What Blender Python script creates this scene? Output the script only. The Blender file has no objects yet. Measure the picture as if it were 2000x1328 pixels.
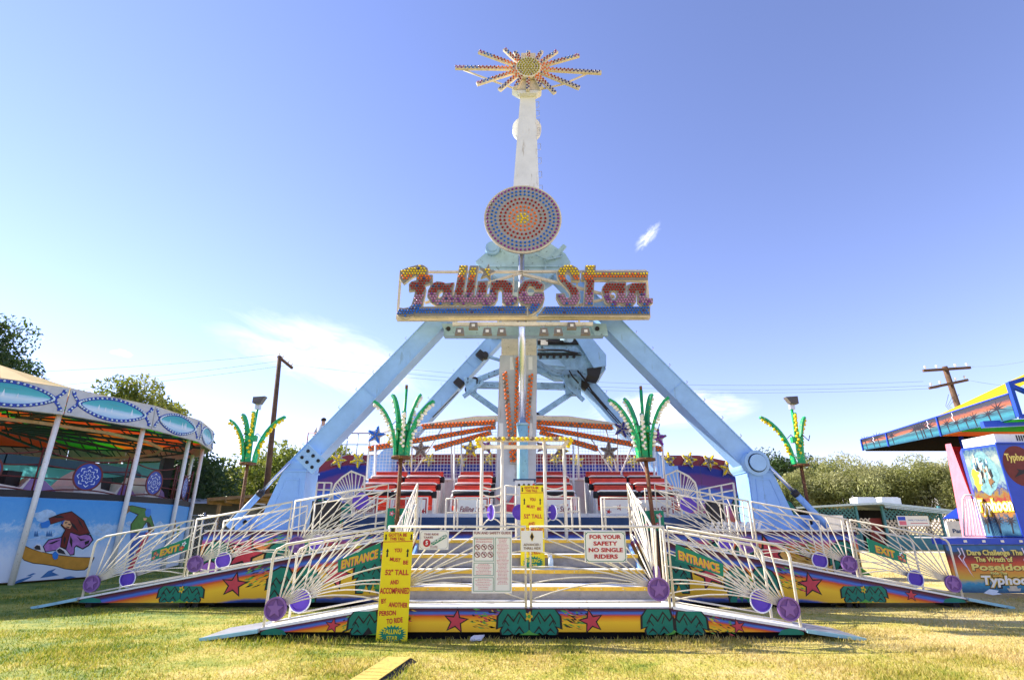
import bpy, math, random
import numpy as np
from mathutils import Vector, Matrix
random.seed(7); rng = np.random.default_rng(7)
PI = math.pi; R = math.radians
sc = bpy.context.scene; COL = sc.collection

# ---------------------------------------------------------------- camera
EYE = Vector((0, 0, 1.47)); PITCH = 19.4; FPX = 1042.0      # focal length in px of a 2000 px wide frame
cam_d = bpy.data.cameras.new('camera'); cam = bpy.data.objects.new('camera', cam_d); COL.objects.link(cam)
cam.location = EYE; cam.rotation_euler = (R(90 + PITCH), 0, 0)
cam_d.sensor_width = 36; cam_d.lens = FPX / 2000 * 36; cam_d.clip_start = .1; cam_d.clip_end = 3000
sc.camera = cam
# ---------------------------------------------------------------- light
SUN_AZ, SUN_EL = -68.0, 33.0                                # from +Y, towards +X positive
world = bpy.data.worlds.new('World'); sc.world = world; world.use_nodes = True
sun_d = bpy.data.lights.new('sun', 'SUN'); sun = bpy.data.objects.new('sun', sun_d); COL.objects.link(sun)
sun_d.energy = 4.6; sun_d.angle = R(.5); sun_d.color = (1, .93, .82)
sdir = Vector((math.sin(R(SUN_AZ)) * math.cos(R(SUN_EL)), math.cos(R(SUN_AZ)) * math.cos(R(SUN_EL)), math.sin(R(SUN_EL))))
sun.rotation_euler = (-sdir).to_track_quat('-Z', 'Y').to_euler(); sun.location = sdir * 60
vs = sc.view_settings; vs.view_transform = 'Standard'; vs.look = 'None'; vs.gamma = 1; vs.use_curve_mapping = False
vs.exposure = 1.28
SKY_STRENGTH = .110

# ---------------------------------------------------------------- picture <-> place
_c, _s = math.cos(R(PITCH)), math.sin(R(PITCH))
def ray(px, py):
    a, b = (px - 1000) / FPX, (664 - py) / FPX
    return Vector((a, _c - b * _s, _s + b * _c))
def W(px, py, Y):                                           # the point of the upright plane at depth Y
    d = ray(px, py); return EYE + d * (Y / d.y)
def RP(px, py, p0, n):                                      # the point of any plane
    d = ray(px, py); return EYE + d * ((Vector(p0) - EYE).dot(n) / d.dot(n))

# ---------------------------------------------------------------- sky
def build_world():
    nt = world.node_tree; N = nt.nodes; L = nt.links; N.clear()
    out = N.new('ShaderNodeOutputWorld'); bg = N.new('ShaderNodeBackground'); bg.inputs[1].default_value = SKY_STRENGTH
    sky = N.new('ShaderNodeTexSky'); sky.sky_type = 'NISHITA'; sky.sun_disc = False
    sky.sun_elevation = R(SUN_EL); sky.sun_rotation = R(SUN_AZ); sky.air_density = 1.0; sky.dust_density = .0; sky.ozone_density = 2.0
    tint = N.new('ShaderNodeMix'); tint.data_type = 'RGBA'; tint.blend_type = 'MULTIPLY'; tint.inputs[0].default_value = 1
    hs = N.new('ShaderNodeHueSaturation'); hs.inputs['Saturation'].default_value = 1.0; L.new(sky.outputs[0], hs.inputs['Color'])
    tint.inputs[7].default_value = (1.09, .91, 1.11, 1); L.new(hs.outputs[0], tint.inputs[6])
    tc = N.new('ShaderNodeTexCoord'); last = tint.outputs[2]
    def M(op, a, b=None, c=None):
        n = N.new('ShaderNodeMath'); n.operation = op
        for i, x in enumerate((a, b, c)):
            if x is None: continue
            if hasattr(x, 'links') or hasattr(x, 'is_linked'): L.new(x, n.inputs[i])
            else: n.inputs[i].default_value = x
        return n.outputs[0]
    # thin high clouds: (azimuth, elevation) centre, half widths, tilt, density
    def cloud(px, py, wx, wy, tilt, dens, scale, seed, stretch):
        nonlocal last
        d = ray(px, py).normalized(); up = Vector((0, 0, 1)); u = d.cross(up).normalized(); v = u.cross(d).normalized()
        uu = u * math.cos(tilt) + v * math.sin(tilt); vv = v * math.cos(tilt) - u * math.sin(tilt)
        def dot(w):
            n = N.new('ShaderNodeVectorMath'); n.operation = 'DOT_PRODUCT'; L.new(tc.outputs['Generated'], n.inputs[0]); n.inputs[1].default_value = w
            return n.outputs['Value']
        a, b, f = dot(uu), dot(vv), dot(d)
        cx = N.new('ShaderNodeCombineXYZ'); L.new(M('MULTIPLY', a, scale / stretch), cx.inputs[0]); L.new(M('MULTIPLY', b, scale), cx.inputs[1]); cx.inputs[2].default_value = seed
        no = N.new('ShaderNodeTexNoise'); no.inputs['Scale'].default_value = 1; no.inputs['Detail'].default_value = 8; no.inputs['Roughness'].default_value = .62; no.inputs['Distortion'].default_value = .7
        L.new(cx.outputs[0], no.inputs['Vector'])
        r2 = M('ADD', M('POWER', M('ABSOLUTE', M('DIVIDE', a, wx)), 2.0), M('POWER', M('ABSOLUTE', M('DIVIDE', b, wy)), 2.0))
        fall = M('MAXIMUM', M('SUBTRACT', 1.0, r2), 0.0)
        m = M('MULTIPLY', M('MULTIPLY', M('MAXIMUM', M('SUBTRACT', M('ADD', no.outputs['Fac'], M('MULTIPLY', fall, .26)), .52), 0.0), dens), fall)
        m = M('MULTIPLY', M('MINIMUM', m, .92), M('GREATER_THAN', f, 0.0))
        mx = N.new('ShaderNodeMix'); mx.data_type = 'RGBA'; L.new(m, mx.inputs[0]); L.new(last, mx.inputs[6]); mx.inputs[7].default_value = (6.6, 6.7, 6.8, 1)
        last = mx.outputs[2]
    cloud(650, 700, .22, .075, R(-12), 2.0, 30, 3.1, 3.4)
    cloud(1265, 463, .038, .013, R(42), 2.2, 120, 8.2, 1.8)
    cloud(238, 690, .016, .007, 0, 9, 90, 1.2, 1.6)
    cloud(1300, 800, .16, .04, 0, 4, 26, 5.5, 3)
    L.new(last, bg.inputs[0]); L.new(bg.outputs[0], out.inputs[0])
build_world()

# ---------------------------------------------------------------- materials
MAT = {}
def nodes(name):
    m = bpy.data.materials.new(name); m.use_nodes = True; nt = m.node_tree
    return m, nt.nodes, nt.links, nt.nodes['Principled BSDF']
def ramp(N, stops, interp='LINEAR'):
    r = N.new('ShaderNodeValToRGB'); cr = r.color_ramp; cr.interpolation = interp
    while len(cr.elements) < len(stops): cr.elements.new(.5)
    for e, (p, c) in zip(cr.elements, stops): e.position = p; e.color = (*c, 1)
    return r
def pm(name, rgb, rough=.5, metal=0, var=.14, scale=5, spot=None, spot_amt=.0, spot_scale=14, bump=0, coat=0, trans=0, spec=.28, streak=None):
    m, N, L, b = nodes(name)
    b.inputs['Roughness'].default_value = rough; b.inputs['Metallic'].default_value = metal; b.inputs['Specular IOR Level'].default_value = spec
    if coat: b.inputs['Coat Weight'].default_value = coat; b.inputs['Coat Roughness'].default_value = .08
    if trans: b.inputs['Transmission Weight'].default_value = trans
    tc = N.new('ShaderNodeTexCoord')
    no = N.new('ShaderNodeTexNoise'); no.inputs['Scale'].default_value = scale; no.inputs['Detail'].default_value = 5; no.inputs['Roughness'].default_value = .65
    L.new(tc.outputs['Object'], no.inputs['Vector'])
    lo = tuple(c * (1 - var) for c in rgb); hi = tuple(min(1, c * (1 + var * .6)) for c in rgb)
    r = ramp(N, [(.3, lo), (.68, hi)]); L.new(no.outputs['Fac'], r.inputs[0]); col = r.outputs[0]
    if spot:
        n2 = N.new('ShaderNodeTexNoise'); n2.inputs['Scale'].default_value = spot_scale; n2.inputs['Detail'].default_value = 6; n2.inputs['Roughness'].default_value = .7
        if streak:
            mp = N.new('ShaderNodeMapping'); mp.inputs['Scale'].default_value = streak; L.new(tc.outputs['Object'], mp.inputs['Vector']); L.new(mp.outputs[0], n2.inputs['Vector'])
        else: L.new(tc.outputs['Object'], n2.inputs['Vector'])
        r2 = ramp(N, [(.60 - spot_amt * .3, (0, 0, 0)), (.66 - spot_amt * .3, (1, 1, 1))]); L.new(n2.outputs['Fac'], r2.inputs[0])
        mx = N.new('ShaderNodeMix'); mx.data_type = 'RGBA'; L.new(r2.outputs[0], mx.inputs[0]); L.new(col, mx.inputs[6]); mx.inputs[7].default_value = (*spot, 1); col = mx.outputs[2]
    L.new(col, b.inputs['Base Color'])
    if bump:
        bp = N.new('ShaderNodeBump'); bp.inputs['Strength'].default_value = bump; bp.inputs['Distance'].default_value = .01
        L.new(no.outputs['Fac'], bp.inputs['Height']); L.new(bp.outputs[0], b.inputs['Normal'])
    MAT[name] = m; return m
def band(name, stops, noise=.08, nscale=(1.2, 9, 1), rough=.45, extra=None):
    """painted horizontal bands that follow the UV's v, edges feathered by a brush-like noise"""
    m, N, L, b = nodes(name); b.inputs['Roughness'].default_value = rough; b.inputs['Specular IOR Level'].default_value = .25
    uv = N.new('ShaderNodeUVMap'); sp = N.new('ShaderNodeSeparateXYZ'); L.new(uv.outputs[0], sp.inputs[0])
    mp = N.new('ShaderNodeMapping'); mp.inputs['Scale'].default_value = nscale; L.new(uv.outputs[0], mp.inputs['Vector'])
    no = N.new('ShaderNodeTexNoise'); no.inputs['Scale'].default_value = 6; no.inputs['Detail'].default_value = 7; no.inputs['Roughness'].default_value = .75; L.new(mp.outputs[0], no.inputs['Vector'])
    ma = N.new('ShaderNodeMath'); ma.operation = 'MULTIPLY_ADD'; L.new(no.outputs['Fac'], ma.inputs[0]); ma.inputs[1].default_value = noise * 2
    sub = N.new('ShaderNodeMath'); sub.operation = 'SUBTRACT'; L.new(sp.outputs['Y'], sub.inputs[0]); sub.inputs[1].default_value = noise; L.new(sub.outputs[0], ma.inputs[2])
    r = ramp(N, stops); L.new(ma.outputs[0], r.inputs[0]); col = r.outputs[0]
    # chips and scuffs
    n2 = N.new('ShaderNodeTexNoise'); n2.inputs['Scale'].default_value = 26; n2.inputs['Detail'].default_value = 5; n2.inputs['Roughness'].default_value = .8; L.new(uv.outputs[0], n2.inputs['Vector'])
    r2 = ramp(N, [(.68, (0, 0, 0)), (.72, (.8, .8, .8))]); L.new(n2.outputs['Fac'], r2.inputs[0])
    mx = N.new('ShaderNodeMix'); mx.data_type = 'RGBA'; L.new(r2.outputs[0], mx.inputs[0]); L.new(col, mx.inputs[6]); mx.inputs[7].default_value = (.30, .26, .22, 1)
    L.new(mx.outputs[2], b.inputs['Base Color']); MAT[name] = m; return m
pm('cream', (.70, .60, .44), .5, spot=(.22, .12, .06), spot_amt=.02, spot_scale=22)
pm('rail', (.80, .72, .56), .45, spot=(.35, .22, .12), spot_amt=-.02, spot_scale=30)
pm('white', (.80, .79, .75), .45, var=.08, spot=(.35, .27, .2), spot_amt=-.03, spot_scale=18)
pm('sign_white', (.88, .84, .73), .4, var=.05, scale=2)
pm('letter_face', (.25, .225, .20), .55, var=.1)
pm('grey_face', (.40, .375, .35), .55, var=.1)
pm('arm_white', (.78, .77, .73), .5, var=.10, scale=1.6, spot=(.50, .45, .38), spot_amt=.0, spot_scale=7, bump=.15, streak=(1, 1, .12))
pm('arm_grey', (.52, .53, .54), .5, var=.14, scale=2, spot=(.33, .32, .3), spot_amt=.0, spot_scale=7, streak=(1, 1, .12))
pm('sky_blue', (.32, .53, .80), .42, var=.12, scale=2.2, spot=(.27, .42, .58), spot_amt=-.02, spot_scale=7, bump=.15, streak=(1, 1, .14))
pm('ped_blue', (.25, .45, .80), .45, var=.12, scale=2.2, spot=(.19, .33, .56), spot_amt=-.02, spot_scale=7, bump=.15, streak=(1, 1, .14))
pm('grimy_blue', (.27, .45, .64), .55, var=.35, scale=4, spot=(.04, .06, .08), spot_amt=.06, spot_scale=5, bump=.3)
pm('teal_grey', (.36, .54, .64), .5, var=.18, scale=3, spot=(.08, .11, .12), spot_amt=-.01, spot_scale=9)
pm('mast_teal', (.30, .56, .62), .35, var=.15, scale=5, spot=(.08, .09, .1), spot_amt=-.03, spot_scale=8)
pm('chrome', (.66, .70, .82), .22, .85, var=.05)
pm('steel', (.55, .56, .58), .35, .6, var=.2)
pm('tread', (.84, .84, .82), .45, .0, var=.1, scale=14, spot=(.45, .4, .33), spot_amt=-.03, bump=.2)
pm('riser', (.30, .28, .255), .55, 0, var=.2, scale=9, spot=(.2, .17, .14), spot_amt=-.02, spot_scale=26)
pm('nosing', (.68, .42, .04), .5, var=.2, scale=10, spot=(.35, .3, .2), spot_amt=-.02)
pm('dusty_yellow', (.62, .44, .10), .8, var=.25, scale=9, spot=(.2, .17, .12), spot_amt=.0, spot_scale=20)
pm('black', (.012, .012, .014), .5)
pm('ink', (.02, .016, .016), .5, var=.05)
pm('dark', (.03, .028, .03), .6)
pm('rubber', (.02, .02, .022), .7)
pm('seat_red', (.82, .05, .02), .35, var=.2, coat=.2)
pm('red_trim', (.42, .03, .03), .45)
pm('maroon', (.26, .02, .03), .5)
pm('star_red', (.58, .055, .075), .5, var=.12, scale=9)
pm('leaf_paint', (.008, .19, .12), .5, var=.15)
pm('lime_paint', (.10, .36, .05), .5, var=.15)
pm('sign_green', (.008, .22, .12), .5, var=.12)
pm('purple_face', (.27, .13, .37), .5)
pm('purple', (.18, .08, .27), .55, var=.12, scale=12)
pm('violet', (.11, .05, .40), .4, var=.15)
pm('lilac', (.36, .13, .52), .5, var=.1)
pm('pink', (.75, .17, .22), .5)
pm('sign_yellow', (.88, .70, .01), .45, var=.05, scale=2)
pm('gold', (.72, .46, .03), .45, var=.12)
pm('sign_red', (.52, .02, .03), .5)
pm('bulb_yellow', (.90, .64, .005), .35, coat=.15)
pm('bulb_orange', (.90, .17, .006), .35, coat=.15)
pm('bulb_red', (.34, .014, .010), .35, coat=.15)
pm('bulb_mauve', (.52, .22, .42), .3, coat=.25)
pm('bulb_violet', (.24, .03, .30), .35, coat=.15)
pm('bulb_blue', (.010, .15, .62), .35, coat=.15)
pm('bulb_navy', (.03, .03, .22), .25, coat=.5)
pm('bulb_dead', (.20, .15, .12), .4)
pm('bulb_white', (.86, .80, .66), .3, coat=.4)
pm('bulb_pale', (.70, .84, .88), .3, coat=.4)
pm('green_leaf', (.01, .36, .12), .4, var=.2, spot=(.62, .52, .03), spot_amt=.06, spot_scale=20)
pm('rusty_post', (.16, .065, .03), .8, var=.4, scale=8, spot=(.42, .28, .05), spot_amt=.08, spot_scale=22, bump=.4)
pm('dark_blue', (.008, .040, .13), .45, var=.25, scale=3)
pm('booth_blue', (.02, .07, .50), .35, var=.15, scale=2)
def canvas(name, rgb):
    m = pm(name, rgb, .75, var=.08, scale=1.5); N, L = m.node_tree.nodes, m.node_tree.links; b = N['Principled BSDF']; src = b.inputs['Base Color'].links[0].from_socket
    t = N.new('ShaderNodeBsdfTranslucent'); L.new(src, t.inputs[0]); mx = N.new('ShaderNodeMixShader'); mx.inputs[0].default_value = .5; L.new(b.outputs[0], mx.inputs[1]); L.new(t.outputs[0], mx.inputs[2]); L.new(mx.outputs[0], N['Material Output'].inputs[0])
canvas('canopy_cream', (.92, .76, .36)); canvas('tent_green', (.05, .55, .04)); canvas('tent_orange', (.85, .26, .03)); canvas('tent_red', (.85, .13, .04)); canvas('tent_yellow', (.88, .66, .02))
pm('valance_grey', (.52, .52, .51), .6, var=.12)
pm('lens_blue', (.025, .06, .36), .4)
pm('truss', (.03, .09, .13), .5)
pm('track', (.20, .14, .08), .6)
pm('rail_red', (.14, .03, .03), .5)
pm('drape_red', (.62, .02, .02), .7, var=.2, scale=2)
pm('drape_pink', (.76, .20, .26), .7)
pm('wood_pole', (.13, .075, .045), .85, var=.4, scale=3, bump=.4)
pm('wood_new', (.42, .26, .12), .8, var=.25, scale=4)
pm('siding', (.20, .18, .14), .7, var=.15)
pm('lattice_teal', (.07, .20, .20), .6)
pm('lattice_tan', (.60, .52, .38), .7)
pm('stall_teal', (.07, .22, .23), .6, var=.15)
pm('stall_red', (.20, .03, .02), .6)
pm('roof_teal', (.46, .56, .53), .5, var=.15)
pm('bark', (.10, .07, .05), .9, var=.3, scale=8, bump=.5)
pm('skin', (.50, .28, .19), .5)
pm('shirt', (.55, .55, .58), .8)
pm('hair', (.03, .018, .012), .7)
pm('face_paint', (.70, .38, .18), .5)
pm('board_orange', (.55, .26, .03), .45, var=.15)
pm('jacket_red', (.16, .022, .015), .5, var=.25, scale=7)
pm('pants_lilac', (.38, .15, .42), .5, var=.3, scale=7)
pm('jacket_green', (.06, .20, .03), .5, var=.3, scale=7)
pm('pants_blue', (.04, .12, .42), .5, var=.3)
pm('glove_blue', (.03, .20, .60), .5)
pm('paint_brown', (.24, .12, .04), .5, var=.3)
pm('tree_paint', (.05, .16, .38), .6, var=.3)
pm('cloud_paint', (.40, .58, .76), .6, var=.25, scale=6)
pm('foam_teal', (.16, .34, .36), .6, var=.5, scale=14)
pm('snow_paint', (.70, .78, .85), .6)
pm('bob_white', (.72, .71, .70), .3, var=.1, coat=.3)
pm('bob_purple', (.25, .13, .42), .3, coat=.3)
pm('text_yellow', (.85, .68, .16), .5)
pm('text_shadow', (.02, .015, .02), .5)
pm('palm_ink', (.016, .012, .022), .5)
pm('bolt_white', (.85, .72, .80), .5)
pm('paper', (.78, .78, .78), .6)
pm('wire', (.10, .11, .13), .5)
pm('concrete', (.62, .58, .50), .8)
pm('light_lens', (.30, .25, .18), .4, .1)
pm('flood_grey', (.13, .11, .085), .5)
pm('bulb_yellow_shaded', (.42, .36, .015), .3, coat=.3)  # yellow bulb darkened: the hub's shade is put into the colour
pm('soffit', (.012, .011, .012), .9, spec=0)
band('sunset', [(0, (.01, .012, .03)), (.07, (.02, .07, .30)), (.13, (.76, .42, .02)), (.50, (.90, .54, .025)), (.66, (.84, .27, .015)), (.74, (.60, .07, .015)),
                (.79, (.10, .12, .42)), (.84, (.05, .18, .58)), (.885, (.05, .04, .18)), (.94, (.11, .02, .03)), (1, (.06, .01, .02))], .055)
band('sunset_back', [(0, (.66, .43, .12)), (.55, (.86, .55, .15)), (.69, (.84, .40, .08)), (.78, (.72, .12, .07)), (.83, (.38, .10, .30)), (.88, (.05, .18, .58)),
                     (.93, (.05, .05, .24)), (.96, (.08, .02, .04)), (1, (.05, .01, .02))], .05)
band('backdrop', [(0, (.70, .42, .10)), (.14, (.62, .16, .10)), (.28, (.48, .13, .28)), (.40, (.10, .24, .60)), (.52, (.05, .16, .52)), (.60, (.17, .05, .18)),
                  (.72, (.13, .04, .18)), (.76, (.015, .03, .24)), (.84, (.015, .035, .28)), (.87, (.22, .03, .05)), (1, (.26, .04, .05))], .03)
band('snow_wall', [(0, (.62, .68, .74)), (.30, (.60, .70, .80)), (.46, (.34, .54, .76)), (.56, (.20, .45, .74)), (.62, (.42, .60, .78)), (.70, (.12, .38, .72)), (1, (.06, .30, .68))], .20, (1.3, 2.4, 1))
band('snow_lens', [(0, (.34, .55, .72)), (.30, (.60, .72, .80)), (.45, (.40, .62, .75)), (.55, (.10, .45, .48)), (1, (.05, .34, .40))], .10, (1.0, 2.0, 1))
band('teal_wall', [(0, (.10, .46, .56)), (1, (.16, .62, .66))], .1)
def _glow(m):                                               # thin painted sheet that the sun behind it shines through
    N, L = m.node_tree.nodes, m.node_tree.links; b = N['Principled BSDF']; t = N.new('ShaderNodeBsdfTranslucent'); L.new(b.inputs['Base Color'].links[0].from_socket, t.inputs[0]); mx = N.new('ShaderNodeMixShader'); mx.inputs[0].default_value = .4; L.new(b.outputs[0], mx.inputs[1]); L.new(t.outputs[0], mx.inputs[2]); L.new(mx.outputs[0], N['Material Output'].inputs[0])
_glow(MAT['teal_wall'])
band('storm', [(0, (0.017, 0.088, 0.165)), (.22, (0.039, 0.220, 0.275)), (.38, (0.022, 0.083, 0.121)), (.50, (0.055, 0.165, 0.198)), (.60, (0.363, 0.110, 0.050)), (.72, (0.303, 0.088, 0.055)), (.82, (0.044, 0.044, 0.066)), (1, (0.033, 0.036, 0.055))], .22, (1.1, 3, 1))
band('storm_front', [(0, (.02, .07, .15)), (.18, (.05, .30, .44)), (.28, (.70, .45, .05)), (.45, (.75, .26, .04)), (.62, (.55, .06, .03)), (.75, (.16, .03, .03)), (.82, (.05, .07, .09)), (1, (.07, .13, .17))], .10, (1.4, 3, 1))
band('booth_art', [(0, (0.050, 0.165, 0.250)), (.18, (0.020, 0.060, 0.120)), (.26, (0.350, 0.150, 0.020)), (.38, (0.250, 0.020, 0.025)), (.46, (0.225, 0.150, 0.025)), (.52, (0.010, 0.035, 0.200)), (.60, (0.225, 0.325, 0.310)), (.72, (0.125, 0.250, 0.275)), (.84, (0.310, 0.360, 0.300)), (.95, (0.050, 0.125, 0.190)), (1, (0.010, 0.035, 0.225))], .20, (1.6, 2.4, 1))

# ---------------------------------------------------------------- mesh building
ORG = {}
class MB:
    def __init__(s): s.v, s.f, s.m, s.sm, s.uv = [], [], [], [], {}
    def add(s, vs, fs, mi=0, smooth=False, uv=None):
        o = len(s.v); s.v += [Vector(p) for p in vs]
        if uv:
            for i, t in enumerate(uv): s.uv[o + i] = t
        for f in fs: s.f.append([o + i for i in f]); s.m.append(mi); s.sm.append(smooth)
        return s
    def box(s, c, d, mi=0, M=None):
        c = Vector(c); h = [x / 2 for x in d]; vs = []
        for x in (-1, 1):
            for y in (-1, 1):
                for z in (-1, 1):
                    p = Vector((x * h[0], y * h[1], z * h[2])); vs.append(c + (M @ p if M else p))
        return s.add(vs, [(0, 1, 3, 2), (4, 6, 7, 5), (0, 4, 5, 1), (2, 3, 7, 6), (0, 2, 6, 4), (1, 5, 7, 3)], mi)
    def beam(s, p, q, w, h, mi=0, up=(0, 0, 1), w2=None, h2=None):
        p, q = Vector(p), Vector(q); d = (q - p).normalized(); u = Vector(up)
        a = d.cross(u)
        if a.length < 1e-4: a = d.cross(Vector((0, 1, 0)))
        a.normalize(); b = a.cross(d).normalized(); w2 = w if w2 is None else w2; h2 = h if h2 is None else h2
        vs = [e + a * (i * ww / 2) + b * (j * hh / 2) for e, ww, hh in ((p, w, h), (q, w2, h2)) for i, j in ((-1, -1), (1, -1), (1, 1), (-1, 1))]
        return s.add(vs, [(0, 1, 2, 3), (7, 6, 5, 4), (0, 4, 5, 1), (1, 5, 6, 2), (2, 6, 7, 3), (3, 7, 4, 0)], mi)
    def cyl(s, p, q, r, r2=None, n=8, mi=0, smooth=True):
        p, q = Vector(p), Vector(q); r2 = r if r2 is None else r2; d = (q - p).normalized()
        a = d.orthogonal().normalized(); b = d.cross(a); vs = []
        for e, rr in ((p, r), (q, r2)):
            vs += [e + (a * math.cos(2 * PI * i / n) + b * math.sin(2 * PI * i / n)) * rr for i in range(n)]
        s.add(vs, [(i, (i + 1) % n, n + (i + 1) % n, n + i) for i in range(n)], mi, smooth)
        o = len(s.v) - 2 * n; s.f += [[o + i for i in range(n)][::-1], [o + n + i for i in range(n)]]; s.m += [mi, mi]; s.sm += [False, False]
        return s
    def tube(s, pts, r, n=5, mi=0, smooth=True):
        pts = [Vector(p) for p in pts]; vs = []; k = len(pts); a = None
        for i, p in enumerate(pts):
            d = (pts[min(i + 1, k - 1)] - pts[max(i - 1, 0)]).normalized()
            a = d.orthogonal() if a is None else a - d * a.dot(d)
            a.normalize(); b = d.cross(a); rr = r[i] if isinstance(r, (list, tuple)) else r
            vs += [p + (a * math.cos(2 * PI * j / n) + b * math.sin(2 * PI * j / n)) * rr for j in range(n)]
        fs = [(i * n + j, i * n + (j + 1) % n, (i + 1) * n + (j + 1) % n, (i + 1) * n + j) for i in range(k - 1) for j in range(n)]
        s.add(vs, fs, mi, smooth); o = len(s.v) - k * n
        s.f += [[o + j for j in range(n)][::-1], [o + (k - 1) * n + j for j in range(n)]]; s.m += [mi, mi]; s.sm += [False, False]
        return s
    def sph(s, c, r, n=8, k=5, mi=0, sc3=(1, 1, 1)):
        c = Vector(c); vs = [c + Vector((0, 0, r * sc3[2]))]
        for i in range(1, k):
            t = PI * i / k
            vs += [c + Vector((math.sin(t) * math.cos(2 * PI * j / n) * r * sc3[0], math.sin(t) * math.sin(2 * PI * j / n) * r * sc3[1], math.cos(t) * r * sc3[2])) for j in range(n)]
        vs.append(c - Vector((0, 0, r * sc3[2]))); fs = [(0, 1 + j, 1 + (j + 1) % n) for j in range(n)]
        for i in range(k - 2): fs += [(1 + i * n + j, 1 + (i + 1) * n + j, 1 + (i + 1) * n + (j + 1) % n, 1 + i * n + (j + 1) % n) for j in range(n)]
        e = len(vs) - 1; fs += [(e, 1 + (k - 2) * n + (j + 1) % n, 1 + (k - 2) * n + j) for j in range(n)]
        return s.add(vs, fs, mi, True)
    def prism(s, pts, dv, mi=0, uv=None, back=True):
        pts = [Vector(p) for p in pts]; dv = Vector(dv); n = len(pts)
        nv = Vector((0, 0, 0))
        for i in range(n): nv += pts[i].cross(pts[(i + 1) % n])
        if nv.dot(dv) > 0:
            pts = pts[::-1]; uv = uv[::-1] if uv else None
        vs = pts + [p + dv for p in pts]
        return s.add(vs, [list(range(n))] + ([list(range(2 * n - 1, n - 1, -1))] if back else []) + [(i, n + i, n + (i + 1) % n, (i + 1) % n)[::-1] for i in range(n)], mi, False, (uv + uv) if uv else None)
    def bulb(s, c, nrm, r, mi=0, L=1.1):
        c = Vector(c); d = Vector(nrm).normalized(); a = d.orthogonal().normalized(); b = d.cross(a); n = 6; vs = []
        for h, rr in ((0, .75), (.45, 1.0), (.95, .6)):
            vs += [c + d * (h * L * r * 1.3) + (a * math.cos(2 * PI * i / n) + b * math.sin(2 * PI * i / n)) * r * rr for i in range(n)]
        vs.append(c + d * (1.1 * L * r * 1.3))
        fs = [(k * n + i, k * n + (i + 1) % n, (k + 1) * n + (i + 1) % n, (k + 1) * n + i) for k in range(2) for i in range(n)] + [(2 * n + i, 2 * n + (i + 1) % n, 3 * n) for i in range(n)]
        return s.add(vs, fs, mi, True)
    def mesh(s, name, mats, org):
        me = bpy.data.meshes.new(name); me.from_pydata([tuple(p - org) for p in s.v], [], s.f)
        for m in ([mats] if isinstance(mats, str) else mats): me.materials.append(MAT[m])
        if len(me.polygons) == len(s.m):
            me.polygons.foreach_set('material_index', s.m); me.polygons.foreach_set('use_smooth', s.sm)
        if s.uv:
            ul = me.uv_layers.new(name='UVMap')
            for l in me.loops: ul.data[l.index].uv = s.uv.get(l.vertex_index, (0, 0))
        me.update(); return me
    def build(s, name, mats, parent=None, org=None):
        org = ORG[parent.name] if parent else (Vector(org) if org is not None else Vector((0, 0, 0)))
        o = bpy.data.objects.new(name, s.mesh(name, mats, org)); COL.objects.link(o)
        if parent: o.parent = parent
        else: o.location = org
        ORG[o.name] = org.copy(); return o
def tag(o, label, cat, group=None, kind=None):
    if label: o['label'] = label
    if cat: o['category'] = cat
    if group: o['group'] = group
    if kind: o['kind'] = kind
    return o
def thing(name, label, cat, loc=(0, 0, 0), group=None):
    o = bpy.data.objects.new(name, None); COL.objects.link(o); o.location = loc; o.empty_display_size = .2
    ORG[o.name] = Vector(loc); return tag(o, label, cat, group)
def stuff(o): o['kind'] = 'stuff'; return o
def copy_tree(o, parent=None):
    c = o.copy(); COL.objects.link(c)
    if parent: c.parent = parent
    ORG[c.name] = ORG[o.name].copy()
    for ch in o.children: copy_tree(ch, c)
    return c
def V(*a): return Vector(a)
class Frame:                                                # flat drawing frame: origin, right, up, outward
    def __init__(s, o, u, v): s.o = Vector(o); s.u = Vector(u).normalized(); s.v = Vector(v).normalized(); s.n = s.u.cross(s.v).normalized()
    def __call__(s, a, b, c=0): return s.o + s.u * a + s.v * b + s.n * c
def fill(name, loops, fr, mat, parent, depth=.002, lift=.0):
    """flat shape with holes (2-D loops in a Frame), given a little thickness"""
    c = bpy.data.curves.new('tmp', 'CURVE'); c.dimensions = '2D'; c.fill_mode = 'BOTH'; c.extrude = depth / 2
    for lp in loops:
        sp = c.splines.new('POLY'); sp.points.add(len(lp) - 1); sp.use_cyclic_u = True
        for p, q in zip(sp.points, lp): p.co = (q[0], q[1], 0, 1)
    return _curve_mesh(name, c, fr, mat, parent, lift + depth / 2)
def _curve_mesh(name, c, fr, mat, parent, lift):
    t = bpy.data.objects.new('tmp', c); me = bpy.data.meshes.new_from_object(t); bpy.data.objects.remove(t); bpy.data.curves.remove(c)
    org = ORG[parent.name]; n = len(me.vertices); co = np.empty(n * 3); me.vertices.foreach_get('co', co); co = co.reshape(-1, 3)
    w = np.array(fr.o - org) + np.outer(co[:, 0], fr.u) + np.outer(co[:, 1], fr.v) + np.outer(co[:, 2] + lift, fr.n)
    me.vertices.foreach_set('co', w.ravel()); me.materials.clear(); me.materials.append(MAT[mat]); me.name = name; me.update()
    o = bpy.data.objects.new(name, me); COL.objects.link(o); o.parent = parent; ORG[o.name] = org.copy(); return o
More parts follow.
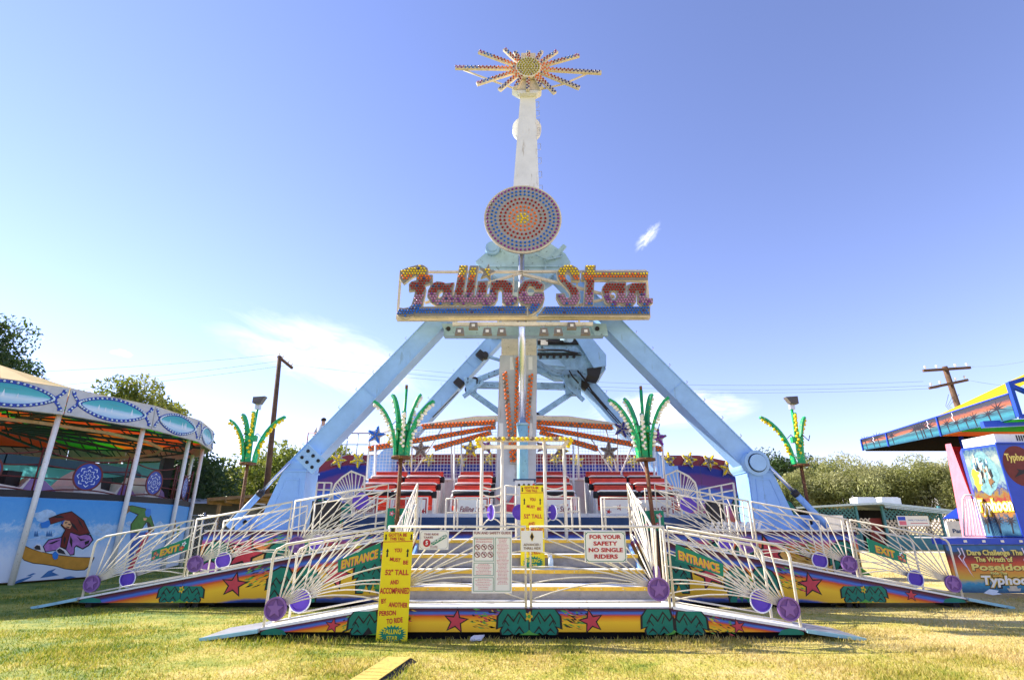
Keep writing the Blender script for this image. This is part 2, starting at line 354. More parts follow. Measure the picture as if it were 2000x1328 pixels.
def text(body, fr, x, y, h, mat, parent, name='lettering', w=None, bold=0, shear=0, rot=0, lift=.003, depth=.002, align='CENTER'):
    """lettering: (x, y) baseline anchor in the Frame, h cap height in metres, w total width (squeezes the letters)"""
    c = bpy.data.curves.new('tmp', 'FONT'); c.body = body; c.size = h / .70; c.extrude = depth / 2; c.resolution_u = 3; c.shear = shear; c.offset = bold * h; c.align_x = align
    if w:
        t = bpy.data.objects.new('tmp', c); me = bpy.data.meshes.new_from_object(t); bpy.data.objects.remove(t)
        xs = [v.co.x for v in me.vertices]; k = w / max(1e-6, max(xs) - min(xs)); bpy.data.meshes.remove(me)
    else: k = 1
    f2 = Frame(fr(x, y), fr.u * math.cos(rot) + fr.v * math.sin(rot), fr.v * math.cos(rot) - fr.u * math.sin(rot))
    f2.u = f2.u * k
    return _curve_mesh(name, c, f2, mat, parent, lift + depth / 2)
def star_pts(r, r2=None, rot=0, n=5, sx=1, sy=1):
    r2 = r * .42 if r2 is None else r2
    return [(math.sin(rot + PI * i / n) * (r if i % 2 == 0 else r2) * sx, math.cos(rot + PI * i / n) * (r if i % 2 == 0 else r2) * sy) for i in range(2 * n)]
def circ(r, n=20, cx=0, cy=0, ry=None): return [(cx + r * math.cos(2 * PI * i / n), cy + (ry or r) * math.sin(2 * PI * i / n)) for i in range(n)]
def inside(p, poly):
    x, y = p; c = False; n = len(poly)
    for i in range(n):
        (x1, y1), (x2, y2) = poly[i], poly[i - 1]
        if (y1 > y) != (y2 > y) and x < (x2 - x1) * (y - y1) / (y2 - y1) + x1: c = not c
    return c
def edge_d(p, poly):
    x, y = p; best = 1e9; n = len(poly)
    for i in range(n):
        (x1, y1), (x2, y2) = poly[i], poly[i - 1]; dx, dy = x2 - x1, y2 - y1
        t = max(0, min(1, ((x - x1) * dx + (y - y1) * dy) / (dx * dx + dy * dy + 1e-9)))
        best = min(best, math.hypot(x - x1 - t * dx, y - y1 - t * dy))
    return best
def bez(p, c, q, n=8): return [p * (1 - t) ** 2 + c * (2 * t * (1 - t)) + q * t * t for t in [i / n for i in range(n + 1)]]
# ================================================================ ground and grass
def grass_color(N, L, vec, rnd=None):
    """green turf with straw-coloured dry areas; depends on the place only"""
    n1 = N.new('ShaderNodeTexNoise'); n1.inputs['Scale'].default_value = .55; n1.inputs['Detail'].default_value = 5; n1.inputs['Roughness'].default_value = .6; L.new(vec, n1.inputs['Vector'])
    n2 = N.new('ShaderNodeTexNoise'); n2.inputs['Scale'].default_value = 7; n2.inputs['Detail'].default_value = 6; n2.inputs['Roughness'].default_value = .75; L.new(vec, n2.inputs['Vector'])
    sx = N.new('ShaderNodeSeparateXYZ'); L.new(vec, sx.inputs[0])
    def M(op, a, b):
        n = N.new('ShaderNodeMath'); n.operation = op
        for i, x in enumerate((a, b)):
            if isinstance(x, (int, float)): n.inputs[i].default_value = x
            else: L.new(x, n.inputs[i])
        return n.outputs[0]
    t = M('ADD', M('MULTIPLY', n1.outputs['Fac'], .9), M('MULTIPLY', n2.outputs['Fac'], .55))
    n4 = N.new('ShaderNodeTexNoise'); n4.inputs['Scale'].default_value = 1.9; n4.inputs['Detail'].default_value = 4; n4.inputs['Roughness'].default_value = .7; L.new(vec, n4.inputs['Vector'])
    t = M('ADD', t, M('MULTIPLY', M('SUBTRACT', n4.outputs['Fac'], .5), .75))
    t = M('ADD', t, M('MULTIPLY', sx.outputs['X'], .022))            # the turf is drier towards the right of the ride
    if rnd is not None: t = M('ADD', t, M('MULTIPLY', rnd, .34))
    r = ramp(N, [(.40, (.10, .17, .010)), (.56, (.27, .29, .02)), (.72, (.48, .40, .07)), (1.0, (.64, .50, .20))])
    sub = M('SUBTRACT', t, .17 if rnd is not None else .02); L.new(sub, r.inputs[0]); return r.outputs[0], n2.outputs['Fac']
def ground():
    m, N, L, b = nodes('turf'); MAT['turf'] = m; b.inputs['Roughness'].default_value = .9
    tc = N.new('ShaderNodeTexCoord'); col, h = grass_color(N, L, tc.outputs['Object'])
    L.new(col, b.inputs['Base Color']); bp = N.new('ShaderNodeBump'); bp.inputs['Strength'].default_value = .6; bp.inputs['Distance'].default_value = .05
    n3 = N.new('ShaderNodeTexNoise'); n3.inputs['Scale'].default_value = 30; n3.inputs['Detail'].default_value = 4; L.new(tc.outputs['Object'], n3.inputs['Vector'])
    L.new(n3.outputs['Fac'], bp.inputs['Height']); L.new(bp.outputs[0], b.inputs['Normal'])
    mb = MB(); mb.add([(-900, -200, 0), (900, -200, 0), (900, 1500, 0), (-900, 1500, 0)], [(0, 1, 2, 3)])
    o = mb.build('ground', 'turf'); o['kind'] = 'structure'
    # blades
    m, N, L, b = nodes('blade'); MAT['blade'] = m; b.inputs['Roughness'].default_value = .6
    tc = N.new('ShaderNodeTexCoord'); at = N.new('ShaderNodeAttribute'); at.attribute_name = 'tone'
    col, _ = grass_color(N, L, tc.outputs['Object'], at.outputs['Fac']); L.new(col, b.inputs['Base Color'])
    tr = N.new('ShaderNodeBsdfTranslucent'); L.new(col, tr.inputs[0]); mx = N.new('ShaderNodeMixShader'); mx.inputs[0].default_value = .45
    L.new(b.outputs[0], mx.inputs[1]); L.new(tr.outputs[0], mx.inputs[2]); L.new(mx.outputs[0], N['Material Output'].inputs[0])
    zones = [((-9.5, 9.5), (5.4, 9.2), 2300, 1.0), ((-13, 13), (9.2, 13.5), 620, 1.15), ((-16, 20), (13.5, 22), 130, 1.5), ((12, 34), (18, 44), 40, 1.9)]
    P = []; H = []
    for (x0, x1), (y0, y1), dens, k in zones:
        n = int((x1 - x0) * (y1 - y0) * dens); p = np.stack([rng.uniform(x0, x1, n), rng.uniform(y0, y1, n)], 1)
        keep = np.abs(p[:, 0]) < p[:, 1] * 1.12 + 1.2
        # thinner where the turf is worn
        worn = np.sin(p[:, 0] * 1.7 + 1.3 * np.sin(p[:, 1] * 1.1)) * np.sin(p[:, 1] * 2.3 + p[:, 0] * .6)
        for bx0, bx1, by0, by1 in ((-3.5, 4.1, 8.37, 9.25), (-1.9, 2.3, 9, 13), (-8.5, -2.5, 11.47, 12.5), (2.9, 8.9, 11.47, 12.5), (-7, 7.8, 12.78, 21), (-23, -12.9, 13, 27), (9.9, 15, 13, 16)): keep &= ~((p[:, 0] > bx0) & (p[:, 0] < bx1) & (p[:, 1] > by0) & (p[:, 1] < by1))
        keep &= rng.uniform(-1.2, 1, n) > worn * .55 - .35
        P.append(p[keep]); edge = np.exp(-np.abs(p[keep][:, 1] - 8.3) / .07) * ((p[keep][:, 0] > -4.2) & (p[keep][:, 0] < 4.8)); H.append(rng.uniform(.014, .044, keep.sum()) * k * (1 - .35 * worn[keep]) * (1 + 1.1 * edge))
    p = np.concatenate(P); h = np.concatenate(H); n = len(p); a = rng.uniform(0, 2 * PI, n); ln = rng.uniform(.2, 1.0, n) * h
    wd = h * .085 + .0028; la = rng.uniform(0, 2 * PI, n); co = np.zeros((n, 3, 3))
    co[:, 0, 0] = p[:, 0] - np.cos(a) * wd; co[:, 0, 1] = p[:, 1] - np.sin(a) * wd
    co[:, 1, 0] = p[:, 0] + np.cos(a) * wd; co[:, 1, 1] = p[:, 1] + np.sin(a) * wd
    co[:, 2, 0] = p[:, 0] + np.cos(la) * ln; co[:, 2, 1] = p[:, 1] + np.sin(la) * ln; co[:, 2, 2] = h
    me = bpy.data.meshes.new('grass'); me.vertices.add(n * 3); me.vertices.foreach_set('co', co.ravel()); me.loops.add(n * 3)
    me.loops.foreach_set('vertex_index', np.arange(n * 3)); me.polygons.add(n); me.polygons.foreach_set('loop_start', np.arange(n) * 3)
    at = me.attributes.new('tone', 'FLOAT', 'FACE'); at.data.foreach_set('value', rng.uniform(0, 1, n)); me.materials.append(m); me.update(); me.validate()
    g = bpy.data.objects.new('grass', me); COL.objects.link(g); tag(g, 'mown green and straw coloured grass in front of the rides', 'grass', kind='stuff')
    # pale path far right
    mb = MB(); pts = [(16, 36.5), (40, 35.5), (70, 35), (70, 37.5), (40, 38), (16, 38.4)]
    mb.add([(x, y, .004) for x, y in pts], [tuple(range(6))]); mb.build('path', 'concrete')['kind'] = 'structure'
    mb = MB(); mb.add([(x, y, .004) for x, y in [(-13, 24), (-8.5, 24), (-8.5, 27), (-13, 27)]], [(0, 1, 2, 3)]); mb.build('paved_path', 'concrete')['kind'] = 'structure'
ground()

# ================================================================ painted decoration of the skirts
def paint_star(fr, parent, x, y, r, rot=0, sx=1.12, sy=1.0):
    pts = star_pts(r, r * .40, rot, sx=sx, sy=sy); big = star_pts(r * 1.24, r * .55, rot, sx=sx, sy=sy)
    sh = lambda L: [(a + x, b + y) for a, b in L]
    o = fill('painted_star', [sh(big)], fr, 'ink', parent, .002, .001); fill('star_face', [sh(pts)], fr, 'star_red', o, .002, .0035)
def zig(pts): return pts
FROND = [(.06, .16), (.12, .40), (.30, .60), (.58, .62), (.86, .46), (1.02, .18), (1.04, -.16), (.86, -.10), (.80, .10), (.66, -.08), (.54, .20), (.40, -.02), (.30, .20), (.18, .04)]
LOWER = [(.02, .12), (.25, .18), (.55, .16), (.80, .0), (.93, -.25), (.90, -.62), (.66, -.62), (.58, -.34), (.44, -.62), (.34, -.30), (.22, -.62), (.02, -.62)]
def paint_palm(fr, parent, x, y, s, lo=-9, sides=(-1, 1), flower=True, hi=9):
    def grow(L, k):
        cx = sum(p[0] for p in L) / len(L); cy = sum(p[1] for p in L) / len(L)
        return [(a + (a - cx) * k, b + (b - cy) * k) for a, b in L]
    g = None
    for sd in sides:
        for i, (L, k) in enumerate(((LOWER, .13), (FROND, .15))):
            f = lambda Q: [(x + sd * a * s, max(lo, min(hi, y + b * s))) for a, b in Q]
            o = fill('painted_palm_leaf', [f(grow(L, k))], fr, 'ink', parent, .0015, .001 + .0035 * i + .0006 * (sd > 0)); fill('leaf_face', [f(L)], fr, 'leaf_paint', o, .0015, .0028 + .0035 * i + .0006 * (sd > 0))
    for sd in sides:
        for i, y0 in enumerate((.22, -.22)):
            zz = [(.14 + .19 * j, y0 + (.13 if j % 2 else -.11) - .12 * (j / 4) ** 2) for j in range(5)]; L = zz + [(a, b - .075) for a, b in zz[::-1]]
            fill('painted_zigzag', [[(x + sd * a * s, max(lo, min(hi, y + b * s))) for a, b in L]], fr, 'ink', parent, .001, .0078 + .0004 * i)
    if lo < y - .3 * s:
        o = fill('painted_shoot', [[(x - .34 * s, max(lo, y - .5 * s)), (x - .1 * s, y - .3 * s), (x, y - .22 * s), (x + .1 * s, y - .3 * s), (x + .36 * s, max(lo, y - .5 * s))]], fr, 'lime_paint', parent, .0015, .0085)
    if flower:
        o = fill('painted_flower', [[(x + math.cos(t) * s * (.10 + .03 * math.cos(5 * t)), y + .18 * s + math.sin(t) * s * (.13 + .04 * math.cos(5 * t))) for t in [2 * PI * i / 30 for i in range(30)]]], fr, 'gold', parent, .0015, .0095)
        fill('flower_heart', [circ(s * .055, 10, x, y + .18 * s)], fr, 'lime_paint', o, .0015, .0125)
def streaks(fr, parent, x0, x1, ytop, h, n, ang=-.32, seed=1):
    """short brush strokes of dark, red and green paint"""
    rd = random.Random(seed); mats = ['ink', 'star_red', 'lime_paint', 'gold', 'board_orange']; mb = MB()
    for i in range(n):
        x = rd.uniform(x0, x1); t = rd.random() ** .8; yt = (ytop(x) if callable(ytop) else ytop) - .02 * h - t * .72 * h; L = rd.uniform(.05, .16) * h * 2.2; w = rd.uniform(.006, .014) * (h / .35) ** .5
        a = ang + rd.uniform(-.12, .12); dx, dy = math.cos(a) * L, math.sin(a) * L; k = rd.choice((0, 0, 1, 2, 2, 3, 4))
        z = .0006 + .00015 * (i % 14)
        P = [fr(x, yt, z), fr(x + dx * .4, yt + dy * .5 + w, z), fr(x + dx, yt + dy, z), fr(x + dx * .4, yt + dy * .5 - w, z)]
        mb.add(P[::-1], [(0, 1, 2, 3)], k)
    o = mb.build('paint_strokes', mats, parent); return stuff(o)

def skirt(parent, name, X0, X1, Y, top0, top1, bot, mat, Hband, th=.04):
    """painted board from X0 to X1, its bands following the top edge"""
    mb = MB(); n = 8; top = lambda t: top0 + (top1 - top0) * t
    pts, uv = [], []
    for i in range(n + 1): t = i / n; pts.append(V(X0 + (X1 - X0) * t, Y, bot)); uv.append((X0 + (X1 - X0) * t, max(0, 1 - (top(t) - bot) / Hband)))
    for i in range(n, -1, -1): t = i / n; pts.append(V(X0 + (X1 - X0) * t, Y, top(t))); uv.append((X0 + (X1 - X0) * t, 1.0))
    m2 = MB()
    vs = pts[:n + 1] + pts[n + 1:][::-1]; u2 = uv[:n + 1] + uv[n + 1:][::-1]
    m2.add(vs, [(i, i + 1, n + 2 + i, n + 1 + i) for i in range(n)], 0, False, u2)
    back = [p + V(0, th, 0) for p in vs]; m2.add(back, [(i, n + 1 + i, n + 2 + i, i + 1) for i in range(n)], 1)
    m2.add(vs + back, [(n + 1 + i, n + 2 + i, 3 * n + 4 + i, 3 * n + 3 + i) for i in range(n)] + [(i + 1, i, 2 * n + 2 + i, 2 * n + 3 + i) for i in range(n)], 1)
    return m2.build(name, [mat, 'dark'], parent)

# ================================================================ entrance: steps, ramps, exit ramps, platform
YF, XL, XR, XA, XB = 8.40, -3.53, 4.10, -1.86, 2.28          # front plane, ramp ends, deck ends
HD = .41
FRONT = Frame((0, YF, 0), (1, 0, 0), (0, 0, 1))
st = thing('entrance_steps', 'white treadplate entrance steps with yellow nosings behind the front railing', 'steps', (.2, 9.2, 0))
skirt(st, 'skirt_panel', XA, .235, YF, HD - .012, HD - .012, .10, 'sunset', .35); skirt(st, 'skirt_panel', .245, XB, YF, HD - .012, HD - .012, .10, 'sunset', .35)
MB().box(((XA + XB) / 2, 8.82, HD - .006), (XB - XA - .004, .80, .03)).build('tread', 'tread', st)
paint_star(FRONT, st, -.79, .235, .135, R(8)); paint_star(FRONT, st, 1.115, .235, .135, R(-12)); paint_palm(FRONT, st, .24, .22, .42, .065, hi=.385)
paint_palm(FRONT, st, 2.27, .22, .42, .065, (-1,), False, .385)
streaks(FRONT, st, -.62, -.2, .40, .33, 60, -.2, 3); streaks(FRONT, st, .62, 1.05, .40, .33, 70, -.25, 4); streaks(FRONT, st, -1.8, -1.4, .40, .3, 30, -.2, 5)
steps = [(9.20, .60), (9.88, .80), (10.40, 1.02), (10.95, 1.26)]; prev = HD
for i, (y, h) in enumerate(steps):
    y1 = steps[i + 1][0] if i < 3 else 12.78
    MB().box(((XA + XB) / 2, y + .02, (prev + h - .06) / 2 + .006), (XB - XA - .02, .03, h - .07 - prev)).build('riser', 'riser', st)
    MB().box(((XA + XB) / 2, y + .005, h - .03), (XB - XA - .01, .04, .055)).build('nosing', 'nosing', st)
    MB().box(((XA + XB) / 2, (y + y1) / 2 + .012, h - .013), (XB - XA - .02, y1 - y - .03, .026)).build('tread', 'tread', st)
    mb = MB()
    for k in range(12): mb.cyl((XA + .2 + k * .34, y - .016, h - .03), (XA + .2 + k * .34, y - .021, h - .03), .009, n=6)
    stuff(mb.build('nosing_screw', 'steel', st)); prev = h
mb = MB()
for sx in (XA + .03, XB - .03):                               # side stringers
    mb.prism([V(sx - .02, 8.45, .06), V(sx - .02, 8.45, .39), V(sx - .02, 9.22, .39), V(sx - .02, 11.0, 1.2), V(sx - .02, 12.7, 1.2), V(sx - .02, 12.7, .06)], (.04, 0, 0))
mb.build('stringer', 'ped_blue', st)
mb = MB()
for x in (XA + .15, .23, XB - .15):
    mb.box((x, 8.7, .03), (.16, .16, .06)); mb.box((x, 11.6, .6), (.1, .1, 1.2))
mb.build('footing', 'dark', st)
MB().box(((XA + XB) / 2, 8.50, .06), (XB - XA - .04, .06, .12)).build('shade_board', 'soffit', st)  # added black board, stands in for the shade under the deck

def ramp_deck(parent, A, B, w, th=.032, mat='tread'):
    A, B = V(*A), V(*B); mb = MB(); mb.prism([A, B, B - V(0, 0, th), A - V(0, 0, th)], (0, w, 0)); return mb.build('walkway', mat, parent)
def entrance_ramp(sgn):
    e, a = (XL, XA) if sgn < 0 else (XR, XB); side = 'left' if sgn < 0 else 'right'
    rt = thing('entrance_ramp', f'painted entrance ramp sloping down to the grass at the {side} of the steps', 'ramp', ((e + a) / 2, 8.8, 0), 'entrance ramps')
    ga = a + sgn * .006
    x0, x1, t0, t1 = (e, ga, .13, HD - .012) if sgn < 0 else (ga, e, HD - .012, .13)
    skirt(rt, 'skirt_panel', x0, x1, YF, t0, t1, .10, 'sunset', .35)
    ramp_deck(rt, (x0, YF - .002, t0 + .021), (x1, YF - .002, t1 + .021), .82)
    tip = e + sgn * .80
    pl = MB(); pl.prism([V(e, 8.36, .15), V(tip, 8.36, .03), V(tip, 8.36, .012), V(e, 8.36, .10)], (0, .85, 0)); pl.build('lip_plate', 'steel', rt)
    MB().beam((e + sgn * .01, 8.345, .118), (tip, 8.345, .012), .025, .045).build('lip_edge', 'mast_teal', rt)
    top = lambda x: t0 + (t1 - t0) * (x - x0) / (x1 - x0)
    if sgn < 0: paint_star(FRONT, rt, -2.52, .18, .085, R(10)); paint_palm(FRONT, rt, -1.88, .2, .40, .065, (-1,), False, .36); streaks(FRONT, rt, -2.4, -2.1, top, .3, 45, .25, 8)
    else: paint_star(FRONT, rt, 3.17, .17, .085, R(-10)); paint_palm(FRONT, rt, 2.30, .2, .42, .065, (1,), False, .36); streaks(FRONT, rt, 2.75, 3.1, top, .3, 45, -.35, 9)
    fill('painted_bush', [[(e - sgn * .02, .065), (e - sgn * .02, .10), (e - sgn * .1, .135), (e - sgn * .2, .15), (e - sgn * .33, .12), (e - sgn * .38, .065)]], FRONT, 'leaf_paint', rt, .002, .002)
    MB().box(((e + a) / 2, 8.50, .06), (abs(e - a) - .04, .06, .12)).build('shade_board', 'soffit', rt)  # black board added as the dark shade strip below the ramp skirt
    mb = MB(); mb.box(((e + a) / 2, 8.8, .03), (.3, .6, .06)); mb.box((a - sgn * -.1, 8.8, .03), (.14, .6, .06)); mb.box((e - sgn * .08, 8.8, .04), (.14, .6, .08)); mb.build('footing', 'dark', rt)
entrance_ramp(-1); entrance_ramp(1)

YE = 11.5; EXR = Frame((0, YE, 0), (1, 0, 0), (0, 0, 1))
def exit_ramp(sgn):
    e, a = (-8.45, -2.55) if sgn < 0 else (8.86, 2.95); side = 'left' if sgn < 0 else 'right'
    rt = thing('exit_ramp', f'long painted exit ramp running down to the {side} behind the entrance', 'ramp', ((e + a) / 2, 12, 0), 'exit ramps')
    n = 3; H0, H1 = .17, 1.25; hh = lambda x: H0 + (H1 - H0) * (x - e) / (a - e)
    for i in range(n):
        xa = e + (a - e) * i / n + (0 if i == 0 else -sgn * .005); xb = e + (a - e) * (i + 1) / n
        x0, x1 = (xa, xb) if xa < xb else (xb, xa)
        skirt(rt, 'skirt_panel', x0, x1, YE, hh(x0) - .015, hh(x1) - .015, .10, 'sunset', .62)
    xa, xb = min(e, a), max(e, a)
    ramp_deck(rt, (xa, YE - .003, hh(xa) + .02), (xb, YE - .003, hh(xb) + .02), .98)
    tip = e + sgn * .85; pl = MB(); pl.prism([V(e, 11.46, .20), V(tip, 11.46, .03), V(tip, 11.46, .01), V(e, 11.46, .15)], (0, 1.0, 0)); pl.build('lip_plate', 'steel', rt)
    MB().beam((e + sgn * .01, 11.445, .165), (tip, 11.445, .012), .025, .05).build('lip_edge', 'mast_teal', rt)
    k = 1 if sgn < 0 else -1; X = lambda x: e + k * x
    paint_palm(EXR, rt, X(1.97), .26, .42, .105, hi=hh(X(1.4)) - .03); paint_star(EXR, rt, X(2.98), .42, .20, R(6) * k)
    streaks(EXR, rt, min(X(3.15), X(3.7)), max(X(3.15), X(3.7)), lambda x: hh(x) - .02, .55, 60, .35 * k, 11)
    paint_palm(EXR, rt, X(4.15), .42, .5, .105); paint_star(EXR, rt, X(4.95), .60, .24, R(14) * k); streaks(EXR, rt, min(X(5.1), X(5.6)), max(X(5.1), X(5.6)), lambda x: hh(x) - .02, .6, 50, .35 * k, 12)
    paint_palm(EXR, rt, X(5.9), .62, .55, .105, (-k,), False)
    if sgn > 0: paint_star(EXR, rt, X(1.05), .235, .10, R(8))
    fill('painted_bush', [[(X(.02), .105), (X(.02), .14), (X(.12), .175), (X(.25), .19), (X(.4), .17), (X(.46), .105)]], EXR, 'leaf_paint', rt, .002, .002)
    MB().box(((e + a) / 2 - sgn * 1.2, 11.75, .07), (abs(e - a) - 2.5, .06, .14)).build('shade_board', 'soffit', rt)  # black board added to imitate the shadow gap under the exit ramp
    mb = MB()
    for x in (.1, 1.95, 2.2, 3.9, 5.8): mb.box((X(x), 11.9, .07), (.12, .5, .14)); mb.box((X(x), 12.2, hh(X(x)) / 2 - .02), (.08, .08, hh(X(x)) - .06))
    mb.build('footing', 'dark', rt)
    mb = MB(); mb.cyl((X(2.1), 11.6, .0), (X(2.1), 11.6, .3), .03); mb.cyl((X(2.6), 11.62, .06), (X(2.3), 11.62, .12), .03); mb.build('levelling_jack', 'dark', rt)
exit_ramp(-1); exit_ramp(1)

YP = 12.80; PLF = Frame((0, YP, 0), (1, 0, 0), (0, 0, 1))
pf = thing('ride_platform', 'raised ride platform with painted sunset skirt below the passenger seats', 'platform', (.3, 14, 0))
for x0, x1 in ((-6.95, -4.6), (-4.594, -2.2), (-2.194, .3), (.306, 2.8), (2.806, 5.2), (5.206, 7.75)): skirt(pf, 'skirt_panel', x0, x1, YP, 1.40, 1.40, .12, 'sunset_back', .85)
MB().box((.4, 16.9, 1.415), (14.7, 8.2, .03)).build('deck', 'steel', pf)
mb = MB()
for x in (-6.8, -4, -1.3, 1.5, 4.2, 7.2):
    for y in (13.2, 16, 19, 20.9): mb.box((x, y, .7), (.12, .12, 1.4))
mb.build('support_post', 'dark', pf)
for x, s in ((-5.95, .42), (-4.0, .36), (5.75, .42), (4.05, .36)): paint_star(PLF, pf, x, .93, s * .85, R(14) * (1 if x < 0 else -1)); 
for x0 in (-5.6, -3.7, 4.35, 6.05): streaks(PLF, pf, x0, x0 + .55, 1.37, .8, 70, .4 if x0 < 0 else -.4, int(x0 * 10) + 200)
for x, sd in ((-6.9, (1,)), (-4.85, (-1, 1)), (7.7, (-1,)), (4.95, (-1, 1))):
    paint_palm(PLF, pf, x, .80, .62, .13, sd, False); o = fill('painted_medallion', [circ(.23, 24, x + .22 * sd[0], .56)], PLF, 'ink', pf, .002, .011); fill('medallion_face', [circ(.20, 24, x + .22 * sd[0], .56)], PLF, 'lilac' if x < 0 else 'purple', o, .002, .0145)
MB().box((0.35, 13.25, 1.56), (8.6, .08, .30)).build('blue_kick_board', 'dark_blue', pf)
MB().box((0.35, 14.1, 1.58), (8.2, 1.55, .26)).build('blue_turntable', 'dark_blue', pf)
mb = MB()
for k in range(9): mb.beam((4.55 + k * .135, 12.95, 1.44), (4.62 + k * .135, 12.95, 1.60), .06, .05, up=(0, 1, 0)); mb.beam((4.55 + k * .135, 13.2, 1.44), (4.62 + k * .135, 13.2, 1.60), .06, .05, up=(0, 1, 0))
mb.box((5.15, 13.08, 1.445), (1.4, .4, .03)); mb.build('ribbed_cover', 'white', pf)

# ================================================================ railings with sunburst rods
def medallion(parent, c, fr, r, mat='purple', star=True):
    """round disc with a raised star, lying in the Frame"""
    mb = MB(); mb.cyl(c + fr.n * .015, c + fr.n * .045, r, n=28); o = mb.build('medallion', mat, parent)
    f2 = Frame(c + fr.n * .045, fr.u, fr.v)
    fm_ = 'purple_face' if mat == 'purple' else mat; fill('rim', [circ(r, 28), circ(r * .86, 28)], f2, fm_, o, .014, .0005)
    if star: fill('raised_star', [star_pts(r * .80, r * .34)], f2, fm_, o, .012, .0005)
    return o
def fan_rail(A, B, H, fan, label, group='sunburst railings', rod_n=(6, 5), roundc=True, back=False, rr=.155, disc_up=.10, xin=.15):
    """railing between posts over A and B; rods spread from a medallion near A (fan=0) or B (fan=1)"""
    A, B = V(*A), V(*B)
    if fan: A, B = B, A
    d = B - A; L = math.hypot(d.x, d.y); u = V(d.x, d.y, 0) / L; sl = d.z / L; P = lambda s, t: A + u * s + V(0, 0, sl * s + t)
    sgn = 1 if u.x > 0 or (abs(u.x) < 1e-6 and u.y > 0) else -1
    root = thing('sunburst_railing', label, 'railing', tuple((A + B) / 2), group)
    q = .15 if roundc else 0
    fr_ = MB(); pts = [P(0, -.06), P(0, H - q)]
    if roundc: pts += [P(.012, H - q * .6), P(.045, H - q * .28), P(q * .6, H - .035), P(q * 1.15, H)]
    else: pts += [P(0, H)]
    pts += [P(L - .012, H), P(L - .012, -.06)]
    fr_.tube(pts, .021, 6); fr_.tube([P(.12, .045), P(L - .02, .045)], .014, 5); fr_.build('frame', 'rail', root)
    n = Vector((0, -1, 0)) if abs(u.x) > .5 else Vector((-1 if A.x > 0 else 1, 0, 0))
    fr = Frame(P(xin, disc_up + rr * .75), u * sgn, V(0, 0, 1)); C = P(xin, disc_up + rr * .75)
    ends = []
    for k in range(rod_n[0]): s = q * 1.3 + (L - q * 1.3) * (k + .35) / rod_n[0]; ends.append((P(s, H), .0))
    for k in range(rod_n[1]): t = H * (.90 - .84 * k / max(1, rod_n[1] - 1)); ends.append((P(L - .012, max(.07, t)), .05 + .10 * k / rod_n[1]))
    for e, bow in ends:
        c = (C + e) / 2 + V(0, 0, bow * L); st_ = C + (c - C).normalized() * rr * .92
        MB().tube(bez(st_, c, e, 6), .0125, 4).build('rod', 'rail', root)
    if back: 
        o = medallion(root, C, Frame(C, fr.u, fr.v), rr, 'violet', False); fill('white_ring', [circ(rr * 1.12, 28), circ(rr * .97, 28)], Frame(C + fr.n * .046, fr.u, fr.v), 'white', o, .012, .0005)
    else: medallion(root, C, fr, rr)
    return root
YR = YF + .03
fan_rail((XL + .03, YR, .15), (XA - .02, YR, .43), 1.06, 0, 'sunburst railing of the left entrance ramp with the purple star disc low at its end')
fan_rail((XA + .03, YR, .43), (.21, YR, .43), 1.06, 0, 'sunburst railing left of centre in front of the steps carrying the safety guide', roundc=False)
fan_rail((.26, YR, .43), (XB - .03, YR, .43), 1.06, 1, 'sunburst railing right of centre in front of the steps with chipped star disc', roundc=False)
fan_rail((XB + .02, YR, .43), (XR - .03, YR, .15), 1.06, 1, 'sunburst railing of the right entrance ramp with the purple star disc low at its end')
YB = 9.17
fan_rail((XL + .1, YB, .17), (XA - .1, YB, .43), 1.02, 0, 'rear sunburst railing of the left entrance ramp showing a plain violet disc', back=True)
fan_rail((XB + .1, YB, .43), (XR - .1, YB, .17), 1.02, 1, 'rear sunburst railing of the right entrance ramp showing a plain violet disc', back=True)
def exit_rails(sgn):
    e, a = (-8.45, -2.55) if sgn < 0 else (8.86, 2.95); side = 'left' if sgn < 0 else 'right'; h = lambda x: .19 + 1.08 * (x - e) / (a - e)
    for i, nm in enumerate(('lowest', 'middle', 'uppermost')):
        xa = e + (a - e) * i / 3 - sgn * .03; xb = e + (a - e) * (i + 1) / 3 + sgn * .02
        p, q = (xa, YE + .03, h(xa)), (xb, YE + .03, h(xb))
        fan_rail(p, q, 1.08, 0, f'{nm} front sunburst railing of the {side} exit ramp', roundc=(i == 0))
        xa -= sgn * .1; p, q = (xa, YE + .93, h(xa)), (xb, YE + .93, h(xb))
        if i != 1: fan_rail(p, q, 1.04, 0, f'{nm} rear sunburst railing of the {side} exit ramp', roundc=(i == 0), back=True, rod_n=(4, 4))
        else: fan_rail(p, q, 1.04, 0, f'{nm} rear sunburst railing of the {side} exit ramp', roundc=False, back=True, rod_n=(3, 4))
exit_rails(-1); exit_rails(1)
for sgn, x, side in ((-1, XA - .02, 'left'), (1, XB + .02, 'right')):
    fan_rail((x, 9.24, .46), (x, 10.98, 1.30), 1.0, 0, f'steep sunburst handrail climbing the {side} side of the steps', roundc=False, rod_n=(5, 4))
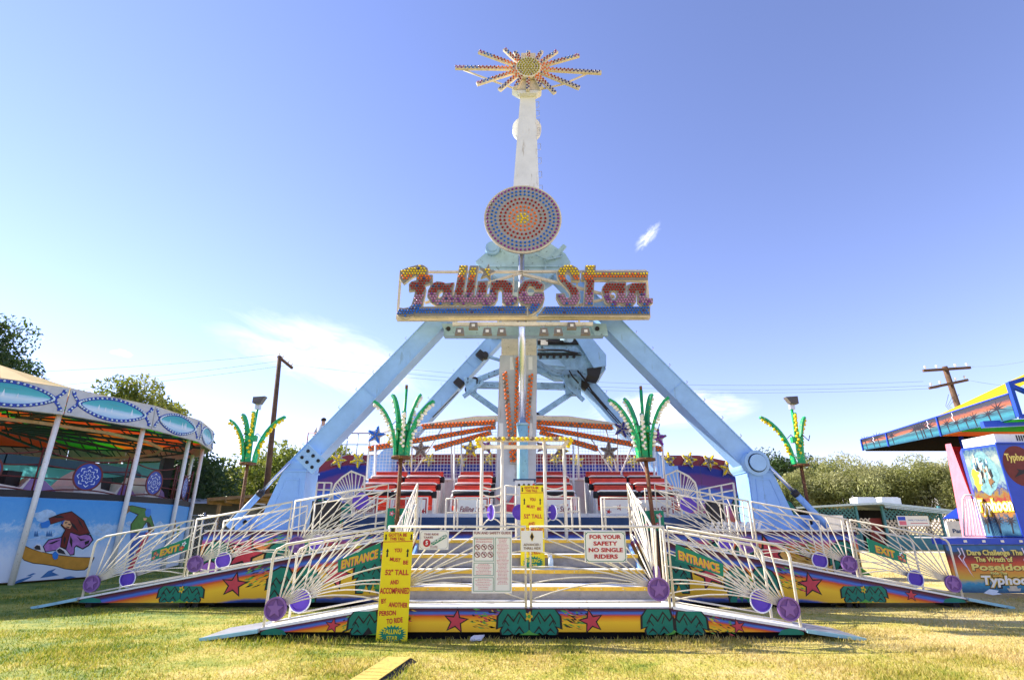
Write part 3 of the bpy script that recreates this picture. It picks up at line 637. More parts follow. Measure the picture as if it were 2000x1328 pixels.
# ================================================================ tower: two A-frames
YT, YTR = 13.75, 17.4
tw = thing('ride_tower', 'pale blue steel A-frame tower carrying the swinging arm', 'ride tower', (.3, 15.5, 0))
LF, RF = W(597, 905, YT), W(1462, 908, YT); AL, AR = W(985, 500, YT), W(1056, 500, YT)
def leg2(foot, top, w, d, mat='sky_blue', pegs=True):
    a = (top - foot).normalized(); s = V(0, 1, 0).cross(a).normalized()
    if s.z < 0: s = -s
    mb = MB(); e = []
    for p in (foot, top):
        for i, j in ((-1, -1), (1, -1), (1, 1), (-1, 1)): e.append(p + s * (i * w / 2) + V(0, j * d / 2, 0))
    mb.add(e, [(0, 1, 2, 3), (7, 6, 5, 4), (0, 4, 5, 1), (1, 5, 6, 2), (2, 6, 7, 3), (3, 7, 4, 0)])
    # flange lips along the face
    for k in (-1, 1): mb.beam(foot + s * (k * (w / 2 - .012)) - V(0, d / 2 + .012, 0), top + s * (k * (w / 2 - .012)) - V(0, d / 2 + .012, 0), .024, .024, up=(0, 1, 0))
    o = mb.build('leg', mat, tw)
    if pegs:
        m = MB(); L = (top - foot).length
        for i in range(1, int(L / .62)):
            p = foot + a * (i * .62) + s * (w / 2 - .004) - V(0, d * .25, 0)
            m.tube([p, p + s * .13, p + s * .13 + a * .05], .013, 4)
        m.build('climbing_peg', 'steel', o)
    mb = MB()
    for t in (.33, .66): c = foot.lerp(top, t); mb.beam(c - s * (w / 2 - .03) - V(0, d / 2 + .003, 0), c + s * (w / 2 - .03) - V(0, d / 2 + .003, 0), .006, .03, up=(0, 1, 0))
    mb.build('weld_seam', mat, o)
    return o, a, s
leg2(LF - (AL - LF).normalized() * .32, AL, .50, .52); leg2(RF, AR, .50, .52)
# pedestals with outriggers
def pedestal(sgn, pivot):
    x = pivot.x; y0, y1 = YT - .42, YT + .42
    prof = [(x - sgn * .20, 3.02), (x + sgn * .27, 3.02), (x + sgn * .38, 2.75), (x + sgn * .74, 1.7), (x + sgn * .95, 1.0), (x + sgn * .95, .0), (x - sgn * .26, .0), (x - sgn * .20, 2.4)]
    o = MB().prism([V(a, y0, b) for a, b in prof], (0, y1 - y0, 0)).build('pedestal', 'ped_blue', tw)
    f = Frame((x, y0, 0), (1, 0, 0), (0, 0, 1))
    lip = [(sgn * -.06, 2.60), (sgn * .28, 2.60), (sgn * .56, 1.7), (sgn * -.10, 1.7)]; ins = [(a + (sgn * .2 - a) * .07, b + (2.0 - b) * .06) for a, b in lip]
    fill('panel_edge', [lip, ins], f, 'ped_blue', o, .012, .001)
    MB().box((x + sgn * .09, (y0 + y1) / 2, 2.78), (.64, y1 - y0 + .05, .04)).build('cap_flange', 'ped_blue', o)
    if sgn > 0:
      b = MB().cyl((x, y0 - .10, pivot.z), (x, y1 + .1, pivot.z), .30, n=28).build('pivot_pin', 'sky_blue', tw)
      MB().cyl((x, y0 - .16, pivot.z), (x, y0 - .10, pivot.z), .20, n=24).build('pin_cap', 'sky_blue', b)
      fill('dark_ring', [circ(.225, 28), circ(.206, 28)], Frame((x, y0 - .10, pivot.z), (1, 0, 0), (0, 0, 1)), 'black', b, .012, .001)
    arm = MB().beam((x + sgn * .5, YT, 1.62), (x + sgn * 1.42, YT - .1, 1.58), .34, .34).build('outrigger', 'ped_blue', tw)
    fill('lifting_eye', [circ(.11, 20), circ(.06, 20)], Frame((x + sgn * 1.15, YT - .285, 1.60), (1, 0, 0), (0, 0, 1)), 'ped_blue', arm, .05, 0); MB().cyl((x + sgn * 1.15, YT - .281, 1.60), (x + sgn * 1.15, YT - .274, 1.60), .06, n=16).build('eye_hole', 'black', arm)
    MB().box((x + sgn * 1.36, YT, .75), (.22, .22, 1.5)).build('outrigger_foot', 'ped_blue', tw)
    MB().box((x + sgn * 1.36, YT, .03), (.6, .6, .06)).build('foot_pad', 'dark', tw)
    h0, h1 = V(x + sgn * .22, YT - .46, 2.98), V(x + sgn * 1.45, YT - .46, 1.50); md = h0.lerp(h1, .48)
    c = MB().cyl(md, h1, .075, n=10).build('hydraulic_cylinder', 'ped_blue', tw); MB().cyl(h0, md, .04, n=8).build('piston_rod', 'chrome', c); MB().cyl(md - (h1 - h0).normalized() * .04, md + (h1 - h0).normalized() * .08, .09, n=10).build('gland', 'dark', c)
pedestal(-1, LF); pedestal(1, RF)
# splice plate with bolt holes on the left leg foot
f = Frame(W(606, 898, YT - .44), (AL - LF).normalized().cross(V(0, -1, 0)).normalized(), (AL - LF).normalized())
bp = fill('splice_plate', [[(-.30, -.20), (.30, -.20), (.30, .24), (-.30, .24)]], f, 'sky_blue', tw, .03, .02)
mb = MB()
for i in range(3):
    for j in range(2): c = f(-.18 + .18 * i, -.08 + .2 * j, .05); mb.cyl(c, c + f.n * .02, .042, n=10)
mb.build('bolt', 'black', bp)
# apex housing
apx = [W(930, 523, YT), W(945, 510, YT), W(985, 478, YT), W(1058, 478, YT), W(1102, 508, YT), W(1112, 525, YT), W(1060, 560, YT), W(980, 560, YT)]
mb = MB().prism([p - V(0, .38, 0) for p in apx], (0, .76, 0)); ap = mb.build('apex_housing', 'teal_grey', tw)
p = W(963, 500, YT) - V(0, .40, 0); MB().cyl(p - V(0, .10, 0), p + V(0, .1, 0), .20, n=24).build('bearing_cap', 'sky_blue', ap); MB().cyl(p - V(0, .13, 0), p - V(0, .10, 0), .135, n=20).build('bearing_pin', 'sky_blue', ap)
mb = MB(); q = W(1090, 506, YT) - V(0, .42, 0); mb.box(q, (.12, .1, .5), M=Matrix.Rotation(R(40), 3, 'Y')); mb.tube([W(1045, 498, YT - .45), W(1070, 508, YT - .5), W(1098, 500, YT - .45)], .02, 5); mb.beam(W(1068, 508, YT - .42), W(1062, 545, YT - .42), .05, .05); mb.beam(W(1068, 508, YT - .42), W(1098, 497, YT - .42), .05, .05); mb.build('apex_bracket', 'teal_grey', ap)
mb = MB().beam(W(950, 520, YT - .41), W(1095, 520, YT - .41), .05, .06); mb.build('apex_rib', 'teal_grey', ap)
for s in (985, 1060): MB().beam(W(s - 6, 478, YT - .4), W(s - 6, 492, YT - .4), .02, .04).build('fin', 'teal_grey', ap)
# cross beam between the front legs
cb = MB().beam(W(868, 648, YT - .2), W(1178, 648, YT - .2), .30, .30).build('cross_beam', 'teal_grey', tw)
for px in (876, 1166):
    p = W(px, 643, YT - .4); MB().prism([W(px - 14, 632, YT - .42), W(px + 18, 632, YT - .42), W(px + 22, 655, YT - .42), W(px - 4, 655, YT - .42)], (0, .1, 0)).build('gusset', 'teal_grey', cb); MB().cyl(p - V(0, .06, 0), p, .06, n=10).build('gusset_bolt', 'dark', cb)
# rear frame
RL, RR_ = W(748, 905, YTR), W(1297, 925, YTR); RAL, RAR = W(1002, 628, YTR), W(1036, 628, YTR)
leg2(RL, RAL, .46, .5); leg2(RR_, RAR, .46, .5)
MB().prism([W(985, 600, YTR - .4), W(1080, 600, YTR - .4), W(1110, 660, YTR - .4), W(960, 660, YTR - .4)], (0, .8, 0)).build('rear_apex', 'grimy_blue', tw)
for e in ((RL, -1), (RR_, 1)):
    p, s = e; MB().prism([V(p.x - .5, YTR - .4, 0), V(p.x + .5, YTR - .4, 0), V(p.x + .34, YTR - .4, p.z + .2), V(p.x - .34, YTR - .4, p.z + .2)], (0, .8, 0)).build('rear_pedestal', 'ped_blue', tw)
def strut(p, q, w=.2): 
    o = MB().beam(p, q, w, w).build('strut', 'grimy_blue', tw); d = (q - p).normalized()
    m = MB()
    for e, k in ((p, 1), (q, -1)): m.cyl(e + d * (k * .05) - V(0, .14, 0), e + d * (k * .05) + V(0, .14, 0), .11, n=10)
    m.build('clevis', 'dark', o)
YS = 17.0
strut(W(925, 752, YS), W(1110, 755, YS)); strut(W(925, 745, YS), W(1000, 716, YS), .16); strut(W(912, 760, YS), W(985, 812, YS), .17)
strut(W(1112, 740, YS), W(1020, 712, YS), .17); strut(W(1125, 762, YS), W(1045, 815, YS), .17)
for a, b in (((905, 735), (930, 765)), ((1100, 730), (1135, 770))):
    MB().prism([W(a[0], a[1], YS - .2), W(b[0], a[1] + 6, YS - .2), W(b[0], b[1], YS - .2), W(a[0] + 6, b[1], YS - .2)], (0, .3, 0)).build('gusset', 'grimy_blue', tw)
strut(W(945, 694, YS), W(985, 706, YS), .09); strut(W(1110, 727, YS), W(1022, 728, YS), .08)
for k, (a, b) in enumerate((((905, 775), (945, 745)), ((1140, 782), (1105, 748)))): MB().beam(W(*a, YS - .25), W(*b, YS - .25), .12, .12).build('knee_brace', 'grimy_blue', tw)
for o_ in (0, 5): MB().tube([W(1132 + o_, 740, YTR - .32), W(1168 + o_, 782, YTR - .32), W(1230 + o_, 852, YTR - .32)], .018, 5).build('hydraulic_hose', 'rubber', tw)
MB().tube([W(895, 765, YTR - .32), W(845, 815, YTR - .32)], .018, 5).build('hydraulic_hose', 'rubber', tw)
for px, py in ((940, 694), (897, 748), (1140, 752)): q = W(px, py, YTR - .4); MB().box(q, (.30, .2, .24), M=Matrix.Rotation(R(40), 3, 'Y')).build('valve_block', 'dark', tw)
# motor housing hanging right of the arm
hz = [(1046, 655), (1130, 655), (1182, 695), (1183, 722), (1168, 735), (1146, 733), (1128, 722), (1090, 722), (1046, 700)]
mo = MB().prism([W(a, b, 16.2) for a, b in hz], (0, 1.5, 0)).build('motor_housing', 'grimy_blue', tw)
MB().prism([W(a, b, 16.05) for a, b in [(1118, 650), (1150, 652), (1184, 693), (1184, 714), (1160, 718)]], (0, .16, 0)).build('side_plate', 'sky_blue', mo)
for y0, y1, m in ((660, 672, 'dark'), (676, 688, 'grimy_blue'), (690, 693, 'dark')):
    MB().prism([W(1050, y0, 16.12), W(1125, y0, 16.12), W(1136, y1, 16.12), W(1050, y1, 16.12)], (0, .09, 0)).build('housing_rib', m, mo)
for k in range(6): q = W(1056 + k * 13, 697, 16.15); MB().cyl(q, q - V(0, .05, 0), .05, n=8).build('housing_bolt', 'dark', mo)
MB().prism([W(1052, 702, 16.14), W(1090, 702, 16.14), W(1104, 716, 16.14), W(1066, 712, 16.14)], (0, .05, 0)).build('inspection_cover', 'sky_blue', mo)
mb = MB(); mb.tube([W(1050, 664, 16.05), W(1085, 668, 15.95), W(1118, 664, 16.05)], .035, 6); mb.tube([W(1050, 683, 16.05), W(1100, 684, 15.98), W(1128, 690, 16.05)], .03, 6); mb.build('pipe', 'dark', mo)
MB().box(W(1063, 669, 16.0), (.22, .05, .16)).build('nameplate', 'sign_white', mo)
MB().cyl(W(1100, 661, 16.1), W(1114, 661, 15.8), .13, n=12).build('motor_cap', 'teal_grey', mo)
MB().prism([W(1147, 719, 16.1), W(1176, 716, 16.1), W(1170, 738, 16.1), W(1148, 733, 16.1)], (0, .7, 0)).build('cable_box', 'dark', mo)
mb = MB(); mb.tube([W(1128, 724, 16.1), W(1140, 738, 16.2), W(1160, 770, 16.6), W(1185, 800, 16.9)], .03, 5); mb.tube([W(1112, 724, 16.1), W(1118, 735, 16.2), W(1130, 748, 16.4)], .025, 5); mb.build('cable', 'rubber', mo)

# ================================================================ swinging arm
YA = 14.75
ar = thing('swing_arm', 'tall white swing arm rising through the blue tower to the starburst', 'swing arm', (.3, 15, 1.9))
def slab(name, pl, mat, par, d=.75, Y=YA): return MB().prism([W(a, b, Y) for a, b in pl], (0, d, 0)).build(name, mat, par)
up = slab('upper_arm', [(1002, 372), (1053, 372), (1045, 178), (1017, 178)], 'arm_white', ar, .7)
slab('arm_joint', [(990, 372), (1056, 372), (1056, 540), (990, 540)], 'arm_white', ar, .6, YA + .15)
slab('arm_neck', [(981, 540), (1048, 540), (1048, 694), (979, 694)], 'cream', ar, .7, YA + .04)
mb = MB(); 
for k in range(9):
    y = 200 + k * 17 if k < 4 else 255 + (k - 4) * 27
    p = W(1046 + (y - 180) * .04, y, YA + .3); mb.tube([p, p + V(.10, 0, .02), p + V(.10, 0, -.22), p + V(0, 0, -.24)], .010, 4)
mb.build('ladder_rung', 'steel', ar)
c = W(1029, 254, YA + .9); MB().cyl(c - V(0, .1, 0), c + V(0, .1, 0), .52, n=36).build('counter_plate', 'arm_white', ar)
lo = slab('lower_arm', [(976, 694), (1049, 694), (1047, 930), (1048, 1005), (967, 1005), (970, 880)], 'arm_grey', ar, .7)
for a in [(1000, 697, 722), (1036, 697, 722)]: MB().prism([W(a[0] - 4, a[1], YA - .01), W(a[0] + 4, a[1], YA - .01), W(a[0] + 4, a[2], YA - .01), W(a[0] - 4, a[2], YA - .01)], (0, .02, 0)).build('cover_plate', 'arm_white', lo)
for a in [(979, 826, 852), (1036, 826, 852)]: MB().prism([W(a[0] - 4, a[1], YA - .01), W(a[0] + 4, a[1], YA - .01), W(a[0] + 4, a[2], YA - .01), W(a[0] - 4, a[2], YA - .01)], (0, .02, 0)).build('cover_plate', 'arm_white', lo)
def light_strip(parent, p, q, Y, w, nrow, sp, mats, rb=.026, face='grey_face', pick=None, taper=1.0):
    """box trough with rows of bulbs, drawn between two picture points at depth Y"""
    P, Q = W(*p, Y), W(*q, Y); d = (Q - P); L = d.length; a = d.normalized(); s = a.cross(V(0, -1, 0)).normalized(); n = V(0, -1, 0)
    mb = MB(); w2 = w * taper
    mb.prism([P - s * w / 2, Q - s * w2 / 2, Q + s * w2 / 2, P + s * w / 2], (0, .09, 0)); o = mb.build('light_strip', face, parent)
    mb = MB()
    k = int(L / sp)
    for i in range(k + 1):
        for r in range(nrow):
            t = (i + (.5 if r % 2 else 0)) * sp
            if t > L - .02: continue
            off = (r - (nrow - 1) / 2) * w * .46 * (1 + (taper - 1) * t / L); mi = pick(t / L, r) if pick else 0
            mb.bulb(P + a * t + s * off + n * .001, n, rb, mi)
    stuff(mb.build('bulbs', mats, o)); return o
rd = random.Random(5); dead = lambda t, r: 1 if rd.random() < .10 else 0
light_strip(lo, (1011, 698), (1006, 905), YA - .07, .11, 2, .115, ['bulb_orange', 'bulb_dead'], .040, pick=dead)
light_strip(lo, (986, 728), (1001, 905), YA - .075, .15, 2, .115, ['bulb_orange', 'bulb_dead'], .040, pick=dead, taper=.9)
light_strip(lo, (1037, 732), (1024, 905), YA - .072, .15, 2, .115, ['bulb_orange', 'bulb_dead'], .040, pick=dead, taper=.9)
p = MB().prism([W(987, 990, YA - .06), W(1004, 965, YA - .06), W(1003, 1005, YA - .06), W(985, 1015, YA - .06)], (0, .03, 0)).build('red_star_point', 'star_red', lo)
MB().prism([W(967, 970, YA - .05), W(990, 977, YA - .05), W(990, 990, YA - .05)], (0, .03, 0)).build('red_star_point', 'star_red', lo)

# starburst on top of the arm
YQ = 14.45
sb = thing('starburst_light', 'starburst of sixteen bulb-studded rays crowning the white arm', 'light ornament', tuple(W(1031, 180, YQ)))
n_ = V(0, -1, 0); cc = W(1032, 133, YQ)
slab('mount_plate', [(1008, 176), (1056, 176), (1048, 160), (1046, 104), (1018, 104), (1014, 160)], 'cream', sb, .35, YQ + .12)
MB().prism([W(1000, 174, YQ + .12), W(1058, 176, YQ + .12), W(1048, 182, YQ + .12), W(1014, 182, YQ + .12)], (0, .28, 0)).build('mount_bracket', 'arm_white', sb)
mb = MB(); mb.tube([W(905, 137, YQ + .1), W(960, 158, YQ + .12), W(1012, 176, YQ + .2)], .035, 5); mb.tube([W(1150, 143, YQ + .1), W(1100, 165, YQ + .15), W(1052, 176, YQ + .2)], .035, 5); mb.build('brace', 'cream', sb)
rays = [(-143, -2), (-97, -33), (-47, -38), (-26, -33), (0, -34), (26, -34), (56, -34), (99, -26), (143, 8), (100, 38), (52, 48), (26, 38), (-1, 42), (-26, 38), (-57, 42), (-101, 30)]
cols = ['bulb_orange', 'bulb_red', 'bulb_blue', 'bulb_violet', 'bulb_navy']
for i, (dx, dy) in enumerate(rays):
    l = math.hypot(dx, dy); q = (1032 + dx, 133 + dy); p0 = (1032 + dx / l * 25, 133 + dy / l * 19)
    z = .008 * (i % 4)
    dark = dx > -10 and dy > 0
    def pick(t, r, dark=dark, l=l):
        if rd.random() < .12: return 4
        if dark: return 4 if t > .55 else (1 if t > .25 else 0)
        return 0 if t < .30 and l > 60 else 1 if t < .62 else 2 if t < .85 else 3
    o = light_strip(sb, p0, q, YQ - z, .135, 2, .135, cols, .033, 'cream', pick); o.name = 'ray'
hub = MB().cyl(cc + n_ * .05, cc - n_ * .1, .45, n=32).build('hub_disc', 'rail', sb)
mb = MB(); mb.bulb(cc + n_ * .051, n_, .035)
for k in range(1, 5):
    m = 6 * k
    for i in range(m): t = 2 * PI * i / m; mb.bulb(cc + V(math.cos(t), 0, math.sin(t)) * (.092 * k) + n_ * .051, n_, .037, 1 if rd.random() < .06 else 0)
stuff(mb.build('bulbs', ['bulb_yellow_shaded', 'bulb_dead'], hub))

# ================================================================ mast with bullseye and name sign
YM = 12.95
ms = thing('sign_mast', 'chrome telescopic mast standing in a pale teal tube before the arm', 'mast', (.27, YM, 1.41))
b0, b1, b2 = W(1021, 936, YM), W(1021, 829, YM), W(1021, 492, YM); xm = b0.x
bp = V(xm, YM, 1.42)
MB().cyl(bp, V(xm, YM, b1.z), .135, n=24).build('outer_tube', 'mast_teal', ms); MB().cyl(V(xm, YM, b1.z - .03), V(xm, YM, b1.z + .03), .15, n=24).build('collar', 'teal_grey', ms)
MB().cyl(V(xm, YM, b1.z + .03), V(xm, YM, b2.z + .9), .088, n=24).build('inner_tube', 'chrome', ms)
MB().cyl(V(xm, YM, W(0, 628, YM).z), V(xm, YM, W(0, 622, YM).z), .13, n=20).build('collar', 'dark', ms)
cb2 = thing('control_cabinet', 'grey control cabinet behind the farther yellow height sign', 'cabinet', (xm + .05, 12.45, 1.26))
q0, q1 = W(1006, 1010, 12.45), W(1043, 938, 12.45)
MB().box(((q0.x + q1.x) / 2, 12.55, (1.27 + q1.z) / 2), (q1.x - q0.x, .26, q1.z - 1.27)).build('cabinet_body', 'steel', cb2)
MB().box(((q0.x + q1.x) / 2, 12.55, q1.z + .015), (q1.x - q0.x + .08, .34, .03)).build('lid', 'dark_blue', cb2)
for k in range(4): MB().cyl((q0.x + .09 + .11 * k, 12.42, q1.z - .10), (q0.x + .09 + .11 * k, 12.40, q1.z - .10), .028, n=10).build('push_button', ('dark', 'dark', 'dark', 'sign_red')[k], cb2)
bd = thing('bullseye_light', 'round bullseye panel with concentric rings of coloured bulbs above the sign', 'light ornament', tuple(W(1021, 490, YM - .2)))
cc = W(1021, 427, YM - .25); RB = 1.04
MB().cyl(cc, cc + V(0, .12, 0), RB, n=64).build('disc', 'grey_face', bd); fill('rim', [circ(RB + .025, 64), circ(RB - .012, 64)], Frame(cc, (1, 0, 0), (0, 0, 1)), 'cream', bd, .03, -.02)
MB().cyl(cc + V(0, .12, 0), cc + V(0, .2, 0), RB * .93, n=48).build('back_box', 'cream', bd)
rings = [(0, 1, 0), (.07, 3, 0), (.14, 8, 0), (.25, 14, 1), (.37, 20, 1), (.50, 27, 2), (.62, 33, 2), (.755, 40, 3), (.86, 46, 3), (.975, 54, 4)]
mb = MB()
for r, k, mi in rings:
    for i in range(k): t = 2 * PI * (i + .5 * (k % 4 == 0)) / k; mb.bulb(cc + V(math.cos(t) * r, 0, math.sin(t) * r) - V(0, .001, 0), (0, -1, 0), .036, 5 if rd.random() < .012 else mi)
stuff(mb.build('bulbs', ['bulb_yellow', 'bulb_orange', 'bulb_red', 'bulb_blue', 'bulb_violet', 'bulb_dead'], bd))

YN = YM - .22
ns = thing('name_sign', 'script name sign of bulb-filled letters in a white frame on the mast', 'sign', tuple(W(1021, 622, YN)))
NF = Frame((0, YN, 0), (1, 0, 0), (0, 0, 1))
def xz(px, py): p = W(px, py, YN); return (p.x, p.z)
def c1(L): return [(770 + a / 7.692, 510 + b / 7.692) for a, b in L]
def c2(L): return [(1020 + a / 7.692, 510 + b / 7.692) for a, b in L]
letters = [
 ('letter_f', [c1([(100,170),(220,125),(370,85),(440,90),(500,130),(510,165),(505,235),(580,232),(580,345),(470,385),(480,450),(460,560),(430,680),(370,780),(290,845),(180,865),(90,850),(50,815),(100,725),(150,735),(230,720),(270,690),(300,600),(320,520),(325,455),(235,470),(235,370),(270,335),(345,315),(350,240),(330,235),(250,280),(150,360),(100,290)])]),
 ('letters_allin', [c1([(510,560),(520,470),(570,380),(650,335),(730,345),(780,365),(905,350),(870,555),(905,545),(950,330),(990,95),(1105,95),(1040,545),(1065,545),(1085,480),(1145,100),(1265,100),(1195,550),(1235,545),(1265,330),(1410,325),(1380,560),(1430,560),(1455,340),(1540,320),(1700,320),(1770,370),(1785,460),(1770,545),(1840,560),(1850,650),(1780,690),(1690,695),(1630,640),(1625,520),(1620,470),(1590,450),(1560,480),(1550,590),(1510,660),(1430,695),(1340,690),(1290,665),(1250,685),(1190,690),(1125,665),(1060,690),(1010,685),(955,655),(900,690),(850,690),(790,665),(720,690),(640,690),(560,640)]),
                    c1([(660,560),(680,500),(720,470),(745,490),(735,540),(700,585),(670,590)])]),
 ('letter_g', [c2([(-62,480),(-30,390),(40,330),(130,310),(210,330),(300,370),(325,400),(315,470),(190,470),(170,430),(120,410),(80,440),(65,500),(90,550),(140,560),(190,500),(320,510),(325,600),(300,690),(240,770),(160,820),(90,845),(80,760),(90,720),(130,690),(60,700),(-20,670),(-60,600)])]),
 ('letter_s', [c2([(520,200),(560,130),(640,90),(740,90),(820,130),(855,190),(855,320),(735,320),(735,260),(710,205),(670,195),(640,230),(650,290),(700,340),(800,410),(850,480),(860,580),(830,660),(760,705),(650,705),(560,660),(510,570),(510,515),(630,510),(650,570),(690,585),(720,560),(710,500),(650,420),(560,330),(530,270)])]),
 ('letter_t', [c2([(945,95),(1095,95),(1090,185),(1880,190),(1870,315),(1075,312),(1050,705),(920,705),(945,320),(885,310),(890,190),(940,185)])]),
 ('letters_ar', [c2([(1190,500),(1200,420),(1260,350),(1340,330),(1420,345),(1545,345),(1540,560),(1575,540),(1570,390),(1640,365),(1845,355),(1850,440),(1840,560),(1870,590),(1945,590),(1940,660),(1870,710),(1790,705),(1730,650),(1725,540),(1715,490),(1690,560),(1690,640),(1640,700),(1560,710),(1460,665),(1400,700),(1320,705),(1240,650)]),
                 c2([(1310,560),(1320,500),(1360,470),(1400,490),(1410,550),(1380,600),(1340,605)])]),
 ('star', [[(952 + a, 535.5 - b) for a, b in star_pts(16, 6.5, R(12))]]),
 ('underline', [c1([(370,715),(1990,705),(1990,838),(310,848)])]), ('underline', [c2([(330,715),(1905,715),(1900,842),(235,842)])]),
]
BC = ['bulb_yellow', 'bulb_orange', 'bulb_red', 'bulb_mauve', 'bulb_violet', 'bulb_blue', 'bulb_dead', 'bulb_navy']
def sign_col(y, nm):
    if nm == 'underline': return 5
    if nm == 'letter_t' and y < 539: return 0
    j = y + rd.uniform(-2.5, 2.5)
    if j < 541: return 0
    if j < 551: return 1
    if j < 577: return 2
    if j < 598: return 4 if rd.random() < .18 else 3
    return 4 if rd.random() < .3 and j < 601 else 5
for i, (nm, lp) in enumerate(letters):
    z = .012 * (i % 3) + (.03 if nm == 'letter_g' or nm == 'star' else 0); depth = .11
    o = fill(nm, [[xz(*p) for p in L] for L in lp], NF, 'letter_face', ns, depth, z)
    cxm = sum(p[0] for p in lp[0]) / len(lp[0]); cym = sum(p[1] for p in lp[0]) / len(lp[0])
    # cream return edge: the same outline a little behind and larger
    def grow(L, k=1.3):
        out = []; n = len(L); ar_ = sum(L[j][0] * L[(j + 1) % n][1] - L[(j + 1) % n][0] * L[j][1] for j in range(n)); sg = 1 if ar_ > 0 else -1
        for j in range(n):
            (x0, y0), (x1, y1), (x2, y2) = L[j - 1], L[j], L[(j + 1) % n]; nx, ny = (y2 - y0), -(x2 - x0); l = math.hypot(nx, ny) or 1; out.append((x1 + sg * nx / l * k, y1 + sg * ny / l * k))
        return out
    fill('return_edge', [[xz(*p) for p in (grow(L) if j == 0 else grow(L, -1.0))] for j, L in enumerate(lp)], NF, 'cream', o, depth - .02, z - .004)
    xs = [p[0] for p in lp[0]]; ys = [p[1] for p in lp[0]]; mb = MB(); sp_, k = 5.6, 0; y = min(ys) + 2.6
    while y < max(ys):
        x = min(xs) + (sp_ / 2 if k % 2 else 0)
        while x < max(xs):
            if inside((x, y), lp[0]) and all(not inside((x, y), h) for h in lp[1:]) and min(edge_d((x, y), h) for h in lp) > 2.05:
                a = xz(x + rd.uniform(-.3, .3), y + rd.uniform(-.3, .3)); ci = sign_col(y, nm)
                if nm == 'underline' and rd.random() < .035: ci = 6
                if rd.random() < .02: ci = 7
                mb.bulb(NF(a[0], a[1], depth + z + .001), NF.n, .0325, ci)
            x += sp_
        y += sp_ * .86; k += 1
    stuff(mb.build('bulbs', BC, o))
def bar(p, q, w=.06, nm='frame_bar', off=.09): return MB().beam(W(*p, YN + off), W(*q, YN + off), w, w).build(nm, 'cream', ns)
bar((783, 532), (1262, 530)); bar((776, 624), (1268, 621), .09); bar((783, 532), (776, 624)); bar((1262, 530), (1268, 621)); bar((1021, 532), (830, 592)); bar((1021, 536), (1200, 580), .07); bar((1200, 580), (1090, 606)); bar((1003, 540), (1003, 565), .04); bar((1055, 545), (1055, 575), .04); bar((1127, 552), (1127, 566), .04)
bar((830, 606), (960, 575), .05)
# light bar with floods below the sign
lb = thing('floodlight_bar', 'white bar hung with small floodlights under the name sign', 'floodlights', tuple(W(1021, 640, YM)))
MB().beam(W(884, 633, YM - .12), W(1158, 633, YM - .12), .07, .09).build('bar', 'rail', lb)
for px in (973, 1131): MB().beam(W(px, 622, YM - .1), W(px, 632, YM - .1), .04, .04).build('hanger', 'rail', lb)
def flood(px, py, up=False):
    p = W(px, py, YM - .2); w = .24
    o = MB().prism([p + V(-w * .38, -.02, .10), p + V(w * .38, -.02, .10), p + V(w * .5, -.1, -.10), p + V(-w * .5, -.1, -.10)], (0, .14, 0)).build('floodlight', 'light_lens', lb)
    MB().beam(p + V(0, .06, .1), V(p.x, p.y + .08, W(0, 633, YM - .12).z), .02, .02).build('bracket', 'steel', o)
    MB().box(p + V(0, -.115, -.02), (w * .35, .012, .07)).build('reflector', 'bulb_white', o)
for px in (898, 952, 980, 1062, 1090, 1143): flood(px, 648)
for px in (925, 1116): flood(px, 637)

# ================================================================ passenger gondola
gd = thing('passenger_gondola', 'passenger gondola with red seat rows, wire back screen and orange light strips', 'ride gondola', (.3, 15, 1.7))
MB().box((.3, 15.1, 1.76), (9.0, 2.7, .10)).build('floor', 'white', gd)
blocks = [(-3.95, -3.05), (-2.95, -2.0), (-1.5, -.55), (.62, 1.58), (2.15, 3.15), (3.24, 4.2)]
for bi, (x0, x1) in enumerate(blocks):
    for r, (y, zt) in enumerate(((14.45, 2.46), (15.2, 2.70), (15.95, 2.95))):
        xm_, w = (x0 + x1) / 2, x1 - x0
        mb = MB(); mb.box((xm_, y, zt - .20), (w, .12, .48)); mb.box((xm_, y + .02, zt + .03), (w, .16, .06)); mb.box((xm_, y - .28, zt - .52), (w, .5, .10)); s_ = mb.build('seat', 'seat_red', gd)
        MB().box((xm_, y - .25, (zt - .57 + 1.81) / 2), (w, .44, zt - .57 - 1.81)).build('seat_box', 'white', s_)
        side = 1 if xm_ < 0 else -1
        for e in (-1, 1): MB().prism([V(xm_ + e * (w / 2 + .025) - .02, y - .50, 1.81), V(xm_ + e * (w / 2 + .025) - .02, y + .10, 1.81), V(xm_ + e * (w / 2 + .025) - .02, y + .10, zt - .06), V(xm_ + e * (w / 2 + .025) - .02, y - .50, zt - .24)], (.04, 0, 0)).build('side_panel', 'white', s_)
        lb_ = MB().cyl((x0 + .03, y - .55, zt - .17), (x1 - .03, y - .55, zt - .17), .060, n=10).build('lap_bar_pad', 'rubber', s_)
        MB().tube([V(x0, y - .2, zt - .2), V(x0 + .01, y - .56, zt - .13), V(x0 + .06, y - .60, zt - .11), V(x1 - .06, y - .60, zt - .11), V(x1 - .01, y - .56, zt - .13), V(x1, y - .2, zt - .2)], .024, 6).build('lap_bar', 'white', s_)
        MB().cyl((x1 - .02 if side > 0 else x0 + .02, y - .50, zt - .2), (x1 + .10 if side > 0 else x0 - .10, y - .50, zt - .2), .085, n=14).build('bar_hinge', 'rubber', s_)
_zb = W(1000, 936, 16.55).z; MB().box((.3, 16.62, (1.81 + _zb) / 2), (8.6, .05, _zb - 1.81)).build('back_panel', 'arm_grey', gd)
YG = 13.83; GF = Frame((0, YG, 0), (1, 0, 0), (0, 0, 1))
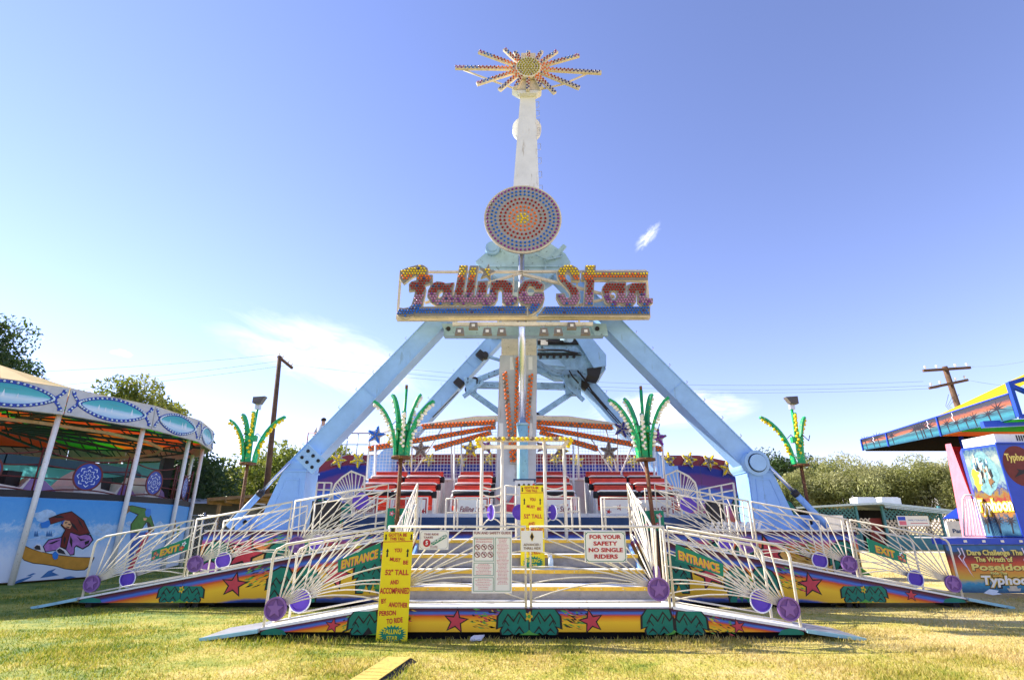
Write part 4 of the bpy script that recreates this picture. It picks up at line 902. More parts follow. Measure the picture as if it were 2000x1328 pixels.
for px0, px1, kind in ((688, 738, 't'), (792, 836, 's'), (889, 955, 't'), (1048, 1122, 't'), (1172, 1243, 's'), (1246, 1316, 't')):
    a, b = W(px0, 976, YG).x, W(px1, 976, YG).x; z0, z1 = 1.73, 2.20; xm_ = (a + b) / 2
    o = MB().prism([V(a, YG, z0), V(b, YG, z0), V(b, YG, z1), V(a, YG, z1)], (0, .05, 0)).build('front_panel', 'sign_white', gd)
    i = .03; fill('red_border', [[(a + i, z0 + i), (b - i, z0 + i), (b - i, z1 - i), (a + i, z1 - i)], [(a + 2 * i, z0 + 2 * i), (b - 2 * i, z0 + 2 * i), (b - 2 * i, z1 - 2 * i), (a + 2 * i, z1 - 2 * i)]], GF, 'red_trim', o, .003, .001)
    if kind == 't':
        text('Falling Star', GF, xm_, z0 + .12, .13, 'maroon', o, w=(b - a) * .74, shear=.25, bold=.02)
        MB().box((xm_, YG - .004, z0 + .095), ((b - a) * .72, .004, .012)).build('red_line', 'red_trim', o)
        for dx, dy in ((.30, .28), (.42, .24), (-.42, .2)): fill('painted_star', [[(xm_ + dx * (b - a) + p, z0 + dy + q) for p, q in star_pts(.045)]], GF, 'red_trim', o, .002, .002)
    else:
        for dx, dy, r in ((.02, .22, .085), (-.28, .12, .085), (.30, .13, .085)): fill('painted_star', [[(xm_ + dx * (b - a) + p, z0 + dy + q) for p, q in star_pts(r, r * .36, .3)]], GF, 'red_trim', o, .002, .002)
YK = 16.55
edge = [(716, 936), (722, 852), (770, 838), (845, 826), (930, 815), (1020, 811), (1110, 816), (1190, 826), (1262, 841), (1292, 852), (1298, 936)]
fm = MB(); E3 = [W(*p, YK) for p in edge]; fm.tube(E3, .035, 6); fm.tube([E3[0], E3[-1]], .035, 6)
fm.build('screen_frame', 'white', gd)
for p, q in (((805, 832), (803, 936)), ((900, 820), (903, 936)), ((880, 822), (883, 936)), ((1128, 818), (1130, 936)), ((1205, 830), (1207, 936)), ((870, 826), (800, 936)), ((760, 850), (800, 936)), ((1180, 826), (1210, 936)), ((1150, 850), (1205, 936)), ((1245, 845), (1208, 936)), ((1240, 880), (1300, 1000)), ((735, 880), (722, 990))):
    MB().tube([W(*p, YK - .03), W(*q, YK - .03)], .024, 5).build('screen_post', 'white', gd)
for px in (887, 1120, 733, 1278): MB().tube([W(px, 870, YK - .8), W(px, 940, YK - .9), V(W(px, 940, YK - .9).x, YK - .9, 1.8)], .03, 6).build('upright', 'white', gd)
poly = [(W(*p, YK).x, W(*p, YK).z) for p in edge]; mb = MB(); x0, x1 = poly[0][0], poly[-1][0]; zb = poly[0][1] + .0; wr = .005
def ztop(x):
    for (a, b), (c, d) in zip(poly[1:-1], poly[2:-1]):
        if a <= x <= c: return b + (d - b) * (x - a) / (c - a)
    return poly[1][1]
x = x0 + .06
while x < x1: mb.box((x, YK, (zb + ztop(x)) / 2), (wr * 2, wr, ztop(x) - zb)); x += .098
z = zb + .05
while z < poly[5][1]:
    xs = [x_ / 10 for x_ in range(int(x0 * 10), int(x1 * 10)) if ztop(x_ / 10) > z]
    if xs: mb.box(((xs[0] + xs[-1]) / 2, YK + .006, z), (xs[-1] - xs[0], wr, wr * 2))
    z += .098
stuff(mb.build('wire_mesh', 'white', gd))
mb = MB(); 
for sg in (-1, 1):
    top = [(1020 + sg * 26, 812), (1020 + sg * 90, 812), (1020 + sg * 170, 824)]; bot = [(1020 + sg * 170, 830), (1020 + sg * 26, 822)]
    mb.prism([W(*p, YK - .06) for p in top + bot], (0, .04, 0))
mb.build('top_fascia', 'cream', gd)
oo = ['bulb_orange', 'bulb_dead']; YL = YK - .16; d2 = lambda t, r: 1 if rd.random() < .03 else 0
for k, (p, q, tp) in enumerate((((825, 833), (968, 824), .8), ((721, 876), (968, 833), .75), ((848, 875), (960, 844), .8), ((1196, 834), (1046, 824), .8), ((1292, 877), (1046, 833), .75), ((1167, 876), (1054, 843), .8))):
    light_strip(gd, p, q, YL - .012 * k, .17, 2, .105, oo, .042, 'letter_face', d2, tp)
def bulb_star(parent, px, py, Y, r, rot, bulbmat, nb=2, seed=0, lit=1.0):
    c = W(px, py, Y); f_ = Frame(c, (1, 0, 0), (0, 0, 1)); o = fill('star_ornament', [star_pts(r, r * .45, rot)], f_, 'grey_face', parent, .05, 0); fill('return_edge', [star_pts(r * 1.06, r * .49, rot)], f_, 'cream', o, .035, -.004)
    mb = MB(); rr = random.Random(seed)
    pts = [(0, 0)] + [(math.sin(rot + 2 * PI * i / 5) * r * k, math.cos(rot + 2 * PI * i / 5) * r * k) for i in range(5) for k in (.32, .55, .78)] 
    for a, b in pts: mb.bulb(f_(a, b, .051), f_.n, .042 * r / .28, 0 if rr.random() < lit else 1)
    stuff(mb.build('bulbs', [bulbmat, 'bulb_dead'], o)); return o
for k, (px, py, m, rot, lit) in enumerate(((735, 850, 'bulb_blue', .2, 1), (768, 855, 'bulb_yellow', .1, 1), (822, 878, 'bulb_dead', 0, .1), (919, 877, 'bulb_yellow', 0, .55), (952, 872, 'bulb_violet', .3, .3), (1061, 872, 'bulb_violet', .2, .3), (1096, 880, 'bulb_yellow', .4, .6), (1189, 881, 'bulb_dead', 0, .3), (1215, 838, 'bulb_navy', .3, 1), (1284, 855, 'bulb_violet', .1, .7))):
    bulb_star(gd, px, py, YL - .1, .29 if k not in (1, 4, 5, 6) else .24, rot, m, seed=k, lit=lit)

# ================================================================ painted backdrop behind the gondola
bk = thing('painted_backdrop', 'curved backdrop wall painted in red, blue and purple bands with star lights', 'backdrop', (.3, 19.5, 1.43))
tops = [(592, 925), (622, 905), (682, 888), (760, 888), (900, 886), (1020, 885), (1160, 887), (1240, 888), (1290, 889), (1365, 889), (1420, 900), (1472, 925), (1500, 945)]
tops = [(x, y) for x, y in tops]
for i in range(len(tops) - 1):
    (a, ya), (b, yb) = tops[i], tops[i + 1]
    A, B = W(a, ya, 19.3), W(b, yb, 19.3); z0 = 1.44
    Hf = 2.3
    mb = MB(); vs = [V(A.x, 19.3, z0), V(B.x - .012, 19.3, z0), V(B.x - .012, 19.3, B.z), V(A.x, 19.3, A.z)]; mb.prism(vs, (0, .06, 0), 0, [(A.x, max(0, 1 - (A.z - z0) / Hf)), (B.x, max(0, 1 - (B.z - z0) / Hf)), (B.x, 1), (A.x, 1)]); mb.build('panel', 'backdrop', bk)
for k, (px, py) in enumerate(((602, 908), (661, 899), (700, 898), (747, 897), (800, 900), (838, 897), (900, 900), (955, 896), (1085, 897), (1127, 900), (1190, 898), (1235, 900), (1305, 898), (1345, 898), (1385, 902), (1420, 915), (1476, 915))):
    bulb_star(bk, px, py, 19.24, .30 if px < 730 or px > 1290 else .26, .3 * (k % 3), 'bulb_yellow', seed=40 + k, lit=.8)
for x, y, s in ((-6.9, 2.0, .5), (-6.0, 1.9, .45), (8.3, 2.15, .5), (9.1, 2.0, .5)):
    paint_palm(Frame((0, 19.28, 0), (1, 0, 0), (0, 0, 1)), bk, x, y, s * 1.3, 1.5)

# rear walkway with pipe rail and the attendant
wk = thing('rear_walkway', 'high rear walkway with thin pipe railing behind the left tower leg', 'walkway', (-5.8, 20.2, 0))
zf = 3.64; MB().box((-5.0, 20.3, zf - .05), (4.6, 1.2, .1)).build('walkway_floor', 'steel', wk)
for px in (602, 640, 660, 680, 700, 722): 
    p = W(px, 845, 19.75); MB().tube([V(p.x, 19.75, zf), p], .022, 5).build('rail_post', 'maroon' if px < 645 else 'steel', wk)
for py in (846, 868, 890): MB().tube([W(602, py, 19.75), W(724, py, 19.75)], .02, 5).build('rail_pipe', 'maroon' if py == 846 else 'steel', wk)
for x in (-7.1, -5, -2.9): MB().box((x, 20.3, zf / 2 - .05), (.14, .14, zf - .1)).build('walkway_post', 'steel', wk)

def person(x, y, z0, face):
    root = thing('person', 'attendant in a pale shirt and dark cap on the walkway behind the left leg', 'person', (x, y, z0))
    J = {'pel': (0, 0, .95), 'sp': (0, 0, 1.15), 'ch': (0, .0, 1.38), 'nk': (0, 0, 1.50), 'hd': (0, -.02, 1.60), 'tp': (0, -.01, 1.72)}
    vs = [J[k] for k in ('pel', 'sp', 'ch', 'nk', 'hd', 'tp')]; rs = [(.15, .11), (.14, .10), (.17, .11), (.055, .055), (.085, .10), (.06, .07)]; es = [(0, 1), (1, 2), (2, 3), (3, 4), (4, 5)]
    for s in (-1, 1):
        o = len(vs); vs += [(s * .19, 0, 1.42), (s * .25, -.02, 1.15), (s * .22, -.22, 1.02), (s * .19, -.32, 1.04)]; rs += [(.055, .055), (.042, .042), (.034, .034), (.03, .02)]; es += [(2, o), (o, o + 1), (o + 1, o + 2), (o + 2, o + 3)]
        for k in range(5): vs.append((s * .19 + (k - 2) * .018, -.40 + abs(k - 2) * .012, 1.03 - .01 * k)); rs.append((.009, .009)); es.append((o + 3, len(vs) - 1))
        o = len(vs); vs += [(s * .10, 0, .88), (s * .11, -.02, .48), (s * .11, .02, .08), (s * .12, -.16, .04)]; rs += [(.085, .085), (.06, .06), (.042, .045), (.04, .03)]; es += [(0, o), (o, o + 1), (o + 1, o + 2), (o + 2, o + 3)]
    me = bpy.data.meshes.new('body'); me.from_pydata(vs, es, []); ob = bpy.data.objects.new('body', me); COL.objects.link(ob); ob.parent = root; ORG[ob.name] = ORG[root.name]
    for m in ('skin', 'shirt', 'dark_blue'): me.materials.append(MAT[m])
    md = ob.modifiers.new('skin', 'SKIN'); sv = me.skin_vertices.new() if not me.skin_vertices else me.skin_vertices[0]
    for v_, r_ in zip(me.skin_vertices[0].data, rs): v_.radius = r_
    me.skin_vertices[0].data[0].use_root = True; ob.modifiers.new('sub', 'SUBSURF').levels = 1; ob.modifiers['sub'].render_levels = 1
    MB().sph((x, y - .015, z0 + 1.70), .105, 12, 7, 0, (.95, 1.05, .75)).build('cap', 'hair', root)
    MB().cyl((x, y, z0 + .92), (x, y, z0 + 1.44), .185, .215, 14).build('shirt', 'shirt', root); 
    for s in (-1, 1): MB().cyl((x + s * .19, y, z0 + 1.43), (x + s * .25, y - .02, z0 + 1.18), .075, .065, 10).build('sleeve', 'shirt', root); MB().cyl((x + s * .1, y, z0 + .94), (x + s * .11, y, z0 + .1), .11, .075, 10).build('trouser_leg', 'dark_blue', root)
    for s in (-1, 1): MB().sph((x + s * .035, y - .115, z0 + 1.62), .011, 6, 4).build('eye', 'ink', root)
    MB().sph((x, y - .125, z0 + 1.585), .018, 6, 4).build('nose', 'skin', root)
    return root
pp = W(633, 815, 20.1); person(pp.x, 20.1, zf, 0)
# ================================================================ gate arch and inner railings
YGT = 11.75
ga = thing('gate_arch', 'white gate arch topped with a row of yellow bulbs at the head of the steps', 'gate', (.3, YGT, 1.26))
for px, py in ((942, 876), (981, 862), (1063, 862), (1101, 876)):
    p = W(px + (0 if px < 1000 else 0), py, YGT); MB().tube([V(p.x, YGT, 1.262), p], .036, 8).build('post', 'rail', ga)
MB().beam(W(934, 858, YGT - .05), W(1110, 858, YGT - .05), .05, .10).build('top_beam', 'cream', ga); MB().beam(W(944, 873, YGT + .06), W(1100, 873, YGT + .06), .05, .08).build('lower_beam', 'rail', ga)
MB().beam(W(932, 858, YGT - .05), W(946, 876, YGT), .05, .09).build('corner_brace', 'cream', ga); MB().beam(W(1112, 858, YGT - .05), W(1099, 876, YGT), .05, .09).build('corner_brace', 'cream', ga)
mb = MB()
for k in range(20): mb.bulb(W(937 + k * 9.3, 857, YGT - .078), (0, -1, 0), .047, 1 if k in (4, 6, 11, 16) else 0)
for p in ((931, 860), (933, 866), (936, 872), (1116, 860), (1113, 866), (1110, 872)): mb.bulb(W(*p, YGT - .03), (0, -1, 0), .047)
stuff(mb.build('bulbs', ['bulb_yellow', 'bulb_dead'], ga))
for x0, x1 in ((942, 981), (1063, 1101)):
    for k, py in enumerate((950, 965, 983, 1000)):
        a, b = W(x0, py, YGT), W(x1, py, YGT); sag = (-.10 if k < 3 else 0); MB().tube(bez(a, (a + b) / 2 + V(0, -.0, sag), b, 6), .016, 5).build('curved_bar', 'rail', ga)
    a, b = W(x0, 1026, YGT), W(x1, 1026, YGT); MB().tube(bez(a, (a + b) / 2 + V(0, 0, .28), b, 8), .016, 5).build('curved_bar', 'rail', ga)
    c = W((x0 + x1) / 2 - 4, 1000, YGT - .05); o = MB().cyl(c, c + V(.035, .02, 0), .15, n=24).build('medallion', 'violet', ga); MB().cyl(c + V(.008, .005, 0), c + V(.028, .016, 0), .168, n=24).build('white_ring', 'white', o)
iw = thing('gate_railing', 'low white gate railing with a purple disc beside the farther yellow height sign', 'railing', (-.1, 11.3, 1.27))
for px in (987, 1008): p = W(px, 948, 11.35); MB().tube([V(p.x, 11.35, 1.262), p], .022, 6).build('post', 'rail', iw)
for py in (948, 964, 982, 1000, 1022): MB().tube([W(987, py, 11.35), W(1014, py + 2, 11.35)], .016, 5).build('bar', 'rail', iw)
c = W(1015, 1000, 11.3); medallion(iw, c, Frame(c, (1, 0, 0), (0, 0, 1)), .15, 'violet')

def pipe_rail(label, xs, y, z0, z1, nb=2, zs=None):
    rt = thing('pipe_railing', label, 'railing', ((xs[0] + xs[-1]) / 2, y, z0), 'platform pipe railings')
    for x in xs: MB().tube([V(x, y, z0), V(x, y, z1)], .022, 6).build('post', 'rail', rt)
    for k in range(nb): z = z1 - (z1 - z0) * k / nb * .85 - .005; MB().tube([V(xs[0], y, z), V(xs[-1], y, z)], .02, 5).build('bar', 'rail', rt)
    return rt
def gx(px, Y=12.9): return W(px, 1000, Y).x
pipe_rail('white pipe railing on the platform left of the gate arch', [gx(735), gx(757), gx(778), gx(815), gx(822)], 12.92, 1.40, 2.12)
pipe_rail('white pipe railing before the gondola panel just left of the gate arch', [gx(870), gx(887), gx(893), gx(932)], 13.0, 1.40, 2.12)
pipe_rail('white pipe railing before the gondola panel just right of the gate arch', [gx(1107), gx(1118), gx(1133)], 13.0, 1.43, 2.15, 2)
pipe_rail('white pipe railing on the platform right of the gate arch', [gx(1176), gx(1182), gx(1235), gx(1243)], 12.92, 1.40, 2.14, 3)
def slant_rail(sgn):
    rt = thing('slanted_handrail', 'slanted white bar handrail at the %s corner of the gate landing' % ('left' if sgn < 0 else 'right'), 'railing', (-2.4 if sgn < 0 else 3, 11.9, 1.27), 'slanted handrails')
    A, B = (W(782, 1010, 11.2), W(818, 972, 12.6)) if sgn < 0 else (W(1288, 1010, 11.2), W(1236, 968, 12.6))
    for t in range(6):
        p = A.lerp(B, t / 5); MB().tube([p, V(p.x, p.y, 1.24 if p.y > 10.97 else 1.0)], .02, 5).build('baluster', 'rail', rt)
    MB().tube([A, B], .024, 6).build('top_rail', 'rail', rt)
slant_rail(-1); slant_rail(1)
def half_fan(sgn):
    rt = thing('fan_panel', 'upright white fan panel at the %s end of the seat platform' % ('left' if sgn < 0 else 'right'), 'railing', (-4.2 if sgn < 0 else 5, 13.3, 1.42), 'fan panels')
    Y = 13.3
    if sgn < 0: c, o = (691, 990), [(650, 1000), (650, 958), (655, 945), (668, 932), (686, 920), (712, 930), (714, 1000)]
    else: c, o = (1330, 985), [(1302, 1000), (1300, 928), (1322, 918), (1345, 930), (1357, 942), (1361, 955), (1363, 1000)]
    O = [W(*p, Y) for p in o]; O[0].z = O[-1].z = 1.43; MB().tube(O, .026, 6).build('frame', 'rail', rt)
    C = W(*c, Y); m = len(O); tot = 15
    for k in range(tot):
        t = .10 + .8 * k / (tot - 1); i = int(t * (m - 1)); e = O[i].lerp(O[i + 1], t * (m - 1) - i); MB().tube([C, e], .014, 4).build('rod', 'rail', rt)
    MB().tube([C, V(C.x, Y, 1.43)], .03, 6).build('stem', 'rail', rt)
    c2_ = (704, 978) if sgn < 0 else (1345, 985); p = W(*c2_, Y - .35); o2 = MB().cyl(p, p + V(0, .04, 0), .19, n=28).build('disc', 'violet', rt); MB().beam(p + V(0, .03, 0), C, .02, .02).build('disc_arm', 'rail', o2)
half_fan(-1); half_fan(1)
def end_rail(sgn):
    Y = 13.35; rt = thing('platform_end_railing', 'white square-barred railing at the %s end of the platform' % ('left' if sgn < 0 else 'right'), 'railing', (-5 if sgn < 0 else 6, Y, 1.43), 'platform end railings')
    xs = (620, 634, 648) if sgn < 0 else (1366, 1385, 1408, 1432)
    ty = (lambda px: 942 + (px - 620) * .02) if sgn < 0 else (lambda px: 956 - (px - 1366) * .20)
    for px in xs: p = W(px, ty(px), Y); MB().tube([V(p.x, Y, 1.43), p], .024, 6).build('post', 'rail', rt)
    for dy in (0, 14, 28, 42): MB().tube([W(xs[0], ty(xs[0]) + dy, Y), W(xs[-1], ty(xs[-1]) + dy, Y)], .018, 5).build('bar', 'rail', rt)
end_rail(-1); end_rail(1)
for sgn, (a, b) in ((-1, ((610, 978), (655, 1035))), (1, ((1385, 978), (1418, 1035)))):
    p, q = W(*a, 13.05), W(*b, 13.05); rt = thing('speaker_box', 'black speaker box on the platform by the %s pedestal' % ('left' if sgn < 0 else 'right'), 'speaker', ((p.x + q.x) / 2, 13.2, 1.43), 'speaker boxes')
    MB().box(((p.x + q.x) / 2, 13.2, (p.z + 1.44) / 2), (q.x - p.x, .3, p.z - 1.44)).build('cabinet', 'black', rt)
    fill('grille', [[(p.x + .04, 1.48), (q.x - .04, 1.48), (q.x - .04, p.z - .04), (p.x + .04, p.z - .04)]], Frame((0, 13.05, 0), (1, 0, 0), (0, 0, 1)), 'dark', rt, .01, 0)
for sgn, pl in ((-1, [(757, 992), (800, 992), (800, 1032), (755, 1032)]), (1, [(1246, 997), (1296, 997), (1298, 1036), (1252, 1036)])):
    Y = 11.32; P = [W(*p, Y) for p in pl]; side = 'left' if sgn < 0 else 'right'
    rt = thing('flower_panel', f'small green panel painted with pink flowers behind the {side} inner lamp', 'panel', (P[0].x + .2, Y, 1.2), 'flower panels')
    MB().prism(P, (0, .03, 0)).build('board', 'sign_green', rt); f_ = Frame((0, Y, 0), (1, 0, 0), (0, 0, 1)); r_ = random.Random(3 + sgn)
    x0, x1, z0, z1 = P[0].x, P[1].x, P[2].z, P[0].z
    MB().box(((x0 + x1) / 2, Y + .03, z0 / 2), (x1 - x0 - .06, .04, z0)).build('stand', 'dark', rt)
    for k in range(7):
        x, z = r_.uniform(x0 + .07, x1 - .07), r_.uniform(z0 + .07, z1 - .06); r = r_.uniform(.028, .05)
        o = fill('painted_flower', [[(x + math.cos(t) * r * (1 + .3 * math.cos(5 * t)), z + math.sin(t) * r * (1 + .3 * math.cos(5 * t))) for t in [2 * PI * i / 24 for i in range(24)]]], f_, ('pink', 'pink', 'star_red', 'gold')[k % 4], rt, .002, .001 + .0005 * k); fill('heart', [circ(r * .4, 8, x, z)], f_, 'snow_paint', o, .002, .006)

# ================================================================ signs
def board(name, label, px, Y, mat, cat='sign', group=None, th=.012):
    """upright board from picture corners (left, top, right, bottom); returns root, frame, width, height"""
    l, t, r, b = px; p, q = W(l, b, Y), W(r, t, Y); rt = thing(name, label, cat, ((p.x + q.x) / 2, Y, p.z), group)
    MB().prism([V(p.x, Y, p.z), V(q.x, Y, p.z), V(q.x, Y, q.z), V(p.x, Y, q.z)], (0, th, 0)).build('board', mat, rt)
    return rt, Frame((p.x, Y, p.z), (1, 0, 0), (0, 0, 1)), q.x - p.x, q.z - p.z
def height_sign(label, x, Y, z0, w=.43, h=1.42):
    rt = thing('height_sign', label, 'sign', (x, Y, z0), 'yellow height signs'); MB().prism([V(x - w / 2, Y, z0), V(x + w / 2, Y, z0), V(x + w / 2, Y, z0 + h), V(x - w / 2, Y, z0 + h)], (0, .015, 0)).build('board', 'sign_yellow', rt)
    f_ = Frame((x - w / 2, Y, z0), (1, 0, 0), (0, 0, 1)); T = lambda s, u, v, hh, ww, rot=0: text(s, f_, u * w, v * h, hh * h, 'sign_red', rt, w=ww * w, bold=.035, rot=rot)
    T('GOTTA BE', .48, .955, .030, .62); T('THIS TALL', .48, .918, .027, .52); fill('red_line', [[(.0, .899 * h), (w, .905 * h), (w, .911 * h), (0, .905 * h)]], f_, 'sign_red', rt, .002, .001)
    T('YOU', .53, .805, .036, .25); T('MUST', .44, .717, .034, .36, R(-6)); T('BE', .80, .690, .036, .17); T('52" TALL', .53, .592, .048, .78); T('AND', .48, .507, .038, .28, R(3)); T('ACCOMPANIED', .505, .422, .052, .97)
    T('BY', .17, .335, .040, .17, R(8)); T('ANOTHER', .64, .300, .042, .62, R(-2)); T('PERSON', .32, .228, .040, .54, R(2)); T('TO RIDE', .57, .160, .044, .52, R(6))
    for u, v, dr in ((.085, .945, -1), (.945, .945, -1), (.17, .80, 1), (.85, .80, 1)):
        L = .030 if dr < 0 else .040; a = [(0, L), (-.045, L * .25), (-.018, L * .25), (-.026, -L), (.026, -L), (.018, L * .25), (.045, L * .25)]
        fill('arrow', [[((u + p) * w, (v + q * dr) * h) for p, q in a]], f_, 'ink', rt, .002, .002)
    pts = []
    for i in range(44): t = 2 * PI * i / 44; k = 1.0 if i % 2 == 0 else .74; pts.append(((.52 + math.cos(t) * .46 * k) * w, max(.004, .062 + math.sin(t) * .082 * k) * h))
    o = fill('green_burst', [pts], f_, 'lime_paint' if False else 'sign_green', rt, .002, .001); text('FALLING', f_, .51 * w, .066 * h, .040 * h, 'sign_yellow', o, w=.55 * w, bold=.03, lift=.005); text('STAR', f_, .51 * w, .012 * h, .036 * h, 'sign_yellow', o, w=.36 * w, bold=.03, lift=.005)
    MB().box((x, Y + .05, z0 + .45), (.05, .06, .9)).build('prop', 'dark', rt)
    return rt
height_sign('yellow height sign standing on the grass before the left end of the front railing', -1.66, 8.30, 0)
height_sign('yellow height sign standing up on the steps in the gateway', .37, 10.28, .80)
YSG = YR - .045
rt, f_, w, h = board('coupon_sign', 'small white sign saying the ride takes five coupons', (818, 1035, 877, 1073), YSG, 'sign_white')
text('THIS RIDE', f_, .40 * w, .74 * h, .10 * h, 'maroon', rt, w=.50 * w, bold=.02); text('TAKES', f_, .30 * w, .58 * h, .10 * h, 'maroon', rt, w=.32 * w, bold=.02)
o = fill('green_banner', [[(.40 * w, .36 * h), (.84 * w, .75 * h), (.90 * w, .78 * h), (.935 * w, .70 * h), (.92 * w, .62 * h), (.50 * w, .24 * h), (.40 * w, .24 * h)]], f_, 'sign_green', rt, .002, .001); text('COUPONS', f_, .66 * w, .45 * h, .12 * h, 'sign_white', o, w=.58 * w, bold=.03, rot=R(26), lift=.005)
o = fill('red_dot', [circ(.125 * w, 24, .26 * w, .34 * h)], f_, 'sign_red', rt, .002, .004); text('5', f_, .26 * w, .25 * h, .20 * h, 'sign_white', o, bold=.05, lift=.008)
text('NO CASH', f_, .50 * w, .155 * h, .05 * h, 'maroon', rt, w=.24 * w); text('ACCEPTED', f_, .51 * w, .08 * h, .05 * h, 'maroon', rt, w=.26 * w)
def rim(rt, f_, w, h, mat, m=.03, t=.016, notch=.0):
    a = [(m, m + notch), (m + notch, m), (w - m - notch, m), (w - m, m + notch), (w - m, h - m - notch), (w - m - notch, h - m), (m + notch, h - m), (m, h - m - notch)] if notch else [(m, m), (w - m, m), (w - m, h - m), (m, h - m)]
    cx, cy = w / 2, h / 2; b = [(cx + (x - cx) * (1 - 2 * t / w), cy + (y - cy) * (1 - 2 * t / h)) for x, y in a]; return fill('border_line', [a, b], f_, mat, rt, .002, .001)
rim(rt, f_, w, h, 'valance_grey', .01, .006, .03)
rt, f_, w, h = board('safety_guide_sign', 'tall white fun and safety guide board with green-framed rules', (921, 1035, 1000, 1158), YSG, 'sign_white')
text('FUN AND SAFETY GUIDE', f_, .5 * w, .935 * h, .042 * h, 'maroon', rt, w=.94 * w, bold=.02)
def gbox(x0, x1, y0, y1):
    L = [(x0 * w, y0 * h), (x1 * w, y0 * h), (x1 * w, y1 * h), (x0 * w, y1 * h)]; e = .006; fill('green_frame', [L, [(x0 * w + e, y0 * h + e), (x1 * w - e, y0 * h + e), (x1 * w - e, y1 * h - e), (x0 * w + e, y1 * h - e)]], f_, 'sign_green', rt, .002, .001)
gbox(.04, .54, .50, .88); gbox(.04, .54, .27, .475); gbox(.04, .54, .03, .245); gbox(.57, .96, .03, .88)
text('FOR YOUR PROTECTION', f_, .29 * w, .845 * h, .017 * h, 'sign_red', rt, w=.44 * w)
for k in range(6):
    cx, cy = (.125 + .165 * (k % 3)) * w, (.725 if k < 3 else .605) * h; r = .072 * w; o = fill('prohibition_ring', [circ(r, 18, cx, cy), circ(r * .80, 18, cx, cy)], f_, 'maroon', rt, .002, .001); fill('slash', [[(cx - r * .7, cy + r * .5), (cx - r * .5, cy + r * .7), (cx + r * .7, cy - r * .5), (cx + r * .5, cy - r * .7)]], f_, 'maroon', o, .002, .0035); fill('pictogram', [circ(r * .2, 8, cx + r * .2, cy + r * .25)], f_, 'ink', o, .002, .001)
r_ = random.Random(2); mb = MB()
def lines(x0, x1, y0, y1, n):
    for k in range(n):
        y = (y1 + (y0 - y1) * (k + .5) / n) * h; cx = (x0 + x1) / 2 * w; hw = (x1 - x0) / 2 * w * r_.uniform(.55, .95); x = cx - hw
        while x < cx + hw: L = r_.uniform(.012, .03); mb.add([f_(x, y, .002), f_(min(x + L, cx + hw), y, .002), f_(min(x + L, cx + hw), y + .0055, .002), f_(x, y + .0055, .002)], [(0, 1, 2, 3)], r_.choice((0, 0, 1))); x += L + .005
lines(.07, .51, .79, .83, 2); lines(.07, .51, .28, .46, 8); lines(.07, .51, .05, .23, 7); lines(.60, .93, .13, .87, 34)
stuff(mb.build('fine_print', ['star_red', 'pink'], rt))
rt, f_, w, h = board('thrill_sign', 'small grey-white sign with a black diamond, advanced thrill ride', (1018, 1036, 1060, 1077), YSG - .03, 'sign_white')
o = fill('diamond_edge', [[(.5 * w, .48 * h), (.60 * w, .71 * h), (.5 * w, .95 * h), (.40 * w, .71 * h)]], f_, 'gold', rt, .002, .001); fill('diamond', [[(.5 * w, .53 * h), (.575 * w, .71 * h), (.5 * w, .90 * h), (.425 * w, .71 * h)]], f_, 'ink', o, .002, .0035)
text('ADVANCED /', f_, .5 * w, .28 * h, .11 * h, 'paint_brown', rt, w=.78 * w, bold=.02); text('THRILL RIDE', f_, .5 * w, .11 * h, .11 * h, 'paint_brown', rt, w=.78 * w, bold=.02)
rt, f_, w, h = board('single_rider_sign', 'white sign with red capitals, for your safety no single riders', (1143, 1037, 1221, 1098), YSG, 'sign_white')
rim(rt, f_, w, h, 'sign_green', .012, .008, .035)
for s, v, ww in (('FOR YOUR', .755, .76), ('SAFETY', .545, .58), ('NO SINGLE', .335, .82), ('RIDERS', .13, .56)): text(s, f_, .5 * w, v * h, .125 * h, 'sign_red', rt, w=ww * w, bold=.05)
mb = MB()
for u, v in ((.03, .05), (.97, .05), (.03, .95), (.97, .95)): p = f_(u * w, v * h, 0); mb.cyl(p, p + f_.n * .006, .008, n=6)
mb.build('screw', 'dark', rt)
def slant_sign(name, label, pl, Y, body, flowers=False, group=None):
    P = [W(*p, Y) for p in pl]; rt = thing(name, label, 'sign', tuple((P[2] + P[3]) / 2), group); MB().prism(P, (0, .012, 0)).build('board', 'sign_green', rt)
    u = (P[2] - P[3]); L = u.length; hgt = ((P[0] - P[3]).length + (P[1] - P[2]).length) / 2; f_ = Frame(P[3], u, V(0, 0, 1)); f_.u = u.normalized(); f_.n = V(0, -1, 0)
    ww = L * (.52 if flowers else .86); x = L * (.48 if (flowers and pl[0][0] < 1000) else .44 if flowers else .5)
    text(body, f_, x - .008, hgt * .22 - .008, hgt * .55, 'pink', rt, w=ww, bold=.07, lift=.002); text(body, f_, x, hgt * .22, hgt * .55, 'gold', rt, w=ww, bold=.05, lift=.006)
    fill('thin_edge', [[(0, 0), (L, 0), (L, .012), (0, .012)]], f_, 'leaf_paint', rt, .002, .001)
    if flowers:
        for k, (a, b, m, r) in enumerate(((.87, .65, 'bulb_pale', .04), (.82, .32, 'star_red', .045), (.08, .6, 'star_red', .03), (.06, .22, 'pink', .03), (.15, .4, 'pink', .022))):
            if pl[0][0] > 1000: a = 1 - a if k > 1 else a + .02
            x, z = a * L, b * hgt; o = fill('painted_flower', [[(x + math.cos(t) * r * (1 + .3 * math.cos(5 * t)), z + math.sin(t) * r * (1 + .3 * math.cos(5 * t))) for t in [2 * PI * i / 24 for i in range(24)]]], f_, m, rt, .002, .001); fill('heart', [circ(r * .4, 8, x, z)], f_, 'sign_red' if m == 'bulb_pale' else 'gold', o, .002, .0035)
    return rt
